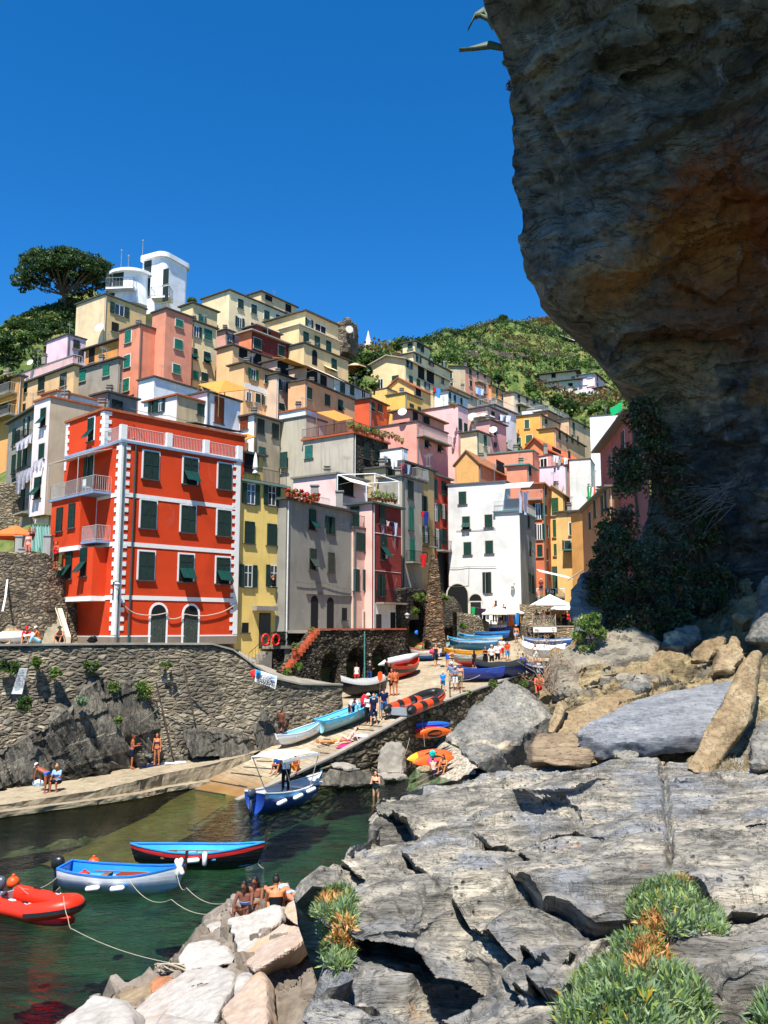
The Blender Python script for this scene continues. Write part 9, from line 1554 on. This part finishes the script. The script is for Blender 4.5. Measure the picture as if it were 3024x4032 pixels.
person('man in navy polo and navy shorts walking down the slipway',rp('I',962,748),165,'walk',False,FAIR,('polo',NV),('shorts',NV),('#3a2a1e','short'),h=1.8)
PM=person('young man with a green waistband holding a paddle on the slipway',rp('I',1035,702),190,'hip',False,TAN,('tee','#18204a'),('shorts','#3f6aa0'),('#241a14','short'),('#1c2238','cap'),h=1.76)
b=MB();q=rp('I',1008,700)+Vector((-.05,-.1,.05));b.tube([q,q+Vector((.05,0,2.1))],.02,6);pd=empty('paddle',q,'long paddle with a bright orange blade held upright on the slipway','paddle');b.build('shaft',M_WOOD,pd);b=MB();t_=q+Vector((.05,0,2.1));b.extr([t_+Vector((-.06,0,0)),t_+Vector((.06,0,0)),t_+Vector((.15,0,.2)),t_+Vector((.13,0,.52)),t_+Vector((0,0,.6)),t_+Vector((-.13,0,.52)),t_+Vector((-.15,0,.2))],(0,.03,0));b.build('blade',plain('paddle_blade','#f0521e',.5,.05),pd)
person('man in a white tee bending inside the light blue boat',rp('I',800,712,.35),200,'bend',False,BRN_,('tee',WH),('shorts','#1c2a4a'),('#17120f','short'),h=1.7)
person('tanned sunbather lying flat on the slipway with a straw hat',rp('I',660,880),112,'lie',True,'#b9774a',('bra','#d8a83a'),('brief','#c89a3a'),('#4a3020','short'),('#d8a878','brim'),h=1.7)
person('pale sunbather in sunglasses leaning back on the pink towel',rp('I',778,880,.06),95,'sitback',True,'#e8b09c',('bra','#e8b8b4'),('brief','#d84a6a'),('#3a2418','short'),None,h=1.68)
person('woman in a white tank top and red shorts behind the black boat',rp('V',418,395),20,'stand',True,TAN,('tank',WH),('jeanshorts','#c83a34'),('#241812','bun'),h=1.68)
person('grey haired man in a black tee working behind the black boat',rp('V',560,372),-40,'hold',False,TAN,('tee','#23262c'),('shorts','#2a3f6a'),('#8d8d8c','short'))
person('man in black leaning by the bow of the black and red boat',rp('V',738,340),-60,'hold',False,BRN_,('tank',BK),('shorts',BK),('#1a1412','short'),('#1c1c1e','cap'))
person('sunburnt shirtless man with his back turned beside the red hulled boat',rp('V',832,488),25,'stand',False,'#c0683e',None,('brief','#2a1c1a'),('#3a2a20','short'),h=1.8)
person('shirtless man with a white towel beside the black and red boat',rp('V',798,488),150,'hold',False,'#b9683f',None,('trunks',BK),('#2a1c16','short'),h=1.78)
person('boy in a bright blue tee and a white cap standing on the slipway',rp('S',1020,1785),175,'stand',False,FAIR,('tee','#1f86d8'),('shorts','#1f5a8a'),None,('#ecdcd8','cap'),h=1.32)
person('man in a grey-blue polo with a hand on his hip by the rope rail',rp('S',1210,1735),190,'hip',False,TAN,('polo','#6a7f9c'),('shorts','#a89a84'),('#6a5a4a','short'),('#c8d4e0','cap'),h=1.8)
person('woman in a grey tee and white shorts with a pale cap by the rope rail',rp('S',1290,1760),160,'cross',True,TAN,('tee','#6a7a90'),('shorts','#d8d6d2'),('#5a4030','short'),('#ead2c4','cap'),h=1.6)
person('woman in a pinkish top and olive shorts at the rope rail',rp('S',1395,1735),170,'stand',True,TAN,('tee','#c8967e'),('shorts','#7a7a5c'),('#3a2a1e','short'),('#c85a44','cap'),h=1.66)
person('young man in a black tank top carrying a pink towel on the square',rp('S',862,1232),190,'walk',False,FAIR,('tank','#2a2e34'),('shorts','#26282c'),('#17130f','short'),h=1.76)
tw=rp('S',800,1232)+Vector((-.05,-.15,1.0));bundle('pink_towel','pink towel carried by the young man in black','towel',tw,.24,.16,.22,'#e8506a')
person('person in blue shorts bending over the grey and red boat',rp('S',1120,1250),-65,'bend',False,'#c07a4e',None,('trunks','#2a5fd0'),('#6a4a2c','short'),h=1.7)
person('woman in jean shorts and a wide orange straw hat walking down the lane',rp('T',728,500),180,'walk',True,TAN,('bra','#d8dce4'),('jeanshorts','#8fb4d8'),('#2a1c14','short'),('#d98a4e','wide'),h=1.68)
person('man with a camouflage rucksack walking in the lane',rp('T',772,362),5,'walk',False,TAN,('tee','#5c6450'),('shorts','#2c2e30'),('#2a1c14','short'),('#d8d4cc','cap'),h=1.78)
person('man with a red rucksack at the top of the lane',rp('T',780,215),10,'stand',False,TAN,('tee','#7a1f28'),('shorts','#26282c'),('#2a1c14','short'),('#8a1f24','cap'),h=1.78)
person('man in a white shirt with folded arms beside the dark stall',rp('T',950,502),175,'cross',False,BRN_,('tee','#e4e6ea'),('shorts','#4a4c50'),('#2a1c14','short'),('#c8a088','brim'),h=1.78)
person('man in a straw hat and red shorts walking with two friends',rp('T',515,742),180,'walk',False,FAIR,('tee','#d8c8bc'),('shorts','#d8463c'),('#3a2418','short'),('#e0a840','brim'),h=1.76)
person('man in a white tee and dark shorts with a waist bag',rp('T',450,842),185,'hold',False,FAIR,('tee','#dfe4ea'),('shorts','#22262e'),('#1f1814','short'),('#3a4a5a','cap'),h=1.8)
person('woman in a white blouse and black shorts with a straw hat',rp('T',365,862),200,'hip',True,FAIR,('tee','#ece9e4'),('shorts','#1d1e22'),('#6a4a30','short'),('#d8a860','brim'),h=1.7)
person('woman in a short black dress holding a green bag',rp('T',272,872),160,'cross',True,TAN,('dress','#1c1e1f'),None,('#4a2c1c','short'),h=1.66)
person('dark haired girl in black seen from behind near the navy boat',rp('T',104,902),10,'stand',True,TAN,('tank','#1c1d22'),('shorts','#1c1d22'),('#15100e','long'),h=1.5)
person('boy in an orange tee and blue shorts in the lane',rp('T',598,762),170,'walk',False,TAN,('tee','#e04a20'),('shorts','#3a86b8'),('#2a1c14','short'),('#3f7fc0','cap'),h=1.55)
person('woman in a white top with both hands raised to her face',rp('T',1015,838),185,'photo',True,TAN,('tank','#e8e2da'),('jeanshorts','#cfd4dc'),('#3a1f16','long'),h=1.68)
person('child in a turquoise dress beside the blue ropes',rp('T',1066,1022),170,'stand',True,TAN,('dress','#7fd0d8'),None,('#3a2418','short'),h=1.25)
person('sunburnt shirtless man sitting above the big boulder',at('T',1072,1235,45.5),170,'sitg',False,'#c0603a',None,('trunks','#d02a2e'),('#2a1c14','short'),h=1.78)
person('dark man in blue gear by the rope rack',rp('T',835,1010),200,'hold',False,BRN_,('tee','#2a5fa8'),('pants','#1c2a4a'),('#17120f','short'),h=1.7)
person('woman in a dark green swimsuit wading towards the beach',atz('I',978,1262,WZ),155,'hold',True,FAIR,('swim','#12282c'),None,('#1a1210','long'),h=1.68,sink=.52)
person('pale shirtless boy crouching in the shallows by the beach',at('Z',720,1405,46.6),15,'sitg',False,'#e0a88c',None,('trunks','#3a2a4a'),('#2a1a12','short'),h=1.4)
person('dark haired woman in a burgundy swimsuit sitting on the beach',at('Z',935,1385,46.8),150,'sitg',True,TAN,('swim','#4a1420'),None,('#17100e','long'),h=1.66)
person('boatman in a white tee standing under the canopy, hand to his mouth',at('X',850,800,41.2),165,'chin',False,DKN,('tee','#e4e6ec'),('pants','#181b20'),('#120e0c','short'),h=1.74)
person('person with grey shoes sitting on the slip edge behind the boat',rp('X',745,470),150,'sitg',False,'#b9704a',('tee','#2a4a8a'),('shorts','#23283a'),('#3a2418','short'))
person('tanned person in orange sitting on the slip edge under the canopy',rp('X',1045,470),165,'sitg',False,'#a8623c',None,('shorts','#e08a1e'),('#2a1c14','short'))
NG='women on the breakwater'
person('dark haired woman in a blue flowered bikini looking at her phone',at('W',112,770,20.9),165,'sitg',True,'#6a3f2c',('bra',stripes('#9fb8e4','#3f5fa8',14)),('brief','#2a3a6a'),('#120e0d','long'),h=1.62,group=NG,fine=True,sink=.1)
person('smiling dark haired woman sitting between her two friends',at('W',272,690,21.6),160,'sitg',True,'#7a4a33',('bra','#3a3440'),('brief','#2a2430'),('#130f0e','long'),h=1.62,group=NG,fine=True,sink=.1)
person('woman with a hair bun in a black swimsuit seen from behind',at('W',525,790,20.7),8,'sitg',True,'#c0794c',('swim','#15161a'),None,('#120d0c','bun'),h=1.7,group=NG,fine=True,sink=.1)
person('sunbather in a bright blue bikini lying face down on the rocks',at('W',720,510,21.2),35,'prone',True,'#b87a5c',('bra',stripes('#3fa8e8','#bfe0f4',9)),('brief',stripes('#3fa8e8','#bfe0f4',9)),('#1a1210','bun'),h=1.62,group=NG,fine=True,sink=.05)
b=MB();p=at('W',165,655,20.6);b.box(p.x-.035,p.x+.035,p.y-.1,p.y-.09,p.z,p.z+.14);tag(b.solo('phone',M_BLACK),'dark phone in the hands of the woman in the flowered bikini','phone')
TZ='people on the quay terrace'
person('person in a bright red tee and red cap sitting on the quay wall',at('U',415,2120,49.4),190,'sitg',False,TAN,('tee','#d8242e'),('shorts','#26282c'),None,('#c81f28','cap'),group=TZ)
person('person in white bending forward at the left end of the quay wall',at('U',300,2120,49.4),100,'sitg',True,FAIR,('tank','#e6dfe0'),('shorts','#c8b8bc'),('#5a4030','short'),group=TZ)
person('woman in orange and pale blue with a white cap on the quay wall',at('U',600,2120,49.4),110,'sitg',True,TAN,('tank','#d8702e'),('pants','#8fcfe0'),('#3a2418','short'),('#ecdccc','cap'),group=TZ)
person('photographer in a dark hat crouching at the foot of the stone steps',at('U',940,2115,50.0),175,'sitg',False,TAN,('tank','#4a3a30'),('shorts','#23262c'),('#241812','short'),('#3a4046','brim'),group=TZ)
person('person with pink skin and a flowered top on the garden steps',at('U',430,800,55.4),170,'stand',True,'#d8907a',('tank','#e0a090'),('shorts','#c87a6a'),('#7a4a30','short'),group=TZ)
person('person in a red vest leaning by the bay of the red house',at('U',865,950,54.6),150,'hold',False,'#b0603e',('tank','#c8201c'),('shorts','#4a1c1c'),('#2a1c14','short'),group=TZ)
person('woman in black taking a photo from the yellow house window',facept(F1,'R','F',328,1030,.22),130,'bust',True,TAN,('tee','#1b1c20'),None,('#17100e','long'),h=1.62)
for i,(lab,x,y,d,pose,top,bot,hr,fc)in enumerate((('diner in grey at the left of the netting fence',330,1480,80.2,'sit','#5a6068','#3a3a40','#2a1c14',120),('red haired diner in pink at the netting fence',490,1470,80.4,'sit','#e8b0a8','#c86a5a','#8a3420',170),('diner in a white cap at the restaurant table',855,1450,80.4,'sit','#8a7a6a','#3a3a40','#d8d4cc',190),('dark haired diner beside the parasol pole',620,1440,81.2,'sit','#7a4a3a','#3a3a40','#17120f',200),('diner in tan at the right end of the fence',985,1470,81,'sit','#a8743e','#3a3a40','#2a1c14',160),('waiter in black standing on the restaurant terrace',1185,1670,79.8,'hold','#17181b','#17181b','#17120f',190),('woman in a red top beside the waiter',1290,1660,81,'stand','#c82a34','#2a2c30','#b0703e',170))):
 person(lab,at('R',x,y,d),fc,pose,i in(1,6),TAN,('tee',top),('pants',bot),(hr,'short'),group='restaurant guests')
person('person in a white cap at the railing of the upper terrace',at('R',425,420,91.2),180,'stand',False,TAN,('tee','#7a3a3a'),('shorts','#333333'),None,('#e8e0dc','cap'),group='restaurant guests',h=1.66,sink=.3)
for lab,x,y,d,tp_ in(('shopper in a dark tee behind the stall table',590,1425,84.5,'#2a2c34'),('stallholder in orange under the white parasol',515,1430,84.2,'#d8702a')):person(lab,at('G',x,y+25,d),180,'hold',False,TAN,('tee',tp_),('pants','#2a2c30'),('#2a1c14','short'),group='people around the harbour')
root=empty('plastic_chair',facept(RH,'L','E',568,650,.7),'white plastic garden chair on the upper balcony of the red house','chair');q=ORG[root.name];zc=zt1+.15;q=Vector((q.x,q.y,zc));root.location=q;ORG[root.name]=q
b=MB();b.obox(q+L*-.23+nL*-.22+V3(0,0,.42),L*.46,nL*.44,V3(0,0,.04));b.build('seat',M_WHITE,root);b=MB();b.obox(q+L*-.23+nL*.2+V3(0,0,.46),L*.46,nL*.04,V3(0,0,.5));b.build('backrest',M_WHITE,root)
for s_ in(-.22,.19):
 for t_ in(-.2,.18):b=MB();b.obox(q+L*s_+nL*t_,L*.035,nL*.035,V3(0,0,.42));b.build('leg',M_WHITE,root)
